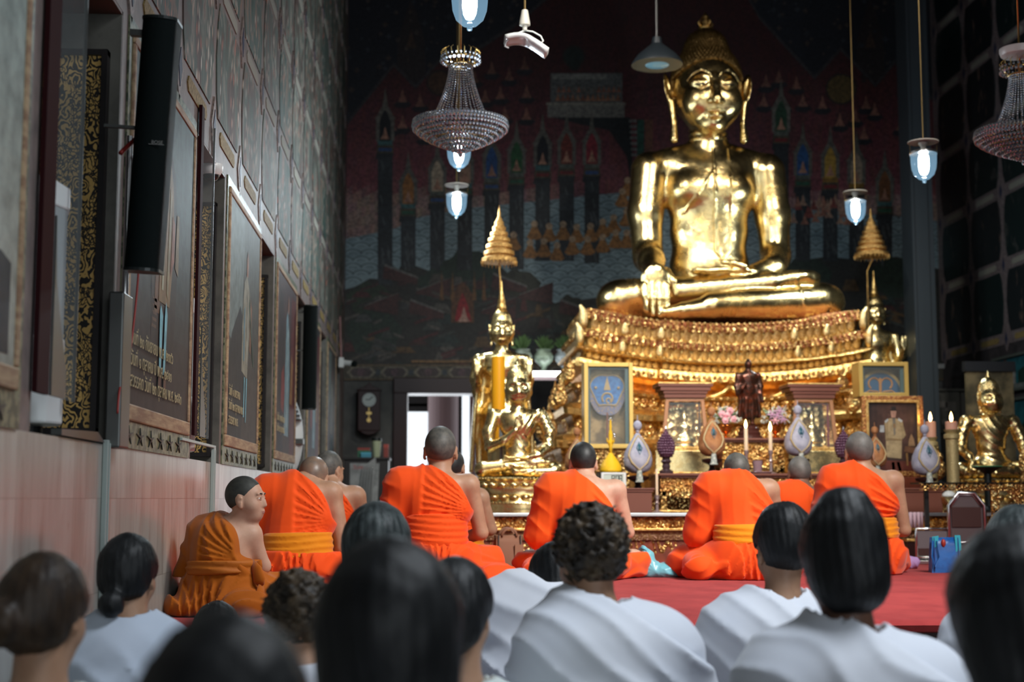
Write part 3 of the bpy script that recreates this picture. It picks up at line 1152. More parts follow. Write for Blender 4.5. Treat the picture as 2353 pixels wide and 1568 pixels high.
def fig3(P):
    P([(.12, 0), (.34, 0), (.4, .4), (.3, .9), (.12, .9)], (.025, .02, .026), .4)
    P([(.22, .25), (.36, .22), (.42, .38), (.34, .50), (.24, .44)], (.17, .03, .03), 1)
    P([(.4, .1), (.62, .1), (.66, .45), (.6, .72), (.52, .84), (.45, .78), (.42, .5)], (.16, .25, .28), 1)
    P([(.5, .15), (.54, .15), (.56, .7), (.52, .74)], (.30, .38, .38), 2)
    P([(.68, .3), (.82, .3), (.84, .55), (.74, .6)], (.22, .11, .05), 1)
    P([(.52, .82), (.58, .82), (.59, .89), (.55, .93), (.52, .89)], (.26, .14, .1), 2)
    P([(.7, .0), (.95, .0), (.95, .95), (.72, .95)], (.085, .018, .02), .6)


def fig0(P):
    P([(0, .02), (.96, .02), (.96, .20), (.9, .215), (0, .24)], (.024, .025, .03), 1)


portrait(0, 2.20, 3.66, 'pale grey green painting with a dark caption strip, nearest to the viewer', ((.27, .33, .30), (.34, .34, .29)), fig0, [])
text_mesh('inscription', 'รัตนโกสินทร์', .10, mat('ochre_lettering', (.16, .13, .02), .5), None, (XL + .022, 2.92, 1.315), (R(90), 0, R(90)))
text_mesh('inscription', 'พระราชวัง', .10, M_gilttext, None, (XL + .022, 2.98, 1.215), (R(90), 0, R(90)))
for o in list(COL.objects):
    if o.name.startswith('inscription') and o.parent is None:
        p = next(q for q in COL.objects if q.name == 'portrait_painting')
        o.parent = p
        o.location = Vector(o.location) - Vector(p.location)
portrait(1, 4.93, 6.28, 'dark portrait of a robed standing figure in pale blue stockings behind the black speaker', ((.055, .085, .085), (.034, .026, .026)), fig1, ['วันที่ ๒๐ กันยายน พ.ศ. ๒๓๙๖', 'วันที่ ๑ ตุลาคม ปี พ.ศ. ๒๔๑๑', 'สวรรคต วันที่ ๒๓ ตุลาคม พ.ศ. ๒๔๕๓'])
portrait(2, 7.40, 8.80, 'portrait of a figure in a pale coat between the second and third windows', ((.07, .085, .08), (.045, .035, .033)), fig2, ['วันที่ ๑ มกราคม', 'วันที่ ๒๓ ตุลาคม พ.ศ.', 'สวรรคต พ.ศ.'])
portrait(3, 9.80, 11.28, 'portrait of a figure in blue with a red curtain, beyond the third window', ((.05, .03, .035), (.045, .028, .026)), fig3, ['วันที่ ๘ พฤศจิกายน', 'วันที่ ๒๖ กุมภาพันธ์'])
portrait(4, 12.4, 13.8, 'dim portrait beyond the fourth window near the far speaker', ((.03, .028, .03), (.04, .03, .028)), fig3, [])
portrait(5, 14.85, 16.2, 'dim brownish portrait beside the farthest window', ((.04, .035, .03), (.035, .03, .028)), fig2, [])


# ---- column loudspeakers
def speaker(loc, tilt, label, logo=True):
    t = thing('column_speaker', label, 'loudspeaker', loc, group='column loudspeakers on the left wall')
    t.rotation_euler = (tilt[0], tilt[1], 0)
    b = MB()
    pts = [(-.055, .055), (-.055, -.035)] + [(.055 * math.cos(a) , -.035 - .030 * math.sin(a)) for a in [PI - PI * k / 10 for k in range(1, 10)]] + [(.055, -.035), (.055, .055)]
    b.prism(pts, (0, 0, -.41), (1, 0, 0), (0, 1, 0), (0, 0, .82))
    b.build('grille', M_grille, t, smooth='auto')
    b = MB()
    q = [(p[0] * 1.04, p[1] * 1.04) for p in pts]
    b.prism(q, (0, 0, -.418), (1, 0, 0), (0, 1, 0), (0, 0, .010))
    b.prism(q, (0, 0, .408), (1, 0, 0), (0, 1, 0), (0, 0, .010))
    b.build('end_caps', M_black, t)
    b = MB()
    b.box((-.10, -.01, .36), (-.05, .02, .38))
    b.box((-.16, -.01, .05), (-.05, .01, .06))
    b.build('bracket', M_greymetal, t)
    if logo:
        b = MB()
        b.box((.0, -.0675, -.008), (.05, -.066, -.0065))
        p = b.build('nameplate', M_silver, t)
        text_mesh('lettering', 'BOSE', .016, M_silver, p, (.008, -.067, -.0055), (R(90), 0, 0), .0006)
    return t


pa = at(351, 335, 4.62)
speaker((pa.x, 4.62, pa.z), (R(3), R(3.2), 0), 'long black column loudspeaker tilted in front of the nearest portrait, with a silver nameplate')
pa = at(712, 822, 11.4)
speaker((pa.x, 11.4, pa.z), (R(1), R(.3), 0), 'far black column loudspeaker hanging beyond the third window', False)

# cables and conduit
def cable(name, label, pts, r, m, cat='cable', kind=None):
    b = MB()
    P = [Vector(p) for p in pts]
    out = []
    for i in range(len(P) - 1):
        p0, p1, p2, p3 = P[max(i - 1, 0)], P[i], P[i + 1], P[min(i + 2, len(P) - 1)]
        for k in range(6):
            u = k / 6
            out.append(.5 * ((2 * p1) + (p2 - p0) * u + (2 * p0 - 5 * p1 + 4 * p2 - p3) * u * u + (3 * p1 - p0 - 3 * p2 + p3) * u**3))
    out.append(P[-1])
    b.tube(out, r, 6)
    return tag(b.build(name, m, None, smooth=True), label, cat)


def onwall(px, py, x):
    """point on the plane x=const behind a pixel"""
    d = CROT @ Vector(((px - W / 2) / F, -(py - H / 2) / F, -1))
    return EYE + d * (x / d.x)


cable('audio_cable', 'thin red cable trailing down the portrait from the near loudspeaker', [onwall(318, 315, -.97), onwall(325, 420, -1.0), onwall(322, 560, -1.005), onwall(312, 700, -1.005), onwall(295, 830, -1.005), onwall(276, 890, -1.005), onwall(270, 950, -1.0)], .004, M_redcable)
cable('cable_strap', 'red strap tying the near loudspeaker to the wall bracket', [onwall(277, 352, -1.0), onwall(300, 330, -.98), onwall(320, 312, -.96)], .008, M_redcable, 'strap')
M_cond = mat('pale_green_conduit', (.30, .35, .33), .4)
for nm, px, pt, pb, lab in (('cable_conduit', 248, 1012, 1470, 'pale vertical cable conduit under the nearest window'), ('cable_conduit', 492, 1030, 1400, 'pale vertical cable conduit under the second window, with a short horizontal arm')):
    p, q = onwall(px, pt, XL + .012), onwall(px, pb, XL + .012)
    b = MB()
    b.box((XL + .001, p.y - .022, ZP if px > 300 else .02), (XL + .018, p.y + .022, p.z))
    b.box((XL + .0175, p.y - .004, ZP if px > 300 else .02), (XL + .022, p.y + .004, p.z - .01))
    if px > 300:
        b.box((XL + .001, 6.1, p.z - .001), (XL + .018, p.y + .022, p.z + .012))
    tag(b.build(nm, M_cond, None, bevel=.002), lab, 'conduit')

# dome camera
t = thing('dome_camera', 'white dome security camera under the head of the second window', 'security camera', (onwall(488, 400, XL + .01).x - .04, 7.02, 2.485))
b = MB()
b.lathe([(.055, 0), (.058, -.012), (.056, -.035), (.045, -.052), (.043, -.055)], (0, 0, 0), 28)
b.build('housing', M_white, t, smooth='auto')
b = MB()
b.lathe([(.042, -.050), (.040, -.062), (.030, -.078), (.014, -.087), (.0, -.089)], (0, 0, 0), 24)
b.build('dome', M_black, t, smooth=True)
# ================================================================== altar materials
def gold(name, c1, c2, rough, bump, vs=8, lo=.42, hi=.62, metal=1.0, rv=.2):
    return mat(name, c1, rough, metal, var=(vs, c2, lo, hi), bump=bump, rvar=rv)


G_big = gold('gilded_bronze', (.80, .62, .30), (.70, .50, .20), .17, ('noise', 20, .42, .012), 5, rv=.12)
G_small = gold('polished_gold', (.90, .72, .36), (.78, .58, .26), .22, ('noise', 30, .08, .005), 20, rv=.1)
G_carve = gold('carved_gold', (.90, .62, .24), (.42, .19, .06), .28, ('vor', 46, 1.0, .02), 26, .42, .58, .95)
G_petal = gold('petal_gold', (.90, .72, .38), (.62, .38, .13), .33, ('noise', 110, .8, .006), 60)
G_red = gold('red_gold_carving', (.30, .085, .035), (.75, .48, .17), .4, ('vor', 60, 1.0, .015), 40, .52, .62, .6)
G_hair = gold('dark_gold_curls', (.20, .125, .045), (.10, .06, .02), .42, ('noise', 30, .3, .004), 20)
G_mold = gold('gold_moulding', (.88, .60, .22), (.55, .30, .09), .3, ('noise', 60, .5, .006), 30)
M_brick = mat('brick_red_lacquer', (.24, .052, .022), .5, var=(12, (.14, .03, .015), .4, .6))
M_brown = mat('brown_moulding', (.16, .065, .03), .4, var=(40, (.28, .16, .06), .5, .62), metal=.3, bump=('vor', 70, .8, .008))
M_wood = mat('reddish_wood', (.17, .055, .035), .45)
M_alu = mat('aluminium_edge', (.62, .70, .74), .3, metal=.4)
M_glass = mat('case_glass', (.8, .9, .9), .03, spec=.3, alpha=.04)
M_blue = mat('blue_fan_silk', (.035, .16, .42), .5, var=(30, (.02, .09, .26), .4, .6))
M_bronze = mat('dark_bronze', (.045, .022, .015), .28, metal=.6, var=(25, (.12, .03, .015), .45, .6))
M_cream = mat('cream_wax', (.75, .55, .38), .45, sss=.2)
M_flame = mat('candle_flame', (1, .6, .2), .5, emit=(1, .55, .18), es=22)
M_yellow = mat('yellow_wax', (.80, .36, .012), .3, sss=.2)
M_yel2 = mat('yellow_thread', (.85, .50, .01), .5, bump=('Z', 60, .5, .003))


def Zp(py, Y): return at(1176, py, Y).z


def Xp(px, Y): return at(px, 1000, Y).x


CX = 2.87
# ---- altar ledge
AX0, AX1, AY0, AZ = .36, 5.55, 10.8, .72
t = thing('altar_ledge', 'long red and gold carved altar ledge with a pale metal edge, behind the monks', 'altar', (0, 0, ZP))
b = MB()
b.box((AX0, AY0 + .05, 0), (AX1, 12.9, AZ - ZP - .012))
b.box((AX0 - .02, AY0 + .015, 0), (AX1, AY0 + .06, .055))
b.build('body', M_brick, t)
b = MB()
b.box((AX0 - .03, AY0 - .03, AZ - ZP - .024), (AX1, AY0 + .10, AZ - ZP))
b.build('metal_edge', M_alu, t, bevel=.004)


def relief(parent, name, x0, x1, z0, z1, y, fn, m, nx, nz, depth=.02):
    xs = np.linspace(x0, x1, nx)
    zs = np.linspace(z0, z1, nz)
    X_, Z_ = np.meshgrid(xs, zs, indexing='ij')
    Hh = fn(X_, (Z_ - z0) / (z1 - z0)) * depth
    b = MB()
    V = np.stack([X_, y - Hh, Z_], -1).reshape(-1, 3)
    fs = [(i * nz + j, (i + 1) * nz + j, (i + 1) * nz + j + 1, i * nz + j + 1) for i in range(nx - 1) for j in range(nz - 1)]
    b.add([tuple(v) for v in V], fs)
    return b.build(name, m, parent, smooth=True)


def scroll(per):
    def f(x, v):
        u = (x / per) % 1 - .5
        w = v - .5
        r = np.sqrt((u * 1.0)**2 + (w * .6)**2)
        a = np.arctan2(w, u)
        ro = np.clip(1 - np.abs(r - .16) * 14, 0, 1) + np.clip(1 - r * 14, 0, 1)
        sp = .5 + .5 * np.sin(3 * a + 34 * r)
        leaf = sp * np.clip((r - .2) * 9, 0, 1) * np.clip((.5 - np.abs(w)) * 6, 0, 1)
        return np.clip(ro + leaf, 0, 1.2)
    return f


h0 = AZ - ZP
relief(t, 'upper_frieze', AX0, AX1, h0 - .115, h0 - .03, AY0 + .035, scroll(.155), G_carve, 900, 14, .022)
b = MB()
b.box((AX0 - .015, AY0 + .005, h0 - .135), (AX1, AY0 + .06, h0 - .115))
b.build('gold_fillet', G_mold, t, bevel=.004)
relief(t, 'leaf_moulding', AX0, AX1, h0 - .205, h0 - .14, AY0 + .045, lambda x, v: .5 + .5 * np.abs(np.sin(x * 55)) * (v < .6) + .4 * (v > .8), M_brown, 900, 12, .02)


def medal(x, v):
    per = .62
    u = ((x + .12) / per) % 1 - .5
    w = v * .9 - .02
    r = np.sqrt((u * per / .17)**2 + (w * .15 / .13)**2 * 1.2)
    a = np.arctan2(w, u * 3)
    m = np.clip(1 - np.abs(r - .85) * 9, 0, 1) + np.clip(1 - np.abs(r - .55) * 12, 0, 1) + (r < .4) * (.6 + .4 * np.sin(14 * a) * np.sin(30 * r))
    q = (x / .62 + .5 + .19) % 1 - .5
    sc_ = np.clip(np.sin(60 * (q * .62) + 5 * v + 3 * np.sin(26 * q)) * 2 - 1.0, 0, 1) * (r > 1.05) * np.clip(np.minimum(v, 1 - v) * 8, 0, 1)
    return np.clip(m, 0, 1.1) + sc_ * .8


def relief_masked(parent, name, x0, x1, z0, z1, y, fn, m, nx, nz, depth):
    xs = np.linspace(x0, x1, nx)
    zs = np.linspace(z0, z1, nz)
    X_, Z_ = np.meshgrid(xs, zs, indexing='ij')
    Hh = fn(X_, (Z_ - z0) / (z1 - z0))
    V = np.stack([X_, y - Hh * depth, Z_], -1).reshape(-1, 3)
    Hq = np.maximum(np.maximum(Hh[:-1, :-1], Hh[1:, :-1]), np.maximum(Hh[1:, 1:], Hh[:-1, 1:]))
    ii = np.argwhere(Hq > .15)
    b = MB()
    b.add([tuple(v) for v in V], [(i * nz + j, (i + 1) * nz + j, (i + 1) * nz + j + 1, i * nz + j + 1) for i, j in ii.tolist()])
    o = b.build(name, m, parent, smooth=True)
    bm = bmesh.new()
    bm.from_mesh(o.data)
    bmesh.ops.delete(bm, geom=[v for v in bm.verts if not v.link_faces], context='VERTS')
    bm.to_mesh(o.data)
    bm.free()
    return o


relief_masked(t, 'gilt_scrollwork', AX0, AX1, .02, h0 - .21, AY0 + .049, medal, G_carve, 1100, 26, .018)

# ---- the big throne
TY = 14.45


def throne_path(n=10):
    """half plan of the redented base, (x, y) relative to centre; list over full front and sides"""
    right = []
    for k in range(n + 1): right.append((.60 * k / n, -1.0))
    for k in range(5): right.append((.62 + .30 * k / 4, -.93))
    for k in range(5): right.append((.94 + .33 * k / 4, -.84))
    for k in range(8): right.append((1.30, -.80 + 1.5 * k / 7))
    left = [(-x, y) for x, y in right[1:]][::-1]
    return left + right


PATH = throne_path()


def tp(p, o, z, sag=.17):
    x, y = p
    xx = x * (1 + o / 1.30)
    yy = y - o if y < -.79 else y * (1 + o)
    s = sag * (abs(x) / 1.3)**2 * max(0, min(1, (z - 1.0) / .9)) if True else 0
    return (CX + xx, TY + yy, z + s)


def band(b, prof):
    n = len(PATH)
    vs = []
    for o, z in prof:
        vs += [tp(p, o, z) for p in PATH]
    fs = [(j * n + i, j * n + i + 1, (j + 1) * n + i + 1, (j + 1) * n + i) for j in range(len(prof) - 1) for i in range(n - 1)]
    return b.add(vs, fs)


def along(step, ymax=.2):
    """evenly spaced stations on the path with tangents"""
    out = []
    for a, c in zip(PATH, PATH[1:]):
        d = math.hypot(c[0] - a[0], c[1] - a[1])
        if d < .09 and abs(a[1] - c[1]) > .04: continue
    # sections with equal rows
    secs = [((-1.30, .55), (-1.30, -.79)), ((-1.27, -.84), (-.94, -.84)), ((-.92, -.93), (-.62, -.93)), ((-.60, -1.0), (.60, -1.0)), ((.62, -.93), (.92, -.93)), ((.94, -.84), (1.27, -.84)), ((1.30, -.79), (1.30, .55))]
    for (xa, ya), (xb, yb) in secs:
        L = math.hypot(xb - xa, yb - ya)
        k = max(1, round(L / step))
        for i in range(k):
            f = (i + .5) / k
            out.append(((xa + (xb - xa) * f, ya + (yb - ya) * f), L / k, math.atan2(yb - ya, xb - xa)))
    return out


def petals(b, step, o, z0, z1, thick=.03, point=True):
    for p, w_, an in along(step):
        cx, cy, cz = tp(p, o, (z0 + z1) / 2)
        hx, hz = w_ * .47, (z1 - z0) / 2
        rows = []
        ux, uy = math.cos(an), math.sin(an)
        nx_, ny_ = uy, -ux
        for j in range(6):
            v = -1 + 2 * j / 5
            ww = math.sqrt(max(0, 1 - abs(v)**3)) if not point else (1 - max(0, -v)**3) * (1 if v < .4 else max(.3, 1 - (v - .4) * .9))
            for i in range(5):
                u = -1 + 2 * i / 4
                d = thick * math.sqrt(max(0, 1 - (u * .95)**2)) * (.65 + .35 * v) + (.02 * max(0, v))
                rows.append((cx + ux * hx * ww * u + nx_ * d, cy + uy * hx * ww * u + ny_ * d, cz + hz * v))
        b.add(rows, [(j * 5 + i, j * 5 + i + 1, (j + 1) * 5 + i + 1, (j + 1) * 5 + i) for j in range(5) for i in range(4)])


def beads(b, step, o, z, r, n=6, m=4, sz=1):
    for p, w_, an in along(step):
        b.ball(tp(p, o, z), r, n, m, (1, 1, sz))


thr = thing('throne', 'great gilded lotus throne with sagging tiers under the largest golden statue', 'throne', (0, 0, 0))
b = MB()
band(b, [(-.9, 2.50), (.02, 2.50), (.055, 2.47), (.06, 2.40)])
band(b, [(.07, 2.295), (.10, 2.285), (.12, 2.225)])
b.build('carved_rim', G_red, thr, smooth='auto')
b = MB()
band(b, [(.05, 2.41), (.02, 2.40), (.02, 2.30), (.06, 2.295)])
band(b, [(.10, 2.23), (.06, 2.22), (.06, 2.13), (.10, 2.12)])
b.build('band_core', G_mold, thr, smooth='auto')
b = MB()
for o_, z in ((.055, 2.488), (.075, 2.44), (.075, 2.415), (.105, 2.285), (.125, 2.258), (.13, 2.235)): beads(b, .052, o_, z, .019)
b.build('rosettes', G_carve, thr, smooth=True)
for nm, o_, z0, z1 in (('upper_lotus_petals', .03, 2.30, 2.408), ('middle_lotus_petals', .07, 2.128, 2.228)):
    b = MB()
    petals(b, .085, o_, z0, z1, .042)
    b.build(nm, G_petal, thr, smooth=True)
b = MB()  # corner leaves
for o_, z0, z1 in ((.05, 2.29, 2.60), (.09, 2.12, 2.42)):
    for (x, y) in ((-1.30, -.82), (1.30, -.82), (-.93, -.90), (.93, -.90), (-.61, -.97), (.61, -.97)):
        c = tp((x, y), o_ + .02, (z0 + z1) / 2)
        big = abs(x) > 1.2
        hz_ = (z1 - z0) / 2 * (.72 if big else .42)
        s_ = 1 if x > 0 else -1
        zc = c[2] - (.04 if big else .09)
        rows = []
        for j in range(7):
            v = -1 + j / 3
            r_ = (.045 if big else .04) * (1 - .75 * max(0, v)**1.5) * (1 - .5 * max(0, -v)**3)
            rows.append((Vector((c[0] + s_ * (.035 if big else 0) * max(0, v)**2, c[1] - .02 - .03 * max(0, v), zc + hz_ * v)), r_))
        b.tube([p for p, _ in rows], [q for _, q in rows], 8)
b.build('corner_leaves', G_petal, thr, smooth=True)
b = MB()
band(b, [(.09, 2.125), (.15, 2.12), (.165, 2.105), (.15, 2.09), (.09, 2.085)])
band(b, [(.07, 2.02), (.14, 2.01), (.15, 1.99), (.16, 1.93), (.12, 1.915), (.03, 1.905)])
band(b, [(.05, 1.80), (.17, 1.785), (.20, 1.77), (.19, 1.745), (.12, 1.74)])
band(b, [(.13, 1.63), (.25, 1.61), (.29, 1.58), (.28, 1.53), (.20, 1.52)])
band(b, [(.24, 1.37), (.36, 1.35), (.41, 1.32), (.40, 1.26), (.32, 1.25)])
band(b, [(.36, 1.07), (.50, 1.05), (.56, 1.01), (.55, .95), (.52, .72)])
b.build('mouldings', G_mold, thr, smooth='auto')
b = MB()
band(b, [(.09, 2.088), (.075, 2.075), (.07, 2.02)])
band(b, [(.12, 1.742), (.10, 1.70), (.13, 1.63)])
band(b, [(.20, 1.522), (.17, 1.44), (.24, 1.37)])
band(b, [(.32, 1.252), (.29, 1.16), (.36, 1.07)])
b.build('carved_tiers', G_carve, thr, smooth='auto')
b = MB()
band(b, [(.03, 1.907), (.0, 1.86), (.05, 1.80)])
b.build('orange_gold_hollow', gold('deep_orange_gold', (.85, .42, .10), (.55, .22, .05), .3, ('noise', 12, .5, .02)), thr, smooth='auto')
b = MB()
petals(b, .062, .08, 2.022, 2.082, .02, False)
b.build('small_petals', G_petal, thr, smooth=True)
b = MB()
beads(b, .045, .165, 1.965, .02)
beads(b, .09, .175, 1.94, .03, sz=1.1)
beads(b, .04, .15, 2.105, .014)
beads(b, .06, .20, 1.76, .018)
petals(b, .085, .14, 1.65, 1.74, .03, False)
petals(b, .10, .22, 1.38, 1.50, .04)
beads(b, .07, .41, 1.29, .022)
petals(b, .12, .34, 1.08, 1.22, .04)
b.build('beading', G_carve, thr, smooth=True)
b = MB()  # flame shaped corner figures stepping down the sides
for o_, z, h_ in ((.22, 1.80, .20), (.32, 1.60, .24), (.44, 1.34, .28), (.58, 1.02, .30)):
    for x, y in ((-1.30, -.82), (1.30, -.82), (-1.3, -.45), (1.3, -.45), (-.93, -.9), (.93, -.9)):
        c = Vector(tp((x, y), o_, z))
        b.ball(c + Vector((0, 0, h_ * .25)), h_ * .30, 8, 6, (1, 1, 1.2))
        b.ball(c + Vector((0, -.02, h_ * .62)), h_ * .19, 8, 6)
        b.tube([c + Vector((0, -.02, h_ * .7)), c + Vector((0, -.02, h_ * 1.1))], [h_ * .10, .004], 6)
b.build('guardian_reliefs', G_carve, thr, smooth=True)

# drapery-like garland swag under the front of the throne
b = MB()
for s_ in (-1, 1):
    pts = [Vector(tp((s_ * .55 * k / 8, -1.0), .14, 1.86 - .10 * math.sin(PI * k / 8)**1 + .03 * (k == 0))) for k in range(9)]
    b.tube(pts, [.03] * 9, 6)
b.build('swag', G_mold, thr, smooth=True)


# ---- carved tables
def carved_table(loc, w_, d, h, label, cut=True, drop=.10):
    t = thing('altar_table', label, 'table', loc, group='carved gilt altar tables')
    b = MB()
    b.box((-w_ / 2 - .02, -.02, h - .018), (w_ / 2 + .02, d, h))
    b.box((-w_ / 2, 0, h - .035), (w_ / 2, d, h - .018))
    b.build('top', M_wood, t, bevel=.003)
    fr = h * .34
    relief(t, 'frieze', -w_ / 2, w_ / 2, h - .035 - fr, h - .035, .02, scroll(.11), G_carve, int(w_ * 260), 14, .016)
    b = MB()
    b.box((-w_ / 2, .021, h - .035 - fr), (w_ / 2, d - .02, h - .04))
    b.build('case', M_brick, t)
    b = MB()
    n = 40
    for i in range(n):
        xa, xb = -w_ / 2 + w_ * i / n, -w_ / 2 + w_ * (i + 1) / n
        def dr(x):
            u = abs(x) / (w_ / 2)
            return drop * (.45 + .3 * math.cos(u * PI * 3) + .35 * max(0, (u - .75) * 4)) * .8
        zt = h - .035 - fr
        b.box((xa, .002, zt - max(.01, (dr(xa) + dr(xb)) / 2)), (xb, .02, zt))
    b.build('apron', G_carve, t)
    for sx in (-1, 1):
        for y in (.012, d - .05):
            b = MB()
            x = sx * (w_ / 2 - .025)
            b.box((x - .022, y - .01, .03), (x + .022, y + .03, h - .035 - fr))
            b.box((x - .032, y - .02, .0), (x + .032, y + .03, .03))
            b.build('leg', G_carve, t, bevel=.006)
    b = MB()
    b.box((-w_ / 2 - .03, -.03, -.0), (w_ / 2 + .03, -.015, .018))
    b.build('foot_rail', G_mold, t, bevel=.003)
    return t


def tbl(px0, px1, pt, pb, Y, d, label, z0=None):
    x0, x1 = Xp(px0, Y), Xp(px1, Y)
    zb = z0 if z0 is not None else Zp(pb, Y)
    return carved_table(((x0 + x1) / 2, Y, zb), x1 - x0, d, Zp(pt, Y) - zb, label)


tbl(1517, 1955, 1088, 1170, 11.25, .5, 'wide gilt carved table with a dark opening, front of the altar ledge', AZ)
ZT1 = Zp(1088, 11.25)
carved_table(((Xp(1660, 11.85) + Xp(1802, 11.85)) / 2, 11.85, AZ), Xp(1802, 11.85) - Xp(1660, 11.85), .4, Zp(1006, 11.85) - AZ, 'narrow tall gilt carved table carrying the dark bronze statue')
ZT2 = Zp(1006, 11.85)


def box_thing(name, label, cat, px0, px1, pt, Y, d, m, z0=AZ, lip=True):
    x0, x1 = Xp(px0, Y), Xp(px1, Y)
    t = thing(name, label, cat, ((x0 + x1) / 2, Y, z0))
    h = Zp(pt, Y) - z0
    w_ = (x1 - x0) / 2
    b = MB()
    b.box((-w_ + .01, .01, 0), (w_ - .01, d, h - .03))
    b.build('body', m, t, bevel=.003)
    b = MB()
    b.box((-w_, 0, h - .03), (w_, d + .01, h - .012))
    b.box((-w_ - .01, -.01, h - .012), (w_ + .01, d + .02, h))
    b.build('rim', m, t, bevel=.003)
    return t, h


box_thing('plinth', 'plain reddish brown wooden plinth under the white digital clock', 'plinth', 1385, 1500, 1122, 11.0, .12, M_wood)
box_thing('plinth', 'plain brown wooden plinth under the pale egg ornament at the right end', 'plinth', 2062, 2165, 1122, 11.0, .3, M_wood)
for px, lab in ((1572, 'stepped gilt stand under the left shrine case'), (1876, 'stepped gilt stand under the right shrine case')):
    Y = 12.0
    t = thing('stepped_stand', lab, 'stand', (Xp(px, Y), Y, AZ), group='stepped stands behind the tables')
    hs = Zp(1035, Y) - AZ
    for k, (hw, z0, z1, m) in enumerate(((.30, 0, .16, G_carve), (.27, .16, .20, M_brick), (.29, .20, .26, G_carve), (.26, .26, .29, M_wood), (.27, .29, .33, G_mold), (.25, .33, hs, G_small))):
        if z1 <= z0: continue
        b = MB()
        b.box((-hw, -.02 * (6 - k), z0), (hw, .3, min(z1, hs)))
        b.build('step', m, t, bevel=.004)


# ---- glass shrine cases with a cornice
def shrine(px, label, col_in):
    Y = 12.02
    z0 = Zp(1035, Y)
    h = Zp(878, Y) - z0
    t = thing('shrine_case', label, 'glass case', (Xp(px, Y), Y, z0), group='tapered shrine cases')
    wt, wb = .165, .205
    b = MB()
    zt = h - .13
    for s_ in (-1, 1):
        b.prism([(s_ * wb, .03), (s_ * (wb - .035), .03), (s_ * (wt - .03), zt), (s_ * wt, zt)], (0, 0, 0), (1, 0, 0), (0, 0, 1), (0, .03, 0))
    b.prism([(-wt, zt - .03), (wt, zt - .03), (wt, zt), (-wt, zt)], (0, -.001, 0), (1, 0, 0), (0, 0, 1), (0, .032, 0))
    b.build('frame', mat('rosy_wood_%s' % col_in, (.42, .20, .10), .35), t, bevel=.003)
    b = MB()
    for k, (hw, a, c) in enumerate(((.18, 0, .035), (.19, .035, .06), (.215, .06, .095), (.235, .095, .12))):
        b.box((-hw, -.02 - .01 * k, zt + a), (hw, .24 + .01 * k, zt + c))
    b.build('cornice', M_wood, t, bevel=.003)
    b = MB()
    b.box((-.238, -.055, zt + .12), (.238, .26, zt + .13))
    b.build('gilt_edge', G_mold, t)
    b = MB()
    b.box((-wb - .02, -.03, -.0), (wb + .02, .26, .03))
    b.build('base', G_mold, t, bevel=.004)
    b = MB()
    b.prism([(-(wb - .035), .03), (wb - .035, .03), (wt - .03, zt - .03), (-(wt - .03), zt - .03)], (0, .012, 0), (1, 0, 0), (0, 0, 1), (0, .003, 0))
    b.build('glass_front', M_glass, t)
    b = MB()
    b.prism([(-(wb - .035), .03), (wb - .035, .03), (wt - .03, zt - .03), (-(wt - .03), zt - .03)], (0, .23, 0), (1, 0, 0), (0, 0, 1), (0, .01, 0))
    b.build('gilt_back', gold('mirror_gold_' + col_in, (.80, .62, .30), (.45, .30, .12), .22, ('vor', 20, .6, .02), 9), t)
    # small seated image inside
    b = MB()
    b.lathe([(.085, .03), (.09, .05), (.07, .06), (.095, .075), (.10, .09), (.075, .115), (.045, .15), (.05, .19), (.055, .21), (.03, .235), (.018, .245), (.028, .265), (.03, .285), (.018, .31), (.005, .345), (0, .36)], (.02, .15, .0), 14, 1, .6)
    b.build('seated_figure', G_small, t, smooth=True)
    b = MB()
    b.box((.12 if col_in == 'b' else .125, .03, .04), (.135, .045, zt - .04))
    b.box((-.13, .03, zt - .05), (.13, .045, zt - .035))
    b.build('inner_trim', mat('crimson_trim_' + col_in, (.16, .012, .025) if col_in == 'b' else (.03, .01, .012), .4), t)


shrine(1575, 'tapered wooden shrine case with glass front, left of the dark bronze statue', 'a')
shrine(1872, 'tapered wooden shrine case with crimson inner edge, right of the dark bronze statue', 'b')


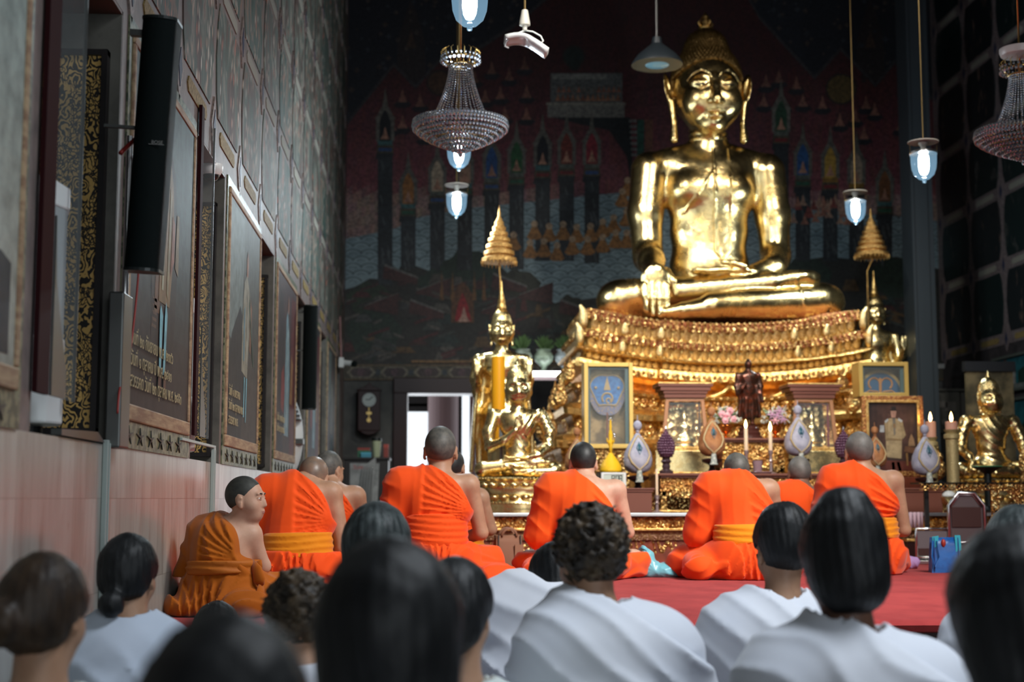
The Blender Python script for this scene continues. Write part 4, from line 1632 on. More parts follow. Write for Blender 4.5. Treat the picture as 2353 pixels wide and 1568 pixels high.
# ---- ceremonial fan cases
def fan_case(px0, px1, pt, pb, Y, label, dark, z0=None):
    x0, x1 = Xp(px0, Y), Xp(px1, Y)
    zb = Zp(pb, Y)
    h = Zp(pt, Y) - zb
    w_ = x1 - x0
    t = thing('fan_case', label, 'display case', (x0 + w_ / 2, Y, zb), group='yellow framed glass cases')
    f = .035
    b = MB()
    w2 = w_ / 2
    for q in ((-w2, 0, -w2 + f, h), (w2 - f, 0, w2, h), (-w2 + f, h - f, w2 - f, h), (-w2 + f, 0, w2 - f, f)):
        b.box((q[0], 0, q[1]), (q[2], .03, q[3]))
    b.box((-w2, .03, h - .02), (w2, .22, h))
    b.box((-w2, .03, 0), (-w2 + .02, .22, h - .02))
    b.box((w2 - .02, .03, 0), (w2, .22, h - .02))
    b.build('frame', mat('ochre_gilt_frame', (.62, .42, .12), .4, metal=.4), t, bevel=.003)
    b = MB()
    for q in ((-w2 + f, f, -w2 + f + .018, h - f), (w2 - f - .03, f, w2 - f, h - f), (-w2 + f + .018, h - f - .02, w2 - f - .03, h - f)):
        b.box((q[0], .03, q[1]), (q[2], .05, q[3]))
    b.build('inner_rim', mat('teal_inner_rim', (.03, .075, .08), .4), t)
    b = MB()
    b.box((-w2 + .02, .2, .0), (w2 - .02, .215, h - .02))
    b.build('back', mat('amber_back', (.33, .22, .10), .35, metal=.5, var=(9, (.12, .08, .04), .4, .6)), t)
    b = MB()
    b.box((-w2 + f, .015, f), (w2 - f, .019, h - f))
    b.build('glass', M_glass, t)
    fan = thing('ceremonial_fan', ('blue' if not dark else 'deep blue and orange') + ' embroidered fan inside the ' + ('left' if not dark else 'right') + ' yellow framed case', 'fan', (x0 + w_ / 2, Y + .11, zb), group='embroidered fans')
    R_ = w_ * .36
    if not dark:
        cz = h - .10 - R_ * 1.12
        out = [(R_ * 1.06 * math.sin(a) * (1 - .16 * max(0, -math.cos(a))), cz + R_ * 1.22 * math.cos(a) * (1 - .05 * math.cos(4 * a))) for a in [2 * PI * k / 40 for k in range(40)]]
        inn = [(R_ * .92 * math.sin(a) * (1 + .14 * math.cos(3 * a + PI)), cz + .04 + R_ * .92 * math.cos(a) * (1 + .10 * math.cos(4 * a + PI))) for a in [2 * PI * k / 40 for k in range(40)]]
    else:
        cz = .03
        out = [(R_ * 1.30 * math.sin(a), cz + R_ * 1.35 * math.cos(a)) for a in [-PI / 2 + PI * k / 24 for k in range(25)]]
        inn = [(R_ * 1.15 * math.sin(a), cz + R_ * 1.18 * math.cos(a)) for a in [-PI / 2 + PI * k / 24 for k in range(25)]]
    b = MB()
    b.prism(out, (0, .0, 0), (1, 0, 0), (0, 0, 1), (0, .008, 0))
    b.build('silk_rim', mat('mauve_silk_rim', (.12, .13, .22), .5, var=(60, (.3, .2, .1), .5, .6)) if not dark else mat('gold_thread_rim', (.40, .28, .09), .5), fan)
    b = MB()
    b.prism(inn, (0, -.002, 0), (1, 0, 0), (0, 0, 1), (0, .002, 0))
    b.build('silk_field', M_blue if not dark else mat('navy_silk', (.015, .07, .16), .5), fan)
    b = MB()
    if not dark:
        b.tube([(x, -.004, z) for x, z in inn], .006, 5, closed=True)
        # crowned monogram
        b.prism([(-.03, cz + .04), (.0, cz + .16), (.03, cz + .04)], (0, -.003, 0), (1, 0, 0), (0, 0, 1), (0, -.003, 0))
        b.tube([(x, -.004, z) for x, z in arc(0, cz - .03, .045, -.3 * PI, 1.25 * PI, 12)], .009, 5)
        b.tube([(x, -.004, z) for x, z in arc(.01, cz - .05, .02, 0, 1.6 * PI, 8)], .007, 5)
        for s_ in (-1, 1):
            b.ball((s_ * R_ * .65, -.003, cz + .06), .014, 6, 4)
            b.tube([(s_ * .03, -.004, cz - .08), (s_ * .07, -.004, cz - .10), (s_ * .085, -.004, cz - .07)], .005, 5)
    else:
        for a in (-1, 1):
            b.tube([(a * x, -.004, z) for x, z in arc(.055, cz + .09, .05, PI, -.3 * PI, 10)], .008, 5)
            b.tube([(a * .02, -.004, cz + .02), (a * .10, -.004, cz + .03), (a * .14, -.004, cz + .0)], .007, 5)
        b.tube([(0, -.004, cz), (0, -.004, cz + .14)], .012, 5)
    b.build('embroidery', mat('gilt_embroidery', (.36, .26, .12) if not dark else (.45, .20, .05), .5), fan)
    b = MB()
    b.cyl((0, .004, 0.02), (0, .004, cz - R_ if not dark else .05), .008)
    b.build('handle', M_wood, fan)


fan_case(1343, 1456, 832, 1030, 12.0, 'tall yellow framed glass case holding a blue embroidered fan, left of the shrines', False)
fan_case(1978, 2092, 827, 908, 12.15, 'yellow framed glass case with a deep blue fan, above the large portrait', True)
t = thing('case_support', 'dark carved stand under the tall yellow framed case', 'stand', (Xp(1400, 12.02), 12.02, AZ))
b = MB()
b.box((-.17, 0, 0), (.17, .22, Zp(1030, 12.0) - AZ))
b.build('body', G_carve, t, bevel=.01)

# ---- framed portrait on its easel
Y = 11.7
x0, x1, zb, zt = Xp(1982, Y), Xp(2124, Y), Zp(1096, Y), Zp(906, Y)
t = thing('framed_portrait', 'gilt framed portrait of a standing person in a long cream coat, right of the altar', 'painting', ((x0 + x1) / 2, Y, zb))
w2, h = (x1 - x0) / 2, zt - zb
b = MB()
f = .05
for q in ((-w2, 0, -w2 + f, h), (w2 - f, 0, w2, h), (-w2 + f, h - f, w2 - f, h), (-w2 + f, 0, w2 - f, f)):
    b.box((q[0], 0, q[1]), (q[2], .035, q[3]))
b.build('frame', gold('antique_frame', (.30, .11, .04), (.65, .38, .12), .4, ('vor', 90, .8, .006), 50, .5, .6, .7), t, bevel=.008)
b = MB()
for q in ((-w2 + f - .015, f - .015, -w2 + f + .008, h - f + .015), (w2 - f - .008, f - .015, w2 - f + .015, h - f + .015), (-w2 + f, h - f - .008, w2 - f, h - f + .015)):
    b.box((q[0], -.006, q[1]), (q[2], .03, q[3]))
b.build('gilt_slip', G_mold, t, bevel=.003)
b = MB()


def PP(pts, c, k=0):
    b.col = c
    b.add([((u - .5) * 2 * (w2 - f), .02 - .0012 * k, f + v * (h - 2 * f)) for u, v in pts], [tuple(range(len(pts)))])


for i in range(10):
    for j in range(12):
        d = math.hypot((i - 5) / 6, (j - 7) / 8)
        PP([(i / 10, j / 12), ((i + 1) / 10, j / 12), ((i + 1) / 10, (j + 1) / 12), (i / 10, (j + 1) / 12)], lerp((.12, .055, .04), (.02, .012, .012), min(1, d)))
PP([(0, 0), (1, 0), (1, .14), (0, .16)], (.12, .03, .02), 1)
PP([(.46, .13), (.52, .13), (.53, .02), (.47, .02)], (.012, .012, .016), 1)
PP([(.56, .13), (.62, .13), (.66, .0), (.60, .0)], (.012, .012, .016), 1)
PP([(.36, .20), (.66, .18), (.68, .45), (.72, .62), (.70, .72), (.58, .76), (.44, .76), (.34, .70), (.36, .5)], (.40, .30, .17), 2)
PP([(.345, .70), (.42, .74), (.40, .42), (.35, .45)], (.30, .22, .12), 3)
PP([(.62, .74), (.70, .71), (.76, .52), (.70, .46)], (.32, .24, .13), 3)
PP([(.50, .76), (.56, .76), (.55, .52), (.52, .52)], (.20, .18, .15), 4)
PP([(.34, .72), (.41, .76), (.42, .73), (.36, .69)], (.42, .45, .46), 5)
PP([(.62, .77), (.70, .73), (.68, .70), (.61, .73)], (.42, .45, .46), 5)
PP([(.37, .45), (.67, .44), (.67, .465), (.37, .475)], (.26, .17, .08), 5)
PP([(.48, .77), (.56, .77), (.585, .86), (.56, .91), (.48, .91), (.465, .86)], (.45, .25, .19), 5)
PP([(.465, .87), (.585, .87), (.57, .93), (.49, .93)], (.02, .016, .016), 6)
PP([(.52, .68), (.545, .68), (.54, .62), (.525, .62)], (.40, .2, .05), 6)
PP([(.72, .28), (.98, .24), (.98, .34), (.74, .36)], (.16, .075, .04), 3)
PP([(.75, .26), (.79, .26), (.79, .08), (.76, .08)], (.30, .16, .06), 3)
PP([(.80, .36), (.94, .36), (.92, .46), (.87, .54), (.82, .46)], (.32, .19, .10), 4)
PP([(.24, .56), (.33, .56), (.33, .66), (.25, .66)], (.38, .40, .42), 3)
b.build('canvas', mat('portrait_paint', (1, 1, 1), .4, attr=True, var=(20, (.7, .7, .7), .4, .6)), t)
t = thing('portrait_stand', 'low red and gold stand under the large framed portrait', 'stand', ((x0 + x1) / 2, Y, AZ))
b = MB()
b.box((-w2, -.02, 0), (w2, .2, zb - AZ))
b.build('body', M_brick, t, bevel=.006)
relief(t, 'gilt_edge', -w2, w2, .01, .06, -.021, scroll(.07), G_carve, 140, 8, .012)
# ================================================================== statues
EYE_IN = mat('dark_eye_inlay', (.012, .012, .012), .15)


def buddha_head(F_, G, mat_, hmat, parent, curl=.045, ush=True, h=None, tilt=0, spire=0):
    """head in a unit frame: face half width .31, chin at z=-.46, crown at +.5, face towards -y. F_ = SDF already framed"""
    f = F_
    f.ell((0, .06, .06), (.325, .36, .40), 0)
    f.ell((0, -.06, -.10), (.285, .29, .35), .08)
    f.ell((0, -.20, -.37), (.13, .12, .10), .10)
    for s in (-1, 1):
        f.ell((s * .15, -.20, -.16), (.13, .13, .14), .08)
    # brow ridge, sockets, lids
    for s in (-1, 1):
        f.ell((s * .135, -.365, .0), (.10, .050, .070), .04, op='s')
        f.ell((s * .13, -.275, .0), (.092, .055, .040), .02)
        pts = [(s * .03, -.352, .02), (s * .06, -.352, .085), (s * .13, -.335, .115), (s * .20, -.285, .085), (s * .245, -.235, .03)]
        f.chain(pts, [.010, .010, .010, .009, .006], .022)
        f.chain([(s * .05, -.325, -.022), (s * .13, -.332, -.040), (s * .21, -.285, -.016)], [.010, .014, .008], .006)
    f.chain([(0, -.335, .06), (0, -.37, -.06), (0, -.425, -.19)], [.026, .036, .05], .035)
    for s in (-1, 1): f.sph((s * .052, -.385, -.195), .032, .02)
    f.ell((0, -.355, -.285), (.10, .045, .022), .018)
    f.ell((0, -.355, -.335), (.078, .045, .024), .018)
    f.ell((0, -.40, -.31), (.11, .03, .006), .008, op='s')
    for s in (-1, 1):
        f.ell((s * .375, .04, .03), (.026, .075, .165), .02, rz(R(s * 30)) @ ry(R(s * 10)))
        f.ell((s * .385, -.01, .04), (.020, .045, .115), .015, rz(R(s * 30)) @ ry(R(s * 10)), op='s')
        f.chain([(s * .355, .01, -.10), (s * .330, .0, -.30), (s * .335, -.02, -.47)], [.034, .026, .040], .02)
        f.cap((s * .350, -.035, -.20), (s * .345, -.055, -.40), .008, .010, .01, op='s')
    hd = f.mesh('head', mat_, parent)
    for s in (-1, 1):
        b = MB()
        b.tube([f.P(q) for q in ((s * .055, -.338, -.018), (s * .095, -.343, -.026), (s * .13, -.345, -.029), (s * .17, -.325, -.024), (s * .205, -.298, -.012))], [.002 * f.sc, .007 * f.sc, .008 * f.sc, .006 * f.sc, .002 * f.sc], 6)
        b.build('eye_inlay', EYE_IN, hd, smooth=True)
    # hair
    g = f.empty().frame(f.t, f.M, f.sc)
    g.ell((0, .07, .08), (.345, .375, .41), 0)
    if ush:
        g.ell((0, .07, .46), (.20, .21, .17), .10)
        g.ell((0, .07, .60), (.06, .06, .06), .05)
    s_ = g.sc
    x, y, z = g.grid()
    o = g.t
    x, y, z = (x - o[0]) / s_, (y - o[1]) / s_, (z - o[2]) / s_
    hl = .235 - 1.1 * np.abs(x)**2.2 + .012 * np.cos(x * 9)
    region = np.minimum(hl - z, .06 - y + .0 * x)
    q = 2 * PI / curl
    ang = np.arctan2(y - .07, x) * .36
    bumps = np.sin(q * ang) * np.sin(q * (z + .35 * np.sqrt(x * x + (y - .07)**2)))
    g.D = np.maximum(g.D - (bumps * .011 * s_).astype(np.float32), (region * s_).astype(np.float32))
    ho = g.mesh('hair', hmat, hd)
    return hd


# ---------------- the great seated Buddha
def stretch(o):
    n = len(o.data.vertices)
    c = np.empty(n * 3, np.float32)
    o.data.vertices.foreach_get('co', c)
    c = c.reshape(-1, 3)
    c[:, 2] += .125 * np.clip((c[:, 2] - .55) / 1.15, 0, 1)
    o.data.vertices.foreach_set('co', c.ravel())
    o.data.update()


def big_buddha():
    OX, OY, OZ = 2.91, 14.35, 2.585
    t = thing('buddha_statue', 'colossal gilded Buddha seated cross-legged on the great lotus throne', 'statue', (OX, OY, OZ))
    f = SDF((-1.35, -.95, -.02), (1.42, .62, 2.12), .0125)
    K = .10
    f.ell((0, .12, .30), (.46, .34, .30), 0)
    f.ell((0, .07, .62), (.415, .28, .34), K)
    f.ell((0, .06, .95), (.41, .26, .32), K)
    f.ell((0, .04, 1.32), (.50, .29, .34), .12)
    f.ell((0, .06, 1.56), (.60, .22, .19), .12)
    for s in (-1, 1):
        f.ell((s * .21, -.10, 1.33), (.21, .15, .15), .07)
        f.cap((0, .06, 1.74), (s * .46, .07, 1.62), .12, .12, .1)
    f.cap((0, .06, 1.6), (0, .04, 2.08), .20, .185, .06)
    for k, z in enumerate((1.83, 1.89, 1.95)):
        f.ell((0, .04, z), (.215 - .006 * k, .205, .022), .012)
    # thighs and shins
    for s in (-1, 1): f.cap((s * .30, .10, .20), (s * .98, -.30, .215), .23, .195, .06)
    f.ell((-1.02, -.30, .21), (.20, .22, .20), .08)
    f.ell((1.10, -.30, .21), (.20, .22, .20), .08)
    f.cap((1.04, -.38, .21), (-.12, -.66, .135), .19, .125, .03)
    f.chain([(-.12, -.66, .12), (-.42, -.68, .075), (-.60, -.66, .055)], [.115, .075, .05], .03)
    f.cap((-.98, -.36, .25), (.52, -.50, .385), .175, .105, .025)
    f.chain([(.50, -.50, .395), (.72, -.50, .43), (.92, -.46, .44), (.97, -.45, .445)], [.095, .075, .075, .05], .03)
    f.ell((.82, -.50, .455), (.10, .08, .055), .03)
    # arms
    for s, pts, rs in ((-1, [(-.62, .05, 1.52), (-.67, .02, 1.12), (-.66, -.06, .70)], [.19, .178, .150]), (1, [(.62, .05, 1.52), (.67, .05, 1.12), (.68, .0, .72)], [.19, .178, .150])):
        f.chain(pts, rs, .06)
    f.chain([(-.66, -.06, .70), (-.67, -.34, .61), (-.675, -.54, .50)], [.15, .13, .095], .05)
    f.chain([(.68, .0, .72), (.58, -.28, .56), (.36, -.42, .50)], [.15, .13, .085], .05)
    # his right hand over the shin, fingers pointing down
    f.ell((-.675, -.61, .39), (.150, .050, .15), .05, rx(R(6)))
    for k in range(4):
        x = -.785 + .070 * k
        L = (.235, .275, .285, .26)[k]
        f.chain([(x, -.625, .33), (x + .002, -.66, .20), (x + .004, -.665, .31 - L)], [.040, .034, .026], .008)
    f.chain([(-.56, -.56, .48), (-.50, -.59, .38), (-.475, -.60, .24)], [.045, .040, .028], .02)
    # his left hand palm up in the lap
    f.ell((.20, -.45, .50), (.20, .12, .045), .04)
    for k in range(4):
        y = -.55 + .058 * k
        f.chain([(.06, y, .505), (-.12, y - .01, .49), (-.28 + .02 * abs(k - 1.5), y - .01, .50)], [.036, .033, .024], .008)
    f.chain([(.22, -.55, .54), (.12, -.54, .57), (.02, -.50, .585)], [.035, .032, .024], .02)
    body = f.empty()
    base = f.D.copy()
    # robe seams: a raised fold running from the shoulder, fine pleat lines at ankles
    x, y, z = f.grid()
    front = y < .05
    dl = (x - .30) * .50 + (1.60 - z) * -.40
    seam = np.abs((x + .28) * .78 - (z - 1.10) * .62) - .010
    f.D = f.D - .010 * np.clip(1 - np.abs((x + .28) * .78 - (z - 1.12) * .62) / .016, 0, 1) * (front & (z > 1.08) & (z < 1.80))
    f.D = f.D - .014 * np.clip(1 - np.abs(x + 1.0 - .55 + .06 * z) / .02, 0, 1) * (z < .42) * (y < -.2) * 0
    for cx_, sg in ((-.80, 1), (.80, 1)):
        f.D = f.D - .012 * np.clip(1 - np.abs(x - cx_ + .25 * (z - .2) * sg) / .016, 0, 1) * ((z < .44) & (y < -.15) & (z > -.1))
    f.D = f.D.astype(np.float32)
    bo = f.mesh('body', G_big, t)
    stretch(bo)
    # sash lying over the shoulder and down the chest
    g = f.copy()
    g.D = base - .016
    reg = np.maximum(np.maximum(-.005 - x - .0 * z, x - .19), np.maximum(.60 - z, z - 1.72))
    edge = .012 * ((np.abs(x - .0) < .02) | (np.abs(x - .185) < .02))
    g.D = np.maximum(g.D - edge, np.maximum(reg + 0 * y, y + .02)).astype(np.float32)
    g.D = np.maximum(g.D, (.60 + .13 * np.abs((x - .09) / .09) - z)).astype(np.float32)
    sh = g.mesh('sash', G_big, t)
    stretch(sh)
    hs = SDF((-.50, -.52, 1.9), (.50, .56, 3.28), .009)
    hs.frame((0, 0, 2.475), None, 1.10)
    # split once for face (no finial)
    buddha_head(hs, None, G_big, G_hair, t, .044)
    b = MB()
    b.lathe([(.07, 0), (.085, .02), (.05, .05), (.065, .075), (.03, .11), (.045, .14), (.02, .17), (.005, .20)], (0, .07, 3.16), 12)
    for k in range(4):
        a = k * PI / 2 + .4
        b.tube([(.05 * math.cos(a), .07 + .05 * math.sin(a), 3.19), (.09 * math.cos(a), .07 + .09 * math.sin(a), 3.23), (.03 * math.cos(a), .07 + .03 * math.sin(a), 3.31)], [.016, .014, .003], 6)
    b.build('flame_finial', G_mold, t, smooth=True)
    return t


big_buddha()


def lotus_pedestal(t, w_, h, d=None):
    """rows of rounded petals between mouldings; part geometry in t's frame, top at z=0"""
    d = d or w_ * .62
    b = MB()
    prof = [(1.0, 0), (1.03, -.04), (1.0, -.08), (.93, -.1), (.90, -.30), (.86, -.42), (.90, -.55), (.92, -.66), (.96, -.70), (.97, -.74), (.95, -.76), (.95, -1.0), (0, -1.0)]
    b.lathe([(0, 0)] + [(r_ * w_, z * h) for r_, z in prof], (0, 0, 0), 40, 1, d / w_)
    b.build('base_core', G_small, t, smooth='auto')
    b = MB()
    n = 22
    for k in range(n):
        a = 2 * PI * k / n
        for z, s_ in ((-.22, 1), (-.56, .95)):
            b.ball((w_ * .93 * s_ * math.cos(a), d * .93 * s_ * math.sin(a), z * h), w_ * .135, 10, 6, (1, 1, .52), None)
    b.build('lotus_petals', G_small, t, smooth=True)
    b = MB()
    for k in range(70):
        a = 2 * PI * k / 70
        b.ball((w_ * 1.03 * math.cos(a), d * 1.03 * math.sin(a), -.03 * h), w_ * .02, 5, 4)
        b.ball((w_ * .97 * math.cos(a), d * .97 * math.sin(a), -.72 * h), w_ * .017, 5, 4)
    b.build('beading', G_small, t, smooth=True)


# ---------------- the smaller seated Buddha at the left, hand raised
def teaching_buddha():
    Y = 11.45
    c = at(1190, 1098, Y)
    t = thing('buddha_statue', 'small golden seated Buddha with one hand raised, on a petalled pedestal at left', 'statue', (c.x, Y, c.z))
    lotus_pedestal(t, .345, c.z - AZ, .26)
    f = SDF((-.40, -.30, -.02), (.40, .22, .70), .0062)
    f.ell((0, .03, .10), (.15, .11, .10), 0)
    f.ell((0, .03, .24), (.115, .08, .13), .05)
    f.ell((0, .02, .42), (.150, .085, .12), .06)
    f.ell((0, .03, .50), (.19, .065, .06), .05)
    f.cap((0, .03, .50), (0, .02, .64), .055, .050, .03)
    for z in (.585, .605, .625): f.ell((0, .02, z), (.062, .058, .007), .004)
    for s in (-1, 1):
        f.cap((s * .10, .02, .07), (s * .285, -.07, .065), .075, .058, .03)
        f.ell((s * .29, -.07, .063), (.062, .065, .06), .02)
    f.cap((.28, -.09, .05), (-.03, -.16, .045), .052, .036, .012)
    f.cap((-.28, -.09, .075), (.12, -.13, .115), .050, .032, .01)
    f.chain([(.10, -.13, .12), (.19, -.13, .125), (.235, -.13, .12)], [.03, .026, .018], .01)
    f.chain([(-.19, .03, .50), (-.235, .0, .36), (-.225, -.02, .245)], [.056, .048, .040], .03)
    f.chain([(-.225, -.02, .245), (-.12, -.12, .29), (-.03, -.15, .37)], [.040, .033, .024], .02)
    f.ell((-.012, -.155, .405), (.028, .014, .036), .012, ry(R(20)))
    for k in range(4):
        f.chain([(-.03 + .016 * k, -.16, .43), (-.024 + .016 * k, -.163, .47), (-.01 + .012 * k, -.168, .49 + .01 * (k in (1, 2)))], [.008, .0075, .005], .003)
    f.chain([(.012, -.155, .40), (.03, -.165, .425), (.022, -.17, .45)], [.009, .008, .006], .006)
    f.chain([(.19, .03, .50), (.25, .01, .37), (.245, -.02, .25)], [.056, .050, .042], .03)
    f.chain([(.245, -.02, .25), (.16, -.11, .18), (.07, -.15, .16)], [.042, .034, .026], .02)
    f.ell((.02, -.155, .155), (.06, .03, .014), .012)
    for k in range(4):
        f.chain([(-.02, -.18 + .015 * k, .157), (-.09, -.18 + .013 * k, .157), (-.12, -.18 + .013 * k, .172)], [.009, .008, .006], .003)
    x, y, z = f.grid()
    # robe: folds over his left shoulder, hanging arcs over the shins
    sh = (x - .02) * .8 + (z - .40) * .55
    w1 = np.clip((x + .0) * 12, 0, 1) * np.clip((z - .28) * 10, 0, 1)
    f.D = f.D - .0055 * w1 * ridge((x * 1.0 - z * .62) * 75)
    r_ = np.sqrt((x)**2 + ((z - .22) * 1.0)**2)
    f.D = f.D - .005 * ((z < .10) & (y < -.05) & (np.abs(x) < .14)) * ridge(r_ * 95)
    f.D = f.D - .004 * np.clip((x + .02) * 20, 0, 1) * (z > .2) * (z < .34) * ridge((x + z * .8) * 60)
    f.D = f.D.astype(np.float32)
    f.mesh('body', G_small, t)
    hs = SDF((-.125, -.14, .57), (.125, .15, .99), .0042)
    hs.frame((0, .015, .728), None, .262)
    buddha_head(hs, None, G_small, G_small, t, .085)
    b = MB()
    b.lathe([(.012, 0), (.02, .012), (.024, .03), (.014, .05), (.004, .075)], (0, .03, .872), 12)
    b.build('flame_finial', G_small, t, smooth=True)
    text_mesh('inscription', 'พระปางปฐมเทศนา', .026, mat('dark_gold_lettering', (.18, .11, .04), .5), t, (-.105, -.252, -(c.z - AZ) * .93), (R(90), 0, 0), .001)  # lettering in one darker gold
    return t


teaching_buddha()


def right_buddha():
    Y = 11.75
    c = at(2282, 1102, Y)
    t = thing('buddha_statue', 'golden seated Buddha with a deeply folded robe, beside the thick candles at the far right', 'statue', (c.x, Y, c.z))
    lotus_pedestal(t, .36, c.z - AZ, .26)
    f = SDF((-.40, -.32, -.02), (.42, .24, .62), .0065)
    f.ell((0, .03, .12), (.17, .12, .11), 0)
    f.ell((0, .02, .30), (.125, .09, .14), .05)
    f.ell((0, .02, .42), (.155, .09, .10), .05)
    f.ell((0, .03, .495), (.20, .07, .055), .05)
    f.cap((0, .03, .5), (0, .02, .60), .055, .052, .03)
    for s in (-1, 1):
        f.cap((s * .10, .02, .08), (s * .30, -.08, .075), .085, .068, .03)
        f.chain([(s * .20, .03, .49), (s * .255, .02, .36), (s * .27, -.02, .25)], [.056, .05, .042], .03)
        f.chain([(s * .27, -.02, .25), (s * .25, -.12, .19), (s * .24, -.17, .145)], [.042, .034, .024], .02)
        f.ell((s * .24, -.19, .125), (.03, .02, .035), .012)
        for k in range(4):
            xx = s * .24 - .026 + .017 * k
            f.chain([(xx, -.20, .11), (xx, -.212, .075), (xx, -.20, .045)], [.0095, .009, .006], .003)
    f.cap((.28, -.11, .06), (-.06, -.19, .055), .06, .045, .012)
    f.cap((-.28, -.11, .06), (.06, -.17, .065), .06, .045, .012)
    x, y, z = f.grid()
    r1 = np.sqrt((x - .14)**2 + (z - .56)**2)
    f.D = f.D - .0055 * ((z > .13) & (y < .05)) * ridge(r1 * 52) * np.clip((x + .13) * 12, 0, 1)
    r2 = np.sqrt((x)**2 + ((z + .02) * 1.25)**2)
    f.D = f.D - .005 * ((z < .14) & (y < -.02)) * ridge(r2 * 60)
    f.D = f.D - .005 * (x < -.13) * (z > .3) * ridge((z - x * .5) * 60)
    f.D = f.D.astype(np.float32)
    f.mesh('body', G_small, t)
    hs = SDF((-.125, -.14, .53), (.125, .15, .95), .0042)
    hs.frame((0, .01, .685), None, .255)
    buddha_head(hs, None, G_small, G_small, t, .10)
    b = MB()
    b.lathe([(.025, 0), (.035, .015), (.02, .04), (.012, .07), (.003, .10)], (0, .028, .825), 12)
    b.build('flame_finial', G_small, t, smooth=True)


right_buddha()


def standing_buddha(loc, s, label, low=True):
    t = thing('standing_statue', label, 'statue', loc, group='standing gilded statues beside the throne')
    f = SDF((-.36, -.34, -.01), (.36, .24, 1.62), .010)
    f.cap((-.08, 0, .02), (-.09, 0, .75), .075, .11, .03)
    f.cap((.08, 0, .02), (.09, 0, .75), .075, .11, .06)
    f.ell((0, 0, .80), (.19, .12, .14), .06)
    f.ell((0, 0, 1.02), (.14, .10, .18), .06)
    f.ell((0, 0, 1.24), (.19, .11, .13), .06)
    f.ell((0, .01, 1.34), (.24, .085, .07), .05)
    f.cap((0, .01, 1.34), (0, 0, 1.54), .07, .062, .04)
    for q in (-1, 1):
        f.chain([(q * .235, .0, 1.32), (q * .265, -.02, 1.12), (q * .25, -.06, 1.00)], [.062, .055, .048], .03)
        f.chain([(q * .25, -.06, 1.00), (q * .255, -.19, 1.08), (q * .26, -.24, 1.15)], [.045, .038, .03], .02)
        f.box((q * .26, -.255, 1.215), (.036, .014, .05), .01, .012)
        for k in range(4):
            xx = q * .26 - .027 + .018 * k
            f.cap((xx, -.258, 1.25), (xx, -.262, 1.305 + .008 * (k in (1, 2))), .0095, .007, .004)
        f.cap((q * .225, -.25, 1.19), (q * .21, -.265, 1.24), .011, .008, .006)
    # robe: sheet hanging behind and from the forearms
    f.box((0, .055, .66), (.25, .016, .52), .012, .06)
    for q in (-1, 1):
        f.box((q * .285, -.04, .60), (.018, .12, .42), .012, .05, ry(R(-q * 4)))
    f.ell((0, 0, .2), (.16, .10, .25), .05)
    x, y, z = f.grid()
    f.D = (f.D - .006 * (z < 1.0) * ridge(x * 42 + .3 * np.sin(z * 6)) - .004 * ((z < 1.0) & (np.abs(x) < .03))).astype(np.float32)
    f.mesh('body', G_small, t)
    hs = SDF((-.15, -.17, 1.42), (.15, .18, 1.98), .0055)
    hs.frame((0, 0, 1.625), None, .32)
    buddha_head(hs, None, G_small, G_small, t, .075)
    b = MB()
    b.lathe([(.05, 0), (.06, .02), (.045, .04), (.05, .055), (.036, .10), (.04, .11), (.026, .16), (.028, .17), (.014, .22), (.004, .33)], (0, .02, 1.80), 16)
    b.build('flame_spire', G_mold, t, smooth='auto')
    b = MB()
    b.lathe([(0, 0), (.30, 0), (.30, -.05), (.26, -.07), (.28, -.12), (.34, -.14), (.34, -.20), (0, -.20)], (0, -.02, 0), 28, 1, .8)
    b.build('plinth', G_carve, t, smooth='auto')
    t.scale = (s, s, s)
    return t


Yl = 12.75
cl = at(1153, 640, Yl)
s_l = (cl.z - AZ - .2) / (2.13)
st = standing_buddha((cl.x, Yl, AZ + .20 * s_l), s_l, 'standing gilded Buddha with raised hands and flame crown, behind the small seated one')
Yr = 15.6
cr = at(2008, 622, Yr)
st2 = dup(st, (cr.x, Yr, cr.z - 2.13 * s_l * 1.05), None, 'standing gilded statue half hidden behind the right end of the throne')
st2.scale = (s_l * 1.05,) * 3
b = MB()
zb = cr.z - 2.13 * s_l * 1.05 - .2 * s_l * 1.05
b.box((cr.x - .35, Yr - .35, ZP), (cr.x + .35, Yr + .3, zb))
tag(b.build('statue_base', G_carve, None, bevel=.02), 'gilded block behind the throne carrying the half hidden standing statue', 'pedestal')
b = MB()
b.box((CX - 1.6, 13.0, ZP), (CX + 1.9, 16.0, .721))
tag(b.build('throne_platform', M_brick, None), 'dark red masonry platform under the great throne', 'platform')


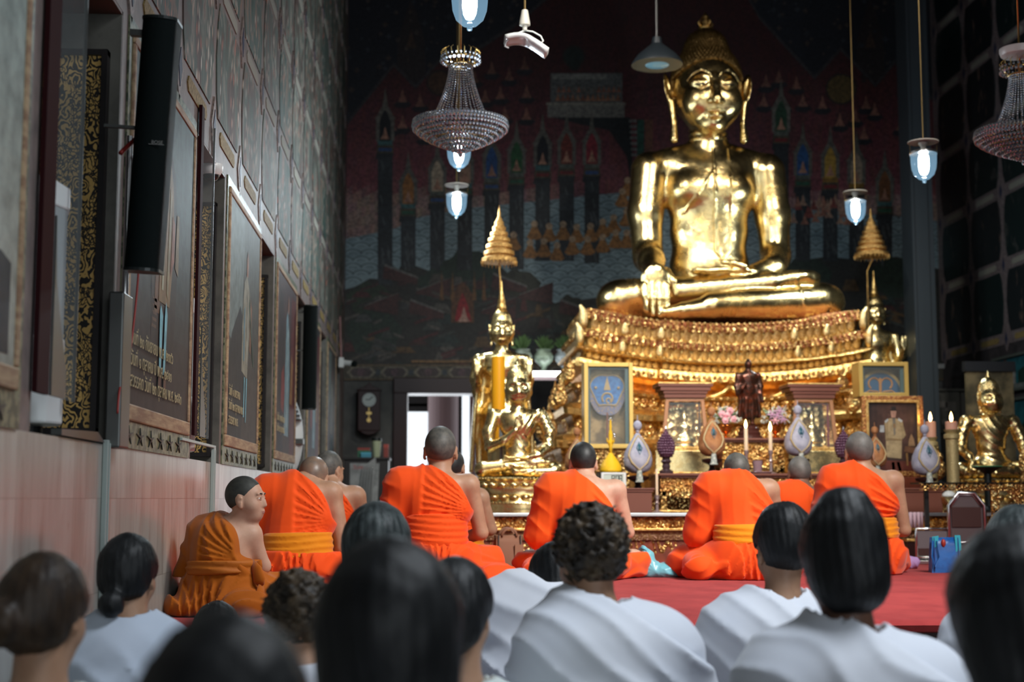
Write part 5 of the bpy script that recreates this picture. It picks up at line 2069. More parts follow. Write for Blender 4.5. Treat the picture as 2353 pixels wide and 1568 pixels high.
# ---------------- tiered umbrellas
def umbrella(loc, R0, H0, pole, label, bend):
    t = thing('tiered_umbrella', label, 'umbrella', loc, group='golden tiered umbrellas')
    n = 7
    z = 0
    for k in range(n):
        f0 = 1 - k / n * .86
        r_ = R0 * f0
        hh = H0 * .125 * (.75 + .5 * f0)
        b = MB()
        b.lathe([(r_ * .96, 0), (r_, .005), (r_ * .99, hh * .50), (r_ * .90, hh * .58), (r_ * .72, hh * .66), (r_ * .66, hh)], (0, 0, z), 36)
        o = b.build('tier', G_umb, t, smooth='auto')
        if k == 0:
            b = MB()
            for q in range(26):
                a = 2 * PI * q / 26
                b.tube([(r_ * math.cos(a), r_ * math.sin(a), .01), (r_ * math.cos(a), r_ * math.sin(a), -.028)], [.009, .002], 5)
            b.build('fringe', G_umb, o)
        z += hh * .86
    b = MB()
    b.lathe([(R0 * .12, 0), (R0 * .15, .02), (R0 * .07, .05), (R0 * .09, .07), (R0 * .03, .12), (.002, H0 * .30)], (0, 0, z - .01), 12)
    b.build('finial', G_umb, t, smooth=True)
    b = MB()
    b.tube([(0, 0, z), (0, 0, -.04), (bend, 0, -.16), (bend, 0, -pole)], [.007] * 4, 8)
    b.build('pole', G_umb, t, smooth='auto')
    return t


G_umb = gold('umbrella_gilt', (.80, .50, .18), (.45, .24, .07), .34, ('vor', 130, .9, .006), 60)
Y = 12.95
c = at(1147, 604, Y)
umbrella((c.x, Y, c.z), .162, .50, c.z - AZ, 'golden umbrella of stacked tiers above the left standing statue', .012)
Y = 15.0
c = at(2003, 590, Y)
umbrella((c.x, Y, c.z), .185, .50, 1.0, 'golden umbrella of stacked tiers beside the great statue, at the right', -.055)

# ---------------- dark bronze standing monk figure
Y = 11.98
c = at(1722, 1004, Y)
t = thing('bronze_statue', 'small dark bronze standing Buddha between the two flower vases', 'statue', (c.x, Y, ZT2))
hh = at(1722, 826, Y).z - ZT2
b = MB()
b.lathe([(0, 0), (.115, 0), (.115, .02), (.095, .03), (.10, .05), (.085, .065), (.09, .09), (.075, .10), (.08, .115), (0, .115)], (0, 0, 0), 28, 1, .8)
b.build('pedestal', mat('dark_red_stone', (.06, .018, .014), .3), t, smooth='auto')
k_ = (hh - .115) / .53
f = SDF((-.13, -.11, .0), (.13, .10, .56), .0045)
for s in (-1, 1):
    f.cap((s * .022, 0, .01), (s * .025, 0, .2), .015, .03, .01)
    f.ell((s * .024, -.02, .008), (.016, .032, .009), .008)
    f.chain([(s * .078, .005, .40), (s * .092, -.002, .31), (s * .088, -.02, .25)], [.022, .019, .016], .012)
f.ell((0, 0, .30), (.062, .04, .12), .02)
f.ell((0, 0, .38), (.075, .042, .06), .02)
f.cap((0, 0, .40), (0, 0, .47), .02, .019, .02)
f.ell((0, -.002, .487), (.028, .032, .036), .008)
f.ell((0, .0, .523), (.014, .014, .012), .01)
f.chain([(-.088, -.02, .25), (-.06, -.055, .29), (-.035, -.06, .33)], [.016, .014, .011], .01)
f.cap((.088, -.02, .25), (.098, -.03, .19), .015, .012, .01)
f.box((0, .012, .20), (.072, .012, .14), .01, .03)
for s in (-1, 1): f.box((s * .07, .0, .19), (.010, .03, .13), .008, .02, ry(R(-s * 5)))
x, y, z = f.grid()
f.D = (f.D - .0025 * (z < .42) * ridge((x + .35 * z) * 70)).astype(np.float32)
o = f.mesh('figure', M_bronze, t)
o.location = (0, 0, .115)
o.scale = (1.12, 1.1, k_)
# ================================================================== people
def pleat(u):
    q = (u / PI) % 1
    return np.where(q < .8, (q / .8)**1.5, (1 - q) / .2)


def skin(name, c, c2):
    return mat(name, c, .5, var=(14, c2, .35, .7), sss=.08, spec=.4, bump=('noise', 160, .12, .002))


S_pale = skin('skin_light', (.56, .34, .245), (.46, .26, .18))
S_tan = skin('skin_tan', (.40, .235, .15), (.32, .175, .11))
S_dark = skin('skin_deep', (.19, .095, .062), (.14, .07, .046))
S_kid = skin('skin_child', (.55, .335, .235), (.47, .26, .18))
H_shave = mat('shaven_stubble', (.105, .10, .088), .55, var=(30, (.055, .056, .052), .35, .65), bump=('noise', 500, .25, .001))
H_shave_d = mat('dark_stubble', (.028, .030, .030), .5, var=(30, (.014, .015, .016), .35, .65), bump=('noise', 500, .3, .001))
H_shave_g = mat('grey_stubble', (.15, .14, .13), .55, var=(20, (.09, .085, .08), .35, .65))


def cloth(name, c, c2, sc=3.0):
    return mat(name, c, .75, sheen=.15, spec=.2, var=(sc, c2, .35, .65), bump=('noise', 260, .12, .001))


R_or = cloth('orange_robe_cloth', (.82, .082, .006), (.72, .066, .005))
R_or2 = cloth('orange_robe_cloth_warm', (.85, .10, .008), (.75, .08, .006))
R_sash = cloth('marigold_sash_cloth', (.72, .235, .006), (.62, .19, .005))
R_kid = cloth('ochre_robe_cloth', (.44, .108, .003), (.36, .085, .003))
R_white = cloth('white_cotton', (.72, .75, .82), (.66, .70, .79))
R_white2 = cloth('pale_green_white_cotton', (.62, .68, .66), (.56, .63, .62))
R_blue = cloth('pale_blue_cotton', (.56, .63, .75), (.50, .58, .70))


def hairmat(name, c, c2):
    return mat(name, c, .5, spec=.35, var=(26, c2, .4, .65), bump=('noise', 55, .6, .004), stretch=(1, 1, .25))


H_black = hairmat('black_hair', (.005, .006, .007), (.012, .013, .014))
H_brown = hairmat('brown_hair', (.020, .012, .008), (.050, .030, .016))
H_curl = hairmat('curly_brown_hair', (.016, .012, .009), (.09, .062, .036))
H_grey = hairmat('dark_greying_hair', (.02, .026, .027), (.07, .085, .085))


def head_field(f, age=1.0):
    """unit: metres for an adult, face +y, head centre 0, crown +.12, chin -.115"""
    f.ell((0, -.012, .025), (.077, .096, .094), 0)
    f.ell((0, .030, -.030), (.062, .066, .080), .03)
    f.ell((0, .050, -.082), (.036, .036, .028), .03)
    for s in (-1, 1):
        f.ell((s * .040, .045, -.035), (.028, .036, .030), .02)
        f.ell((s * .031, .094, .006), (.019, .013, .013), .008, op='s')
        f.ell((s * .031, .080, .004), (.0155, .0135, .0115), .004)
        f.ell((s * .030, .084, .026), (.024, .011, .007), .01)
        # ears
        f.ell((s * .080, -.004, -.012), (.008, .019, .031), .008, rz(R(-s * 22)))
        f.ell((s * .086, .002, -.008), (.005, .009, .017), .004, op='s')
        f.sph((s * .077, .002, -.042), .008, .008)
    f.chain([(0, .090, .012), (0, .097, -.012), (0, .106, -.032)], [.007, .0085, .0105], .012)
    for s in (-1, 1): f.sph((s * .011, .096, -.035), .0080, .006)
    f.ell((0, .092, -.060), (.022, .012, .0065), .006)
    f.ell((0, .089, -.072), (.018, .012, .0075), .005)


EYEW = mat('eye_white', (.75, .73, .70), .2)
EYEB = mat('dark_iris', (.012, .008, .006), .1)
BROW = mat('eyebrow_hair', (.035, .025, .02), .7)
LIPM = mat('lips', (.42, .17, .14), .45)


def soft(o, it=2):
    m_ = o.modifiers.new('smooth', 'SMOOTH')
    m_.factor = .5
    m_.iterations = it
    return o


def rot3(rx_, ry_, rz_): return Euler((R(rx_), R(ry_), R(rz_)), 'XYZ').to_matrix()


def person(name, cat, label, px, Y, z0, p, group=None):
    """p: dict. x offsets are relative to the body centre px"""
    m = mpp(Y)
    g = lambda k, d: p.get(k, d)
    loc = Vector((Xp(px, Y), Y, z0))
    yb = at(px, 1000, Y)
    Ht, hs = p['Ht'], g('hs', 1.0)
    hx, hy = g('hx', 0), g('hy', .06)
    hz = Ht - .120 * hs
    sw, sz, lean = g('sw', .225), g('sz', Ht - .30), g('lean', .05)
    wh = g('wh', .155)
    h = g('h', .0075)
    lim = g('lim', 1)
    ex = g('ext', .60)
    f = SDF((-ex, -.34, -.015), (ex, .74, Ht + .10), h)
    B = rz(R(g('rz', 0)))
    HR = rot3(*g('head', (-8, 0, 0)))
    fr = lambda q: q.frame((0, 0, 0), B, 1)
    fr(f)
    kn, kz = g('knee', .34), .095 * g('leg', 1.0)

    def torso(q, o, k, arms=(-1, 1), legs=True, sleeve=0.0, legw=0):
        q.ell((0, .0, .12 * lim), (wh + .015 * lim + o, .125 * lim + o, .12 * lim + o), 0)
        q.ell((0, lean * .3, .25), (wh - .01 + o, .105 + o, .12), k)
        q.ell((0, lean * .7, sz - .16), (sw * .70 + o, .115 + o, .16), k)
        q.ell((0, lean * .9, sz - .055), (sw * .84 + o, .085 + o, .07), k)
        for s in arms:
            q.sph((s * (sw - .058 * lim), lean * .9, sz - .055 * lim), .060 * lim + o, k * .8)
        q.cap((0, lean * .95, sz - .02), (hx * .8, (hy + lean) * .5 + .0, sz + .03 * lim), .062 * lim + o, .055 * lim + o, k * lim)
        if legs:
            for s in (-1, 1):
                if p['wear'] == 'white':
                    q.cap((s * .09, .0, .11), (s * .10, .30, .10), .085 + o, .07 + o, k)
                    q.cap((s * .11, .30, .06), (s * .10, -.06, .055), .05 + o, .045 + o, k * .6)
                    continue
                q.cap((s * .10 * lim, .02, .10 * lim), (s * kn, .26 * lim, kz), .098 * lim + o + legw, .068 * lim + o + legw, k)
                q.cap((s * kn, .28 * lim, kz), (-s * .06, .42 * lim, .062 * lim), .060 * lim + o + legw, .048 * lim + o + legw, k * .6)
        for s in arms:
            el = g('elR', (sw + .015, lean + .04, .27)) if s > 0 else g('elL', (-(sw + .015), lean + .04, .27))
            ha = (s * .07 * lim, lean + .27 * lim, .20 * lim)
            q.cap((s * (sw - .050 * lim), lean * .9, sz - .07 * lim), el, .052 * lim + o + sleeve, .041 * lim + o + sleeve, k * .5)
            q.cap(el, ha, .041 * lim + o + sleeve * .8, .027 * lim + o, k * .3)
    torso(f, 0, .05)
    for s in (-1, 1):      # hands resting together in the lap
        f.ell((s * .04 * lim, lean + .30 * lim, .195 * lim), (.045 * lim, .03 * lim, .016), .02)
        for k in range(4): f.cap((0, lean + (.285 + .016 * k) * lim, .195 * lim), (-s * .045 * lim, lean + (.285 + .016 * k) * lim, .19 * lim), .009 * lim, .007 * lim, .003)
        f.chain([(s * .06 * lim, lean + .275 * lim, .21 * lim), (s * .03 * lim, lean + .27 * lim, .225 * lim), (0, lean + .285 * lim, .225 * lim)], [.012 * lim, .011 * lim, .008 * lim], .006)
    HC = B @ Vector((hx, hy, hz))
    nb = Vector((hx * .6, (lean + hy) * .5 - .01, sz - .02))
    f.chain([nb, (hx * .95, hy - .012 * hs, hz - .05 * hs)], [.056 * g('nk', 1), .052 * g('nk', 1)], .03)
    f.frame(HC, HR, hs)
    head_field(f)
    fr(f)
    if g('foot', 0):
        for k in (1, -1):
            f.chain([(k * .10 + .14, .30, .03), (k * .10 + .16, .10, .04), (k * .02 + .22, -.02, .035)], [.03, .035, .022], .02)
    body = f.mesh(name, p['skin'], None)
    body.location = loc
    tag(body, label, cat, group)
    # ---------------- hair
    hk = g('hair', 'shave')
    q = SDF(tuple(HC[i] - .19 * hs - (.06 if hk != 'shave' else 0) for i in range(3)), tuple(HC[i] + .19 * hs + (.06 if hk != 'shave' else 0) for i in range(3)), g('hh', .0045 if hk == 'shave' else .006))
    q.frame(HC, HR, hs)
    t_ = .0012 if hk == 'shave' else g('thick', .014)
    q.ell((0, -.012, .025), (.077 + t_, .096 + t_, .094 + t_), 0)
    if hk == 'shave': q.ell((0, .030, -.030), (.062 + t_, .066 + t_, .080 + t_), .03)
    iv = HR.transposed()
    x, y, z = q.grid()
    x, y, z = [(a - HC[i]) / hs for i, a in enumerate((x, y, z))]
    lx = iv[0][0] * x + iv[0][1] * y + iv[0][2] * z
    ly = iv[1][0] * x + iv[1][1] * y + iv[1][2] * z
    lz = iv[2][0] * x + iv[2][1] * y + iv[2][2] * z
    # keep: above the nape line, behind the forehead line, around the ears
    nape = g('nape', -.055)
    line = np.where(ly > .0, nape * .3 + ly * g('hairl', 1.15), nape + .05 * np.clip(ly + .06, 0, 1) * 8)
    keep = lz - line
    earcut = np.sqrt(((ly - .004) / .024)**2 + ((lz + .014) / .034)**2) - 1
    if hk in ('shave', 'short'):
        keep = np.minimum(keep, np.where(np.abs(lx) > .055, earcut * .03, 1))
    if hk == 'short':
        q.ell((0, -.03, .06), (.082, .09, .085), .03)
    if hk == 'bunlow':
        q.sph((.0, -.112, -.098), .040, .02)
        q.ell((0, -.045, -.025), (.068, .062, .062), .03)
    if hk == 'bunlow2':
        q.ell((-.035, -.125, -.03), (.060, .050, .050), .02)
        q.ell((0, -.045, -.03), (.068, .062, .062), .03)
    if hk == 'topknot':
        q.ell((0, -.03, .085), (.078, .085, .055), .04)
        q.ell((0, -.045, .135), (.045, .045, .032), .04)
        q.ell((0, -.05, -.04), (.080, .07, .075), .04)
    if hk == 'long':
        q.ell((0, -.04, -.06), (.095, .075, .12), .05)
        q.ell((0, -.03, .02), (.09, .10, .09), .04)
    if hk == 'clip':
        q.ell((0, -.06, -.03), (.08, .07, .09), .04)
        q.sph((0.02, -.12, -.02), .03, .03)
    if hk == 'curly':
        q.ell((0, -.03, .055), (.092, .095, .085), .03)
    lo_cut = {'shave': None, 'short': None, 'curly': -.075, 'bunlow': -.145, 'bunlow2': -.13, 'topknot': -.11, 'long': -.19, 'clip': -.12}[hk]
    if lo_cut is not None:
        keep = np.minimum(np.where(ly > .015, (lz - (-.03 + (ly - .01) * 1.15)), 1), lz - lo_cut)
    D = q.D
    if hk == 'curly':
        D = D - .011 * hs * (wob(lx, ly, lz, 95, 3, 6)) - .006 * wob(lx, ly, lz, 210, 9, 5)
    elif hk not in ('shave',):
        D = D - .0014 * hs * np.sin(np.arctan2(lx, -ly + .001) * 34 + lz * 18) - .002 * wob(lx, ly, lz, 60, 4, 4)
    q.D = np.maximum(D, -keep * .8 * hs).astype(np.float32)
    hair = q.mesh('hair', p.get('hmat', H_shave), body)
    # ---------------- face details
    if g('face', 0):
        for s in (-1, 1):
            b = MB()
            c = HC + HR @ (Vector((s * .032, .0800, .003)) * hs)
            b.ball(c, .0125 * hs, 14, 10)
            e = b.build('eye', EYEW, body, smooth=True)
            b = MB()
            c2 = HC + HR @ (Vector((s * .032 + g('gaze', 0), .0890, .0025)) * hs)
            b.ball(c2, .0068 * hs, 12, 8, (1, .6, 1), HR)
            b.build('iris', EYEB, e, smooth=True)
            b = MB()
            P_ = [HC + HR @ (Vector((s * (.014 + .0085 * k), .0965 - .0009 * k * k, .020 + (.004, .0065, .007, .0055, .001)[k])) * hs) for k in range(5)]
            b.tube(P_, [.0014, .0030, .0034, .0028, .001], 6)
            b.build('eyebrow', BROW, body, smooth=True)
            b = MB()
            P_ = [HC + HR @ (Vector((s * (.0165 + .0078 * k), .0915 - .0008 * k * k + (.001 if k in (1, 2) else 0), .003 + (.000, .0045, .0055, .004, .0005)[k])) * hs) for k in range(5)]
            b.tube(P_, [.001, .0034, .0038, .0032, .001], 8)
            P_ = [q_ + HR @ Vector((0, .0005, -.0095 * hs)) for q_ in P_]
            b.tube(P_, [.001, .0028, .003, .0026, .001], 8)
            b.build('upper_eyelid', p['skin'], body, smooth=True)
        b = MB()
        P_ = [HC + HR @ (Vector((x_, .0995 - 14 * x_ * x_, -.0650 + .000 * abs(x_))) * hs) for x_ in (-.02, -.012, -.005, 0, .005, .012, .02)]
        b.tube(P_, [.001, .0026, .0034, .003, .0034, .0026, .001], 8)
        P_ = [HC + HR @ (Vector((x_, .0975 - 14 * x_ * x_, -.0715)) * hs) for x_ in (-.017, -.009, 0, .009, .017)]
        b.tube(P_, [.001, .0030, .0036, .0030, .001], 8)
        b.build('lips', LIPM, body, smooth=True)
    # ---------------- clothing
    kind = p['wear']
    x, y, z = f.grid()
    bx = B[0][0] * x + B[1][0] * y
    by = B[0][1] * x + B[1][1] * y
    sd = g('seed', 1)
    if kind == 'monk':
        z1, z2 = g('sash', (.20, .33))
        up = f.empty()
        fr(up)
        torso(up, .012, .085 * lim, arms=(-1,), legs=False, sleeve=.026 * lim**2)
        # soft bulk under the right arm and shoulder, where the cloth passes
        up.ell((sw * .55, lean * .6, sz - .19), (.085, .115, .09), .06)
        Ax, Az, Bx, Bz = g('neckx', hx * .6 - .035), sz + g('necz', .045), sw - .045, sz - g('arm', .19)
        L = math.hypot(Bx - Ax, Bz - Az)
        nx_, nz_ = -(Bz - Az) / L, (Bx - Ax) / L
        gg = (bx - Ax) * nx_ + (z - Az) * nz_
        al = ((bx - Ax) * (Bx - Ax) + (z - Az) * (Bz - Az)) / L / L
        gg = gg - .035 * np.sin(np.clip(al, 0, 1) * PI) + np.where(by > lean + .05, .0, 0)
        neckcut = .055 - np.sqrt((bx - hx * .7)**2 + (by - (lean + .03))**2) + (z - sz) * .6
        wv = wob(bx, by, z, 9, sd)
        px_, pz_ = Bx + .045, Bz - .03
        rr_ = np.sqrt((bx - px_)**2 + (z - pz_)**2)
        th = np.arctan2(z - pz_, px_ - bx)
        k_ = g('pl', 22)
        a1 = np.clip(rr_ * 9 - .25, 0, 1) * np.clip((.46 - rr_) * 7, .0, 1)
        fold = g('amp', .012) * a1 * pleat(th * k_ + wv * 1.1 + rr_ * 3)
        fold = fold + .004 * a1 * pleat(th * k_ * 2.3 - wv * 1.7 + 1)
        fold = fold + .010 * np.clip((z1 + .26 - z) * 6, 0, 1) * np.clip((z - z1 + .02) * 20, 0, 1) * ridge(bx * 22 + 5 * (z - z1) + 1.2 * wv)
        pnl = g('panel', None)
        if pnl is not None:
            inp = (1 / (1 + np.exp(-(pnl + .10 * (sz - z) * g('pslope', 0) - bx) * 300)))
            fold = fold * (1 - inp) + inp * .015 + .003 * inp * ridge(bx * 45 + wv)
        sl = np.clip((-bx - sw * .80) * 12, 0, 1)
        fold = fold + .010 * sl * ridge(z * 26 + bx * 18 + wv)
        d = up.D - fold - .003 * wv
        cut = np.maximum(gg, np.maximum(z1 - .02 - z, -1))
        cut = np.maximum(cut, neckcut)
        cuff = np.where(bx < -sw * .95, .30 * g('cuff', 1) - z - .4 * (by - lean), -1) if g('cuffcut', 1) else -1
        up.D = np.maximum(d, cut).astype(np.float32)
        low = f.empty()
        fr(low)
        lm = .35 + .65 * lim
        low.ell((0, .0, .12), (wh + .045 * lm, .15 * lm, .17 * lm), 0)
        for s in (-1, 1):
            low.cap((s * .08, .02, .10 * lim), (s * kn, .25 * lim, kz), .115 * lm, (.080 + .01 * (s > 0)) * lm, .10 * lm)
            low.cap((s * kn, .28 * lim, kz), (-s * .04, .43 * lim, .065), .078 * lm, .06 * lm, .06)
        for e_ in g('pool', ()):
            low.ell(e_[0], e_[1], .05)
        ww = wob(bx, by, z, 7, sd + 5)
        fl = .016 * pleat(np.arctan2(bx, by + .25) * 9 + z * 12 + ww * 1.6) + .008 * ridge(np.arctan2(bx, by + .3) * 19 - z * 25 + ww * 2)
        fl = fl * np.clip((z2 - z) * 9, 0.15, 1)
        low.D = np.maximum(low.D - fl, np.maximum(z - z1 - .03, .0 - z)).astype(np.float32)
        lowp = g('lowpanel', None)
        if lowp is not None:
            low.D = (low.D - .008 * ((bx > lowp[0]) & (bx < lowp[1]) & (by < 0))).astype(np.float32)
        rb = up.copy()
        rb.D = np.minimum(up.D, low.D)
        rb.D = np.maximum(rb.D, -z * 1.0 - .001).astype(np.float32)
        soft(rb.mesh('robe', p['rmat'], body))
        s_ = f.empty()
        fr(s_)
        torso(s_, .022, .07, arms=(), legs=False)
        s_.ell((0, .0, (z1 + z2) / 2), (wh + .022, .13, .2), .05)
        d = s_.D - .0085 * pleat(z * 88 + .9 * wob(bx, by, z * 0, 7, sd + 2) + 1.1 * np.sin(bx * 6 + sd)) - .003 * ridge(z * 170 + wv * 1.5)
        s_.D = np.maximum(d, np.maximum(z1 + .006 * np.sin(bx * 9 + sd) - z, z - z2 - .005 * np.sin(bx * 7 + 1))).astype(np.float32)
        soft(s_.mesh('sash', p.get('smat', R_sash), body), 2)
    elif kind == 'white':
        up = f.empty()
        fr(up)
        o = g('loose', .02)
        torso(up, o, .10, sleeve=o * .8)
        wv = 1.9 * wob(bx, by, z, 6, sd, 6)
        an = g('fold', .7)
        fd = .013 * ridge((bx * math.cos(an) + (z) * math.sin(an)) * 26 + by * 9 + wv * 1.2) + .007 * ridge((bx * math.cos(an + .4) - z * math.sin(an)) * 44 + wv * 2)
        fd = fd * np.clip((sz + .02 - z) * 7, .15, 1)
        nc = g('neck', .060)
        cut = nc - np.sqrt((bx - hx * .5)**2 + ((by - (lean + .01)) * .9)**2)
        cut = np.where(z > sz - .04, cut + (z - sz) * .25, -1)
        up.D = np.maximum(np.maximum(up.D - fd, cut), -z - .001).astype(np.float32)
        rb = soft(up.mesh('robe' if g('drape', 1) else 'blouse', p['rmat'], body), 4)
        if g('shawl', 0):
            s_ = f.empty()
            fr(s_)
            torso(s_, o + .016, .10, legs=False, sleeve=.02)
            e = (bx * .55 + (z - sz) * .83)
            d = s_.D - .010 * ridge(e * 40 + wv) - .006
            s_.D = np.maximum(np.maximum(d, np.maximum(e - .06, -.26 - e)), np.maximum(cut, .1 - z)).astype(np.float32)
            soft(s_.mesh('shawl', p['rmat'], rb), 4)
    return body


# monks --------------------------------------------------------------
monk_g = 'orange robed monks seated on the red carpet'
MZ = ZP + .003
person('person', 'person', 'monk in all orange robe and sash, seated tall in front of the bright doorway', 1003, 8.2, MZ,
       dict(Ht=.883, hs=1.16, hx=.024, hy=.05, sw=.245, sz=.605, wh=.150, lean=.03, skin=S_tan, hmat=H_shave, wear='monk', rmat=R_or, smat=R_or, sash=(.195, .375), panel=-.075, pslope=-.6, necz=.05,
            head=(-4, 0, -4), knee=.31, pool=[((.35, .02, .035), (.12, .14, .05)), ((.30, -.04, .03), (.10, .10, .045))], seed=1, pl=24), monk_g)
person('person', 'person', 'shaven monk with a broad yellow sash, nearest the marble wall in front of the boy', 688, 7.7, MZ,
       dict(Ht=.695, hs=1.02, hx=.065, hy=.17, sw=.225, sz=.555, wh=.150, lean=.10, skin=S_tan, hmat=mat('fine_stubble', (.20, .135, .095), .38, var=(20, (.13, .10, .08), .35, .65)), wear='monk', rmat=R_or, sash=(.155, .285), panel=-.015, necz=.05,
            head=(-26, 0, -12), knee=.26, foot=1, seed=3, elR=(.235, .08, .20), lowpanel=(-.19, -.02), pl=20), monk_g)
person('person', 'person', 'monk half hidden behind the yellow sashed monk by the wall', 762, 8.75, MZ,
       dict(Ht=.760, hs=1.0, hx=-.02, hy=.12, sw=.205, sz=.540, wh=.140, lean=.07, skin=S_tan, hmat=H_shave, wear='monk', rmat=R_or, sash=(.19, .29), necz=.04, head=(-10, 0, -35), knee=.30, seed=4), monk_g)
person('person', 'person', 'monk mostly hidden behind the tall all orange monk, right arm and ear showing', 1045, 9.2, MZ,
       dict(Ht=.785, hs=.98, hx=-.01, hy=.10, sw=.222, sz=.530, wh=.150, lean=.06, skin=S_tan, hmat=H_shave_d, wear='monk', rmat=R_or, sash=(.13, .23), necz=.04, head=(-10, 0, -18), knee=.22, seed=5), monk_g)
person('person', 'person', 'monk with cropped black hair beside the digital clock, bare right shoulder, sitting with knees wide', 1347, 8.3, MZ,
       dict(Ht=.800, hs=1.0, hx=-.005, hy=.13, sw=.240, sz=.575, wh=.155, lean=.09, skin=S_pale, hmat=H_shave_d, wear='monk', rmat=R_or2, smat=R_or2, sash=(.12, .2), panel=.02, pslope=1.4, neckx=-.04, necz=.04, arm=.26,
            head=(-14, 0, 0), knee=.31, seed=6, pool=[((-.27, .0, .06), (.10, .13, .07))], pl=13, amp=.016), monk_g)
person('person', 'person', 'monk bowing low, robe up to the nape, yellow sash, middle of the carpet', 1710, 8.3, MZ,
       dict(Ht=.740, hs=.98, hx=-.005, hy=.20, sw=.228, sz=.580, wh=.155, lean=.13, skin=S_tan, hmat=H_shave, wear='monk', rmat=R_or, sash=(.20, .315), panel=.0, pslope=1.2, neckx=.02, necz=.07, arm=.24,
            head=(-26, 0, 0), knee=.32, seed=7, lowpanel=(.02, .20), pool=[((-.28, .0, .07), (.09, .12, .08))], pl=14, amp=.016), monk_g)
person('person', 'person', 'darker skinned monk with grey stubble, farther back between two larger monks', 1849, 9.5, MZ,
       dict(Ht=.755, hs=.98, hx=-.005, hy=.14, sw=.200, sz=.530, wh=.150, lean=.09, skin=S_dark, hmat=H_shave_g, wear='monk', rmat=R_or, smat=R_or, sash=(.12, .2), panel=.01, neckx=-.03, necz=.06, arm=.22, head=(-14, 0, 0), knee=.26, seed=8), monk_g)
person('person', 'person', 'rightmost monk, head shaven and shiny, yellow sash, near the blue bag', 1990, 8.8, MZ,
       dict(Ht=.888, hs=1.10, hx=-.022, hy=.08, sw=.245, sz=.640, wh=.155, lean=.06, skin=S_tan, hmat=H_shave_g, wear='monk', rmat=R_or, sash=(.225, .345), panel=-.03, pslope=1.3, neckx=-.06, necz=.05, arm=.24,
            head=(-8, 0, -2), knee=.24, seed=9, pl=13, amp=.017), monk_g)
# the boy ------------------------------------------------------------
boy = person('person', 'person', 'novice boy in a darker ochre robe, head turned to the right, against the marble wall', 519, 5.93, MZ,
             dict(Ht=.560, hs=.80, hx=.078, hy=.035, sw=.140, sz=.365, wh=.108, lean=.05, skin=S_kid, hmat=mat('boy_stubble', (.040, .042, .036), .6, var=(40, (.022, .024, .022), .35, .65), bump=('noise', 600, .3, .001)), wear='monk', rmat=R_kid, smat=mat('ochre_sash_cloth', (.42, .11, .004), .7), sash=(.165, .215), necz=.03, neckx=-.01, arm=.12,
                  head=(1, 0, -104), knee=.21, leg=.8, rz=-20, h=.0058, hh=.0034, face=1, gaze=-.001, nk=.66, lim=.74, seed=12, pl=17, amp=.013, panel=-.055, pslope=.4, ext=.44, nape=-.045, hairl=1.25,
                  elR=(.135, .09, .19), elL=(-.165, .05, .16), pool=[((.14, -.10, .045), (.10, .08, .05)), ((-.10, -.08, .03), (.12, .09, .05)), ((.24, .06, .04), (.10, .10, .05))]))
t = boy
b = MB()
for pts, rs in (([(.125, -.06, .215), (.150, -.10, .18), (.160, -.11, .14), (.168, -.105, .12)], [.010, .024, .026, .014]), ([(.168, -.105, .12), (.165, -.12, .09), (.185, -.125, .05)], [.014, .026, .032]), ([(.13, -.06, .20), (.155, -.075, .21), (.16, -.085, .19)], [.012, .016, .010])):
    b.tube(pts, rs, 10, flat=.45)
b.build('sash_bow', R_kid, t, smooth=True)

# lay people ----------------------------------------------------------
lay_g = 'white clothed worshippers seated in front'
person('person', 'person', 'woman with brown hair in a low bun and pale shirt, at the lower left corner', 92, 2.9, .003,
       dict(knee=0.2, Ht=.708, hs=.93, hx=.006, hy=.06, sw=0.19, sz=0.39, wh=.15, lean=.03, skin=S_tan, hmat=H_brown, hair='bunlow2', wear='white', rmat=R_white2, head=(-8, 0, -18), seed=21, drape=0, h=.011), lay_g)
person('person', 'person', 'woman with black hair tied in a small low knot, pale blue blouse, second from left', 300, 4.3, .003,
       dict(elL=(-.14, .08, .24), knee=0.24, Ht=.712, hs=.94, hx=-.005, hy=.06, sw=0.165, sz=0.43, wh=.13, lean=.03, skin=S_tan, hmat=H_black, hair='bunlow', wear='white', rmat=R_blue, head=(-8, 0, -12), seed=22, fold=.9, drape=0, h=.011), lay_g)
person('person', 'person', 'small person whose black hair with a pin just shows below the boy', 498, 5.02, .003,
       dict(knee=0.2, Ht=.455, hs=.92, hx=0, hy=.10, sw=.16, sz=.24, wh=.13, lean=.06, skin=S_tan, hmat=H_black, hair='clip', wear='white', rmat=R_blue, head=(-24, 0, 0), seed=23, h=.011), lay_g)
person('person', 'person', 'person with curly dark brown hair and white shoulder cloth, below the wall side monk', 690, 3.55, .003,
       dict(knee=0.24, Ht=.625, hs=.86, hx=-.005, hy=.10, sw=.165, sz=.37, wh=.14, lean=.05, skin=S_tan, hmat=H_curl, hair='curly', wear='white', rmat=R_white, head=(-14, 0, 8), seed=24, h=.011), lay_g)
person('person', 'person', 'very near person of whom only the dark blurred crown shows at the bottom edge', 512, 1.35, .003,
       dict(knee=0.24, Ht=.705, hs=.80, hx=0, hy=.06, sw=.20, sz=0.32, wh=.15, lean=.03, skin=S_tan, hmat=H_black, hair='long', thick=.016, wear='white', rmat=R_white, seed=25, h=.014, hh=.009), lay_g)
person('person', 'person', 'woman with loose long black hair below the two monks by the wall', 866, 4.2, .003,
       dict(Ht=.800, hs=1.0, hx=0, hy=.08, sw=.20, sz=.50, wh=.15, lean=.04, skin=S_tan, hmat=H_grey, hair='long', thick=.016, wear='white', rmat=R_white, head=(-12, 0, 0), seed=26, h=.011), lay_g)
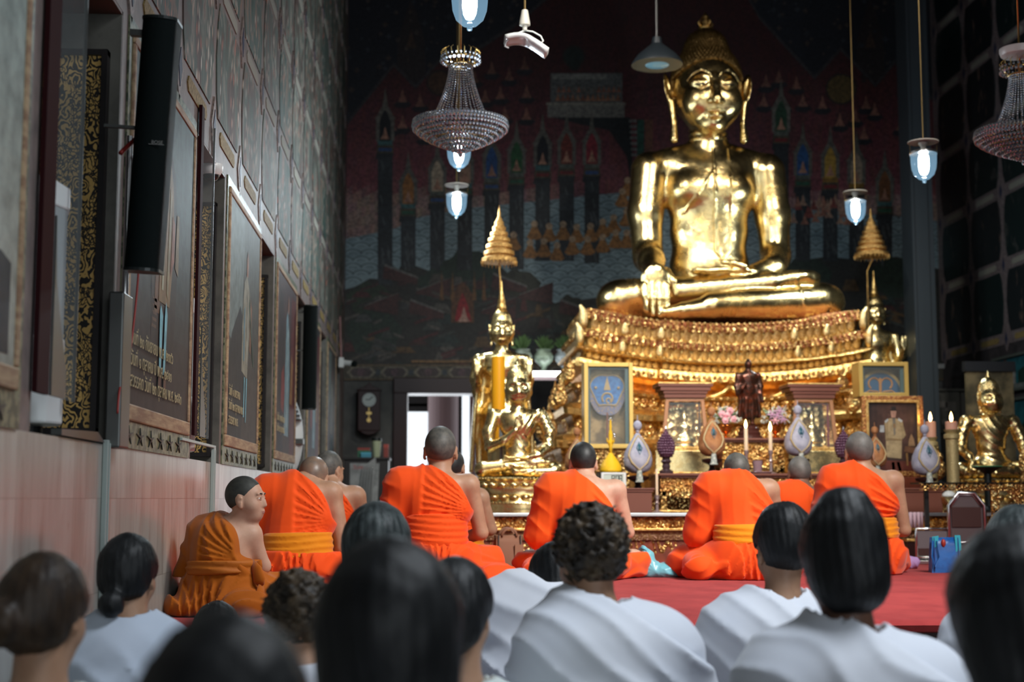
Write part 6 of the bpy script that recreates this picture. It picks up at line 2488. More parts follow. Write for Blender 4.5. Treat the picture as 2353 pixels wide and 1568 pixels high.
person('person', 'person', 'large out of focus black haired head in front, left of centre', 896, 2.0, .003,
       dict(knee=0.22, Ht=.757, hs=1.03, hx=0, hy=.06, sw=.19, sz=0.37, wh=.15, lean=.03, skin=S_tan, hmat=H_black, hair='long', wear='white', rmat=R_white2, seed=27, h=.014, hh=.008), lay_g)
person('person', 'person', 'black haired woman with a pale hair clip, partly hidden by the large near head', 1062, 3.2, .003,
       dict(knee=0.24, Ht=.683, hs=.93, hx=-.010, hy=.07, sw=.21, sz=0.36, wh=.15, lean=.04, skin=S_tan, hmat=H_black, hair='clip', wear='white', rmat=R_white2, head=(-12, 0, -22), seed=28, h=.012), lay_g)
person('person', 'person', 'bowed worshipper in folded white cloth, left of the curly haired one', 1243, 4.6, .003,
       dict(knee=0.26, Ht=.665, hs=.93, hx=.075, hy=.24, sw=0.17, sz=0.5, wh=.18, lean=.14, skin=S_tan, hmat=H_black, hair='long', wear='white', rmat=R_white, head=(-40, 0, -10), seed=29, fold=1.0, loose=.03, shawl=1, h=.010), lay_g)
person('person', 'person', 'woman with short curly brown hair and a wide white wrap, centre of the front row', 1405, 3.7, .003,
       dict(knee=0.26, Ht=.787, hs=.96, hx=-.050, hy=.07, sw=0.175, sz=0.495, wh=0.15, lean=.04, skin=S_tan, hmat=H_curl, hair='curly', thick=.016, wear='white', rmat=R_white, head=(-14, 0, 22), nape=-.08, seed=30, fold=.65, loose=.03, shawl=1, h=.0095, hh=.005), lay_g)
person('person', 'person', 'worshipper with neat short black hair and white wrap, below the bowing monk', 1775, 4.3, .003,
       dict(knee=0.24, Ht=.787, hs=.98, hx=.045, hy=.08, sw=0.165, sz=0.47, wh=0.14, lean=.04, skin=S_tan, hmat=H_black, hair='short', thick=.013, wear='white', rmat=R_white, head=(-12, 0, 6), nape=-.085, seed=31, fold=.8, loose=.025, shawl=1, h=.010), lay_g)
person('person', 'person', 'worshipper with dark hair piled on top of the head, large white wrap, right of centre', 1962, 3.1, .003,
       dict(knee=0.27, Ht=.800, hs=1.0, hx=-.016, hy=.05, sw=0.2, sz=0.485, wh=0.17, lean=.03, skin=S_dark, hmat=H_black, hair='topknot', thick=.018, wear='white', rmat=R_white, head=(-8, 0, 0), seed=32, fold=.5, loose=.02, shawl=1, h=.010), lay_g)
person('person', 'person', 'very near dark haired person cut off by the right edge of the picture', 2352, 2.1, .003,
       dict(Ht=.770, hs=1.0, hx=0, hy=.06, sw=.20, sz=.46, wh=.16, lean=.03, skin=S_dark, hmat=H_black, hair='long', thick=.018, wear='white', rmat=R_white, seed=33, h=.014, hh=.008), lay_g)
person('person', 'person', 'person with greying hair glinting at the right edge, in front of the carved gilt stand', 2352, 3.9, .003,
       dict(Ht=.795, hs=1.0, hx=0, hy=.06, sw=.20, sz=.50, wh=.16, lean=.03, skin=S_tan, hmat=H_grey, hair='long', wear='white', rmat=R_white, seed=34, h=.012), lay_g)
# ================================================================== hanging things
M_crystal = mat('cut_crystal', (.97, .98, 1.0), .05, metal=.9, var=(70, (.45, .55, .70), .42, .58))
M_brass = mat('brass', (.55, .38, .14), .3, metal=1)
M_bulb = mat('glowing_bulb', (1, 1, 1), .5, emit=(.80, .93, 1.0), es=26)
M_jar = mat('bell_jar_glass', (.012, .022, .03), .03, spec=.9, alpha=.22, emit=(.40, .72, 1.0), es=.9)  # emission put into the glass in place of the bulb's bloom
M_disc = mat('white_enamel', (.6, .58, .52), .35)
M_cord = mat('brass_rod', (.22, .15, .06), .4, metal=.7)
TOP = 9.5


def chandelier(px, label, cap=False):
    Y = 9.0
    m = mpp(Y)
    X = Xp(px, Y)
    z_ = lambda py: at(1176, py, Y).z - zb
    zb = at(1176, 352, Y).z
    t = thing('chandelier', label, 'chandelier', (X, Y, zb), group='crystal chandeliers')
    b = MB()
    b.tube([(0, 0, z_(150)), (0, 0, TOP - zb)], .006, 6)
    for r_, zz in ((.124, z_(140)), (.075, z_(152)), (.30, z_(292)), (.19, z_(278))):
        b.tube([(r_ * math.cos(a), r_ * math.sin(a), zz) for a in [2 * PI * k / 36 for k in range(36)]], .006, 6, closed=True)
    for k in range(6):
        a = 2 * PI * k / 6
        b.tube([(.075 * math.cos(a), .075 * math.sin(a), z_(152)), (.124 * math.cos(a), .124 * math.sin(a), z_(140))], .004, 5)
        b.tube([(.02 * math.cos(a), .02 * math.sin(a), z_(300)), (.30 * math.cos(a), .30 * math.sin(a), z_(292))], .005, 5)
    b.build('frame', M_brass, t, smooth=True)
    if cap:
        b = MB()
        b.lathe([(.03, 0), (.12, .02), (.13, .05), (.13, .065), (0, .075)], (0, 0, z_(112)), 24)
        b.build('ceiling_cap', M_white, t, smooth='auto')

    def ringbeads(name, r_, z, n, s, hang=0):
        b = MB()
        for k in range(n):
            a = 2 * PI * (k + .5 * (hang % 2)) / n
            b.ball((r_ * math.cos(a), r_ * math.sin(a), z), s, 6, 4, (1, 1, 1.25))
        b.build(name, M_crystal, t)
    ringbeads('crown_beads', .124, z_(143), 26, .013)
    ringbeads('crown_beads', .124, z_(133), 26, .009, 1)
    b = MB()
    for k in range(18):
        a = 2 * PI * k / 18
        b.tube([(.118 * math.cos(a), .118 * math.sin(a), z_(140)), (.128 * math.cos(a), .128 * math.sin(a), z_(122)), (.10 * math.cos(a), .10 * math.sin(a), z_(115))], .0025, 4)
    b.build('crown_wires', M_brass, t)
    z0, z1 = z_(155), z_(282)
    for k in range(32):
        b = MB()
        a = 2 * PI * k / 32
        for j in range(24):
            f0 = j / 23
            r_ = .074 + (.19 - .074) * f0**1.6
            b.ball((r_ * math.cos(a), r_ * math.sin(a), z0 + (z1 - z0) * f0), .0060, 5, 4)
        b.build('bead_strand', M_crystal, t)
    rows = [(.302, z_(284)), (.306, z_(292)), (.300, z_(300)), (.275, z_(308)), (.245, z_(315)), (.21, z_(322)), (.17, z_(329)), (.13, z_(335)), (.09, z_(340)), (.05, z_(346)), (.02, z_(350)), (.25, z_(282)), (.21, z_(279))]
    for i, (r_, zz) in enumerate(rows):
        ringbeads('bowl_beads', r_, zz, max(4, int(2 * PI * r_ / .024)), .0115, i)
    b = MB()
    b.ball((0, 0, -.012), .016, 8, 6, (1, 1, 1.4))
    b.build('drop', M_crystal, t)
    return t


chandelier(1055, 'crystal chandelier hanging in front of the painted mural, left of the great Buddha')
chandelier(2378, 'crystal chandelier cut by the right edge of the picture', True)


def pendant(px, pb, Y, label, on=1.0):
    zb = at(1176, pb, Y).z
    t = thing('pendant_lamp', label, 'lamp', (Xp(px, Y), Y, zb), group='glass bell pendant lamps')
    b = MB()
    pr = [(.0, .0), (.012, .002), (.016, .012), (.010, .02), (.040, .030), (.074, .062), (.091, .11), (.096, .16), (.097, .21), (.100, .225), (.100, .235)]
    b.lathe(pr, (0, 0, 0), 28)
    b.build('bell_jar', M_jar, t, smooth=True)
    b = MB()
    b.lathe([(.098, .222), (.104, .226), (.104, .238), (.098, .242)], (0, 0, 0), 28)
    b.build('rim', M_silver, t, smooth='auto')
    b = MB()
    b.lathe([(0, .062), (.022, .066), (.034, .09), (.040, .13), (.040, .19), (.032, .215), (.022, .22)], (0, 0, 0), 20)
    b.build('bulb', M_bulb, t, smooth=True)
    b = MB()
    b.lathe([(.024, .215), (.028, .235), (.020, .265), (.022, .285), (.034, .30), (.036, .31), (0, .312)], (0, 0, 0), 20)
    b.build('socket', M_disc, t, smooth='auto')
    b = MB()
    b.lathe([(.0, .312), (.04, .318), (.115, .312), (.115, .318), (.03, .33), (0, .33)], (0, 0, 0), 32)
    b.build('smoke_disc', M_disc, t, smooth='auto')
    b = MB()
    for s in (-1, 1): b.tube([(s * .1, 0, .235), (s * .108, 0, .314)], .002, 5)
    b.tube([(0, 0, .325), (0, 0, TOP - zb)], .005, 6)
    b.build('rod', M_cord, t)
    l = bpy.data.lights.new('lamp_light', 'POINT')
    l.energy = 12 if Y < 11 else 70
    l.color = (.78, .92, 1.0)
    l.shadow_soft_size = .05
    o = bpy.data.objects.new('lamp_light', l)
    link(o)
    o.location = (Xp(px, Y), Y, zb - .06)
    return t


pendant(1076, 73, 7.3, 'nearest lit glass bell lamp, at the top edge above the chandelier')
pendant(1052, 395, 11.3, 'lit glass bell lamp right under the crystal chandelier')
pendant(1047, 503, 13.2, 'lit glass bell lamp lowest under the left chandelier')
pendant(1980, 507, 13.2, 'lit glass bell lamp in front of the right golden umbrella')
pendant(2143, 408, 10.35, 'lit glass bell lamp in front of the grey steel post')

# dim bell lamp high in front of the mural
Y = 12.5
c = at(1510, 150, Y)
t = thing('pendant_lamp', 'dark bell shaped hanging lamp with a faint bluish lens, left of the great Buddha head', 'lamp', (c.x, Y, c.z))
b = MB()
b.lathe([(.235, 0), (.23, .02), (.18, .09), (.11, .15), (.05, .20), (.04, .26), (0, .27)], (0, 0, 0), 32)
b.build('shade', mat('dark_lamp_shade', (.012, .016, .02), .4), t, smooth='auto')
b = MB()
b.lathe([(0, -.008), (.10, -.006), (.125, .01), (.125, .02)], (0, 0, 0), 28)
b.build('lens', mat('bluish_lens', (.1, .2, .24), .1, emit=(.25, .5, .6), es=.22), t, smooth=True)
b = MB()
b.tube([(0, 0, .26), (0, 0, TOP - c.z)], .012, 8)
b.build('rod', M_blackwood, t)

# white bracketed spotlight
Y = 8.6
c = at(1206, 100, Y)
m = mpp(Y)
t = thing('ceiling_spotlight', 'white hanging spotlight with a wire yoke and curved reflector, near the top centre', 'spotlight', (c.x, Y, c.z))
P = lambda px, py: ((px - 1206) * m, 0, (100 - py) * m)
b = MB()
b.lathe([(.014, 0), (.034, .004), (.034, .02), (.020, .10), (.012, .105)], P(1206, 57), 20)
b.lathe([(.014, 0), (.016, .03)], P(1206, 68), 12)
b.build('socket', M_disc, t, smooth='auto')
b = MB()
b.tube([P(1206, 68), (-.07, 0, .055), (-.115, 0, .01), (-.125, 0, -.02), (-.10, 0, -.03)], .005, 8)
b.tube([P(1206, 68), (.05, 0, .078), (.10, 0, .05), (.115, 0, .02), (.10, 0, .0)], .005, 8)
b.build('yoke', M_white, t, smooth=True)
b = MB()
n = 14
vs = []
for i in range(n + 1):
    u = i / n
    x = -.12 + .25 * u
    zc = .0 + .035 * math.sin(u * PI * 1.15) - .055 * u
    for j in range(7):
        v = j / 6 - .5
        vs.append((x, v * .16, zc + .0 - .03 * (1 - 4 * v * v) * (u > .5) + .018 * (1 - 4 * v * v)))
fs = [(i * 7 + j, (i + 1) * 7 + j, (i + 1) * 7 + j + 1, i * 7 + j + 1) for i in range(n) for j in range(6)]
b.add(vs, fs)
o = b.build('reflector', M_white, t, smooth=True)
so = o.modifiers.new('s', 'SOLIDIFY')
so.thickness = .028
b = MB()
b.tube([P(1206, 22), (0, 0, TOP - c.z)], .007, 8)
b.build('rod', M_cord, t)


# ================================================================== offerings on the altar
def egg(px, cy, hw, tint, Y, label, base=True):
    """tasselled egg-shaped offering on a dark footed tray; origin at foot"""
    m = mpp(Y)
    s = hw * m / .115
    zc = at(1176, cy, Y).z
    foot = .30 * s
    t = thing('egg_offering', label, 'offering', (Xp(px, Y), Y, zc - foot), group='egg shaped offerings')
    white = tint == 'w'
    mt = M_eggw if white else M_eggo
    b = MB()
    pr = [(0, .148), (.05, .153), (.09, .175), (.112, .215), (.117, .26), (.108, .315), (.080, .375), (.040, .435), (.014, .475)]
    b.lathe([(r_ * s, z * s) for r_, z in pr], (0, 0, 0), 36, lobes=0)
    b.build('body', mt, t, smooth=True)
    b = MB()
    b.lathe([(.0, .475 * s), (.018 * s, .485 * s), (.012 * s, .50 * s)], (0, 0, 0), 12)
    b.ball((0, 0, .535 * s), .036 * s, 14, 10, (1, 1, 1.15))
    b.tube([(0, 0, .57 * s), (0, 0, .62 * s)], [.006 * s, .001], 6)
    b.build('finial', mt, t, smooth=True)
    b = MB()   # braided diamond collar on the front face

    def onegg(u, z):
        r_ = np.interp(z, [p[1] for p in pr], [p[0] for p in pr]) + .006
        a = u / max(r_, .02)
        return (r_ * math.sin(a) * s, -r_ * math.cos(a) * s, z * s)
    dm = [(0, .455), (.045, .40), (.085, .33), (.095, .29), (.065, .235), (.0, .175), (-.065, .235), (-.095, .29), (-.085, .33), (-.045, .40)]
    b.tube([onegg(u, z) for u, z in dm], .008 * s, 6, closed=True)
    b.build('braided_collar', M_braid, t, smooth=True)
    b = MB()
    b.tube([onegg(0, .38), onegg(0, .33)], [.012 * s, .016 * s], 6, flat=.5)
    b.tube([onegg(0, .40), onegg(.022, .35), onegg(0, .30), onegg(-.022, .35)], .004 * s, 5, closed=True)
    e = b.build('emblem', mat('teal_gold_emblem' + label[:8], (.04, .16, .22), .3, metal=.3), t, smooth=True)
    b = MB()
    b.lathe([(.012, .185), (.02, .17), (.028, .10), (.036, .08), (.0, .075)], (0, -.085 * s, 0), 12)
    o = b.build('tassel', M_tassel, t, smooth='auto')
    o.scale = (s, s, s)
    b = MB()
    b.lathe([(.07, 0), (.075, .012), (.035, .03), (.022, .06), (.03, .08), (.085, .105), (.092, .125), (.05, .135)], (0, 0, 0), 28)
    o = b.build('footed_tray', M_darkwood, t, smooth='auto')
    o.scale = (s, s, s)
    return t, zc - foot


M_eggw = mat('pale_mauve_thread', (.50, .50, .60), .45, bump=('Z', 130, .5, .002), var=(10, (.34, .34, .46), .4, .6))
M_eggo = mat('amber_thread', (.52, .24, .10), .45, bump=('Z', 130, .5, .002), var=(10, (.34, .13, .05), .4, .6))
M_braid = mat('gold_braid', (.42, .32, .17), .45, metal=.3)
M_tassel = mat('pale_tassel', (.25, .28, .26), .5, var=(40, (.5, .5, .46), .5, .6))
pillars = []
for px, cy, hw, c_, Y, lab in ((1465, 1045, 33, 'w', 11.3, 'pale egg shaped offering right of the digital clock'), (1635, 1012, 31, 'o', 11.55, 'amber egg shaped offering left of the lit candles'), (1834, 1010, 32, 'w', 11.55, 'pale egg shaped offering in front of the right shrine case'),
                             (2125, 1050, 32, 'w', 11.3, 'pale egg shaped offering at the right corner of the framed portrait'), (1326, 1050, 28, 'o', 11.9, 'amber egg shaped offering half hidden behind a monk, under the tall glass case'), (2010, 1040, 26, 'o', 11.5, 'amber egg shaped offering half hidden behind the rightmost monk head')):
    t, zf = egg(px, cy, hw, c_, Y, lab)
    x_, y_ = t.location.x, t.location.y
    ztop = AZ
    if px in (1635, 1834): ztop = ZT1
    if zf > ztop + .01:
        b = MB()
        b.lathe([(.085, 0), (.09, .02), (.07, .04), (.065, zf - ztop - .03), (.08, zf - ztop - .01), (.08, zf - ztop)], (x_, y_, ztop), 20)
        tag(b.build('round_stand', M_darkwood, None, smooth='auto'), 'dark round stand of the ' + lab.split(' shaped')[0] + ' ' + ' '.join(lab.split('offering ')[1].split()[:9]), 'stand')
    elif zf < ztop:
        t.location.z = ztop

for px, lab in ((1530, 'purple beaded crystal cone in front of the left shrine case'), (1938, 'purple beaded crystal cone left of the framed portrait')):
    Y = 11.45
    z0 = ZT1
    t = thing('beaded_cone', lab, 'offering', (Xp(px, Y), Y, z0), group='purple beaded cones')
    hh = at(1176, 984, Y).z - z0
    b = MB()
    b.lathe([(.055, 0), (.06, .02), (.03, .04), (.035, .06), (.028, .08), (.045, .10), (.03, .12), (.035, .135)], (0, 0, 0), 16)
    b.build('stem', mat('dark_glass_stem' + lab[-4:], (.08, .05, .06), .2, metal=.4, bump=('vor', 80, .8, .004)), t, smooth='auto')
    b = MB()
    for j in range(11):
        f0 = j / 10
        r_ = .066 * math.sin(PI * min(1, .22 + f0 * .80))**.9 * (1.0 if f0 < .5 else 1.02 - .25 * (f0 - .5))
        n = max(1, int(2 * PI * r_ / .02))
        for k in range(n):
            a = 2 * PI * (k + .5 * (j % 2)) / n
            b.ball((r_ * math.cos(a), r_ * math.sin(a), .145 + (hh - .16) * f0), .0125, 6, 4)
    b.lathe([(.055, .14), (.06, .2), (.05, .26), (.01, hh - .02)], (0, 0, 0), 14)
    b.build('beads', M_purple if 'M_purple' in globals() else globals().setdefault('M_purple', mat('purple_beads', (.13, .055, .10), .12, metal=.3, coat=.5)), t, smooth=True)
    b = MB()
    b.lathe([(.002, hh + .02), (.008, hh), (.004, hh - .015)], (0, 0, 0), 6)
    b.build('tip', M_silver, t)

# yellow pointed reliquary on its base
Y = 11.2
z0 = at(1176, 1086, Y).z
t = thing('yellow_stupa', 'bright yellow pointed stupa model above the digital clock', 'stupa', (Xp(1403, Y), Y, z0))
b = MB()
b.lathe([(.085, 0), (.088, .02), (.080, .055), (.060, .09), (.030, .13), (.014, .155)], (0, 0, 0), 32)
b.build('bell', M_yel2, t, smooth=True)
b = MB()
b.lathe([(.014, .15), (.012, .20), (.022, .225), (.024, .245), (.012, .26), (.018, .29), (.014, .32), (.008, .34), (.010, .36), (.004, .42)], (0, 0, 0), 14)
for k in range(4):
    a = k * PI / 2 + .5
    b.tube([(.01 * math.cos(a), .01 * math.sin(a), .225), (.035 * math.cos(a), .035 * math.sin(a), .245), (.04 * math.cos(a), .04 * math.sin(a), .275)], [.007, .005, .001], 5)
b.build('spire', M_yel2, t, smooth=True)
b = MB()
for q in ((0, 0, .425), (.012, 0, .41), (-.012, 0, .412), (.03, -.01, .28), (.028, -.01, .30)):
    b.ball(q, .009, 8, 6)
b.build('crystal_tip', M_crystal, t, smooth=True)
b = MB()
b.box((Xp(1403, Y) - .10, Y - .06, AZ), (Xp(1403, Y) + .10, Y + .14, z0 - .001))
tag(b.build('dark_riser', M_blackwood, None), 'dark riser block behind the digital clock carrying the yellow stupa', 'block')

# digital clock reading 9:08
Y = 11.06
zc = at(1176, 1122, 11.0).z
x0, x1 = Xp(1381, Y), Xp(1438, Y)
hh = at(1176, 1086, Y).z - zc
t = thing('digital_clock', 'white digital clock showing 9:08 on the left wooden plinth', 'clock', ((x0 + x1) / 2, Y, zc))
w2 = (x1 - x0) / 2
b = MB()
b.box((-w2, 0, 0), (w2, .03, hh))
b.build('case', M_white, t, bevel=.004)
b = MB()
b.box((-w2 + .018, -.002, .018), (w2 - .018, .001, hh - .018))
scr = b.build('screen', mat('lcd_screen', (.50, .56, .50), .3), t)
SEG = {'9': 'abcdfg', '0': 'abcdef', '8': 'abcdefg'}
b = MB()


def seg(ch, ox, oz, w_, h_):
    k = .006
    S = {'a': (0, h_, w_, h_), 'd': (0, 0, w_, 0), 'g': (0, h_ / 2, w_, h_ / 2), 'f': (0, h_ / 2, 0, h_), 'b': (w_, h_ / 2, w_, h_), 'e': (0, 0, 0, h_ / 2), 'c': (w_, 0, w_, h_ / 2)}
    for c in SEG[ch]:
        x0_, z0_, x1_, z1_ = S[c]
        b.box((ox + x0_ - k / 2, -.0035, oz + z0_ - k / 2), (ox + x1_ + k / 2, -.002, oz + z1_ + k / 2))


seg('9', -.015, .052, .020, .045)
seg('0', .018, .052, .018, .045)
seg('8', .045, .052, .018, .045)
for z in (.062, .085): b.box((.010, -.0035, z), (.0135, -.002, z + .006))
b.box((-w2 + .02, -.0035, .105), (w2 - .02, -.002, .107))
for x in (-.02, -.008, .014, .03, .042): b.box((x, -.0035, .028), (x + .008, -.002, .036))
b.build('digits', M_black, scr)


# candles
def flame(parent, x, y, z, s=1.0):
    b = MB()
    b.lathe([(0, 0), (.006 * s, .006 * s), (.0095 * s, .018 * s), (.007 * s, .034 * s), (.002 * s, .050 * s), (0, .056 * s)], (x, y, z), 10)
    b.build('flame', M_flame, parent, smooth=True)


def candle(px, pt, pb, hw, Y, z0, label, m_, holder=None, fl=1, name='candle'):
    m = mpp(Y)
    t = thing(name, label, 'candle', (Xp(px, Y), Y, z0), group='candles on the altar')
    zt, zb = at(1176, pt, Y).z - z0, at(1176, pb, Y).z - z0
    r_ = hw * m
    b = MB()
    b.lathe([(r_, zb), (r_, zt - .004), (r_ * .8, zt), (r_ * .3, zt - .003), (0, zt - .003)], (0, 0, 0), 20)
    b.build('wax', m_, t, smooth='auto')
    if zb > .02:
        b = MB()
        if holder == 'glass':
            b.lathe([(.05, 0), (.05, .006), (.014, .02), (.012, zb * .5), (.02, zb * .55), (.013, zb * .62), (.012, zb - .03), (.019, zb - .02), (.019, zb + .006)], (0, 0, 0), 14)
        else:
            b.lathe([(r_ * 1.7, 0), (r_ * 1.7, .02), (r_ * 1.05, .05), (r_ * 1.0, zb - .08), (r_ * 1.3, zb - .07), (r_ * 1.3, zb - .04), (r_ * .9, zb - .03), (r_ * 1.3, zb)], (0, 0, 0), 20)
        b.build('holder', {'glass': M_jar2, 'gold': M_creamgold, 'red': M_tassel}[holder or 'gold'], t, smooth='auto')
    if fl: flame(t, 0, 0, zt - .002, fl)
    return t


M_jar2 = mat('crystal_holder', (.30, .22, .22), .08, metal=.3, coat=.6)
M_creamgold = mat('cream_gold_column', (.45, .35, .17), .45, metal=.4, bump=('vor', 120, .7, .003))
M_pink = mat('pink_wax', (.62, .33, .24), .4, sss=.2)
candle(1714, 983, 1036, 4.5, 11.45, ZT1, 'lit thin cream candle left of two, below the bronze figure', M_cream, 'glass', 1.35)
candle(1770, 990, 1036, 4.5, 11.45, ZT1, 'lit thin cream candle right of two, below the bronze figure', M_cream, 'glass', 1.5)
candle(2187, 966, 985, 14, 11.35, AZ, 'lit pink candle on a tall cream and gold column, right of two', M_pink, 'gold', 1.5)
candle(2139, 966, 1003, 12, 11.6, AZ, 'lit pink candle just right of the framed portrait', M_pink, 'gold', 1.5)
candle(1508, 1078, 1140, 3, 11.08, AZ, 'unlit thin pale candle in a glass holder beside the wooden plinth', M_cream, 'glass', 0)
candle(1145, 820, 1010, 15.5, 12.15, AZ, 'thick yellow candle between the standing statue and the small seated Buddha', M_yellow, 'gold', 0)
candle(1152, 972, 1010, 5, 11.9, AZ, 'small lit white candle seen under the arm of the small seated Buddha', M_white, 'glass', 1.0)


# flowers
M_pinkfl = mat('pink_petals', (.62, .20, .26), .5, var=(40, (.75, .45, .48), .4, .6))
M_lilac = mat('lilac_petals', (.50, .28, .42), .5)
M_whitefl = mat('small_white_blossoms', (.62, .62, .55), .6)
M_leaf = mat('flower_leaves', (.09, .16, .06), .5)
M_orv = mat('orange_gold_vase', (.75, .22, .04), .22, metal=.9)
for px, main, lab in ((1660, M_pinkfl, 'vase of pink and white flowers left of the bronze figure'), (1787, M_lilac, 'vase with lilac lilies right of the bronze figure')):
    Y = 11.95
    z0 = ZT2
    rr = random.Random(px)
    t = thing('flower_vase', lab, 'flower vase', (Xp(px, Y) + (.03 if px < 1700 else -.02), Y, z0), group='flower vases on the altar')
    b = MB()
    b.lathe([(.035, 0), (.038, .01), (.014, .025), (.016, .04), (.045, .06), (.055, .10), (.048, .115), (.052, .12)], (0, 0, 0), 20)
    b.build('vase', M_orv, t, smooth='auto')
    b = MB()
    for k in range(60):
        a, e = rr.uniform(0, 2 * PI), rr.uniform(-.3, 1.3)
        R_ = rr.uniform(.07, .125)
        c = Vector((math.cos(a) * math.cos(e) * R_, math.sin(a) * math.cos(e) * R_ * .8, .16 + math.sin(e) * R_ * .9))
        for q in range(4):
            b.ball(c + Vector((rr.uniform(-.012, .012), rr.uniform(-.012, .012), rr.uniform(-.012, .012))), .007, 5, 4)
    tag(b.build('filler_blossoms', M_whitefl, t), kind='stuff')
    for k, (x, z, s) in enumerate(((-.045, .20, .03), (-.02, .15, .028), (.05, .16, .026), (.02, .23, .03), (.0, .19, .026))):
        b = MB()
        b.ball((x, -.09, z), s * .5, 8, 6)
        for q in range(6):
            a = 2 * PI * q / 6 + k
            if px < 1700:
                b.ball((x + s * .55 * math.cos(a), -.085, z + s * .55 * math.sin(a)), s * .6, 8, 6, (1, .5, 1))
            else:
                c0 = Vector((x, -.085, z))
                b.tube([c0, c0 + Vector((s * .8 * math.cos(a), -.012, s * .8 * math.sin(a))), c0 + Vector((s * 1.7 * math.cos(a), -.004, s * 1.7 * math.sin(a)))], [.004, .011, .002], 6, flat=.3)
        b.build('bloom', main if k != 1 else M_pinkfl, t, smooth=True)
    for k in range(12):
        a = rr.uniform(0, 2 * PI)
        b = MB()
        L = rr.uniform(.13, .24)
        tip = Vector((math.cos(a) * .11, math.sin(a) * .07, .13 + L * .7))
        b.tube([(0, 0, .12), tip * .6 + Vector((0, 0, .05)), tip], [.004, .013, .001], 6, flat=.25)
        b.build('leaf' if k % 2 else 'plume', M_leaf if k % 2 else M_whitefl, t, smooth=True)

# mauve offering cup and tray
Y = 11.35
t = thing('offering_cup', 'mauve glass cup on a flat dish behind the bowing monk', 'cup', (Xp(1748, Y), Y, ZT1))
b = MB()
b.lathe([(.075, 0), (.09, .012), (.088, .016), (0, .01)], (0, 0, 0), 24)
b.build('dish', mat('mauve_glass', (.28, .16, .18), .2), t, smooth='auto')
b = MB()
b.lathe([(.03, .012), (.034, .02), (.04, .10), (.042, .105), (.038, .10), (.03, .02)], (-.03, 0, 0), 20)
b.build('cup', mat('mauve_glass_cup', (.30, .20, .23), .15), t, smooth='auto')

# ================================================================== right end of the altar
# gilt leaf ornament
Y = 11.55
t = thing('gilt_leaf_spray', 'gilt spray of carved flame leaves beside the rightmost pale offering', 'ornament', (Xp(2158, Y), Y, AZ))
rr = random.Random(4)
for k in range(16):
    b = MB()
    a = rr.uniform(-1.1, 1.1)
    L = rr.uniform(.10, .26)
    b.tube([(0, 0, 0), (math.sin(a) * L * .5, -.02, L * .5), (math.sin(a) * L + .02, 0, L)], [.018, .028, .003], 6, flat=.4)
    b.build('leaf', G_carve, t, smooth=True)
b = MB()
b.lathe([(.08, 0), (.085, .02), (.05, .03), (.04, .05)], (0, 0, 0), 20)
b.build('foot', G_carve, t, smooth='auto')

# covered bowl
Y = 11.0
z0 = AZ
t = thing('covered_bowl', 'small gilt bowl heaped with white, beside the right wooden plinth', 'bowl', (Xp(2176, Y), Y, z0))
b = MB()
b.lathe([(.04, 0), (.045, .01), (.02, .03), (.025, .05), (.055, .075), (.065, .12), (.06, .125)], (0, 0, 0), 24)
b.build('bowl', G_small, t, smooth='auto')
b = MB()
b.lathe([(.058, .12), (.052, .145), (.03, .165), (0, .172)], (0, 0, 0), 20)
b.build('contents', M_white, t, smooth=True)

# dark tray with a green rim in front of the far right Buddha
Y = 11.28
zt = at(1176, 1071, Y).z
t = thing('footed_tray', 'black footed tray with a green rim in front of the far right Buddha', 'tray', (Xp(2266, Y), Y, AZ))
b = MB()
b.lathe([(.07, 0), (.075, .02), (.03, .05), (.03, zt - AZ - .06), (.06, zt - AZ - .04), (.115, zt - AZ - .01), (.12, zt - AZ - .004)], (0, 0, 0), 28)
b.build('bowl', M_black, t, smooth='auto')
b = MB()
b.lathe([(0, zt - AZ - .006), (.118, zt - AZ - .006), (.122, zt - AZ), (.118, zt - AZ + .004), (0, zt - AZ + .002)], (0, 0, 0), 28)
b.build('green_rim', mat('green_glaze', (.05, .25, .12), .3), t, smooth='auto')

# openwork gilt stand in front of the ledge
Y = 10.42
x0, x1 = Xp(2282, Y), Xp(2470, Y)
ztop = at(1176, 1112, Y).z
t = thing('openwork_stand', 'openwork gilt stand with pierced posts at the right edge', 'stand', (x0, Y, ZP))
hh = ztop - ZP
for k, xx in enumerate((0.0, .20, .42)):
    b = MB()
    n = 17
    for j in range(n):
        z = .02 + (hh - .04) * j / (n - 1)
        for s in (-1, 1):
            b.tube([(xx + s * .022, 0, z - .016), (xx, -.008, z), (xx + s * .022, 0, z + .016)], .006, 5)
    b.box((xx - .03, 0, 0), (xx - .022, .02, hh))
    b.box((xx + .022, 0, 0), (xx + .03, .02, hh))
    b.build('pierced_post', G_carve, t)
for z, x_0 in ((hh - .02, -.55), (hh * .42, 0), (.05, 0)):
    b = MB()
    k = 0
    x = x_0
    while x < .45:
        b.tube([(x, -.004, z - .02), (x + .016, -.01, z), (x, -.004, z + .02), (x - .016, -.01, z)], .005, 5, closed=True)
        x += .034
    b.box((x_0 - .02, 0, z + .02), (.46, .02, z + .028))
    b.box((x_0 - .02, 0, z - .028), (.46, .02, z - .02))
    b.build('pierced_rail', G_carve, t)
for xx in (.20,):
    b = MB()
    for s in (-1, 1):
        b.prism([(xx + s * .03, hh - .04), (xx + s * .12, hh - .04), (xx + s * .03, hh - .15)], (0, .004, 0), (1, 0, 0), (0, 0, 1), (0, .012, 0))
    b.build('corner_bracket', G_carve, t)
b = MB()
b.box((-.56, -.0, hh), (.47, .24, hh + .012))
for xx in (-.5, -.25): b.box((xx, .1, 0), (xx + .03, .13, hh))
b.build('shelf_top', M_blackwood, t)
b = MB()
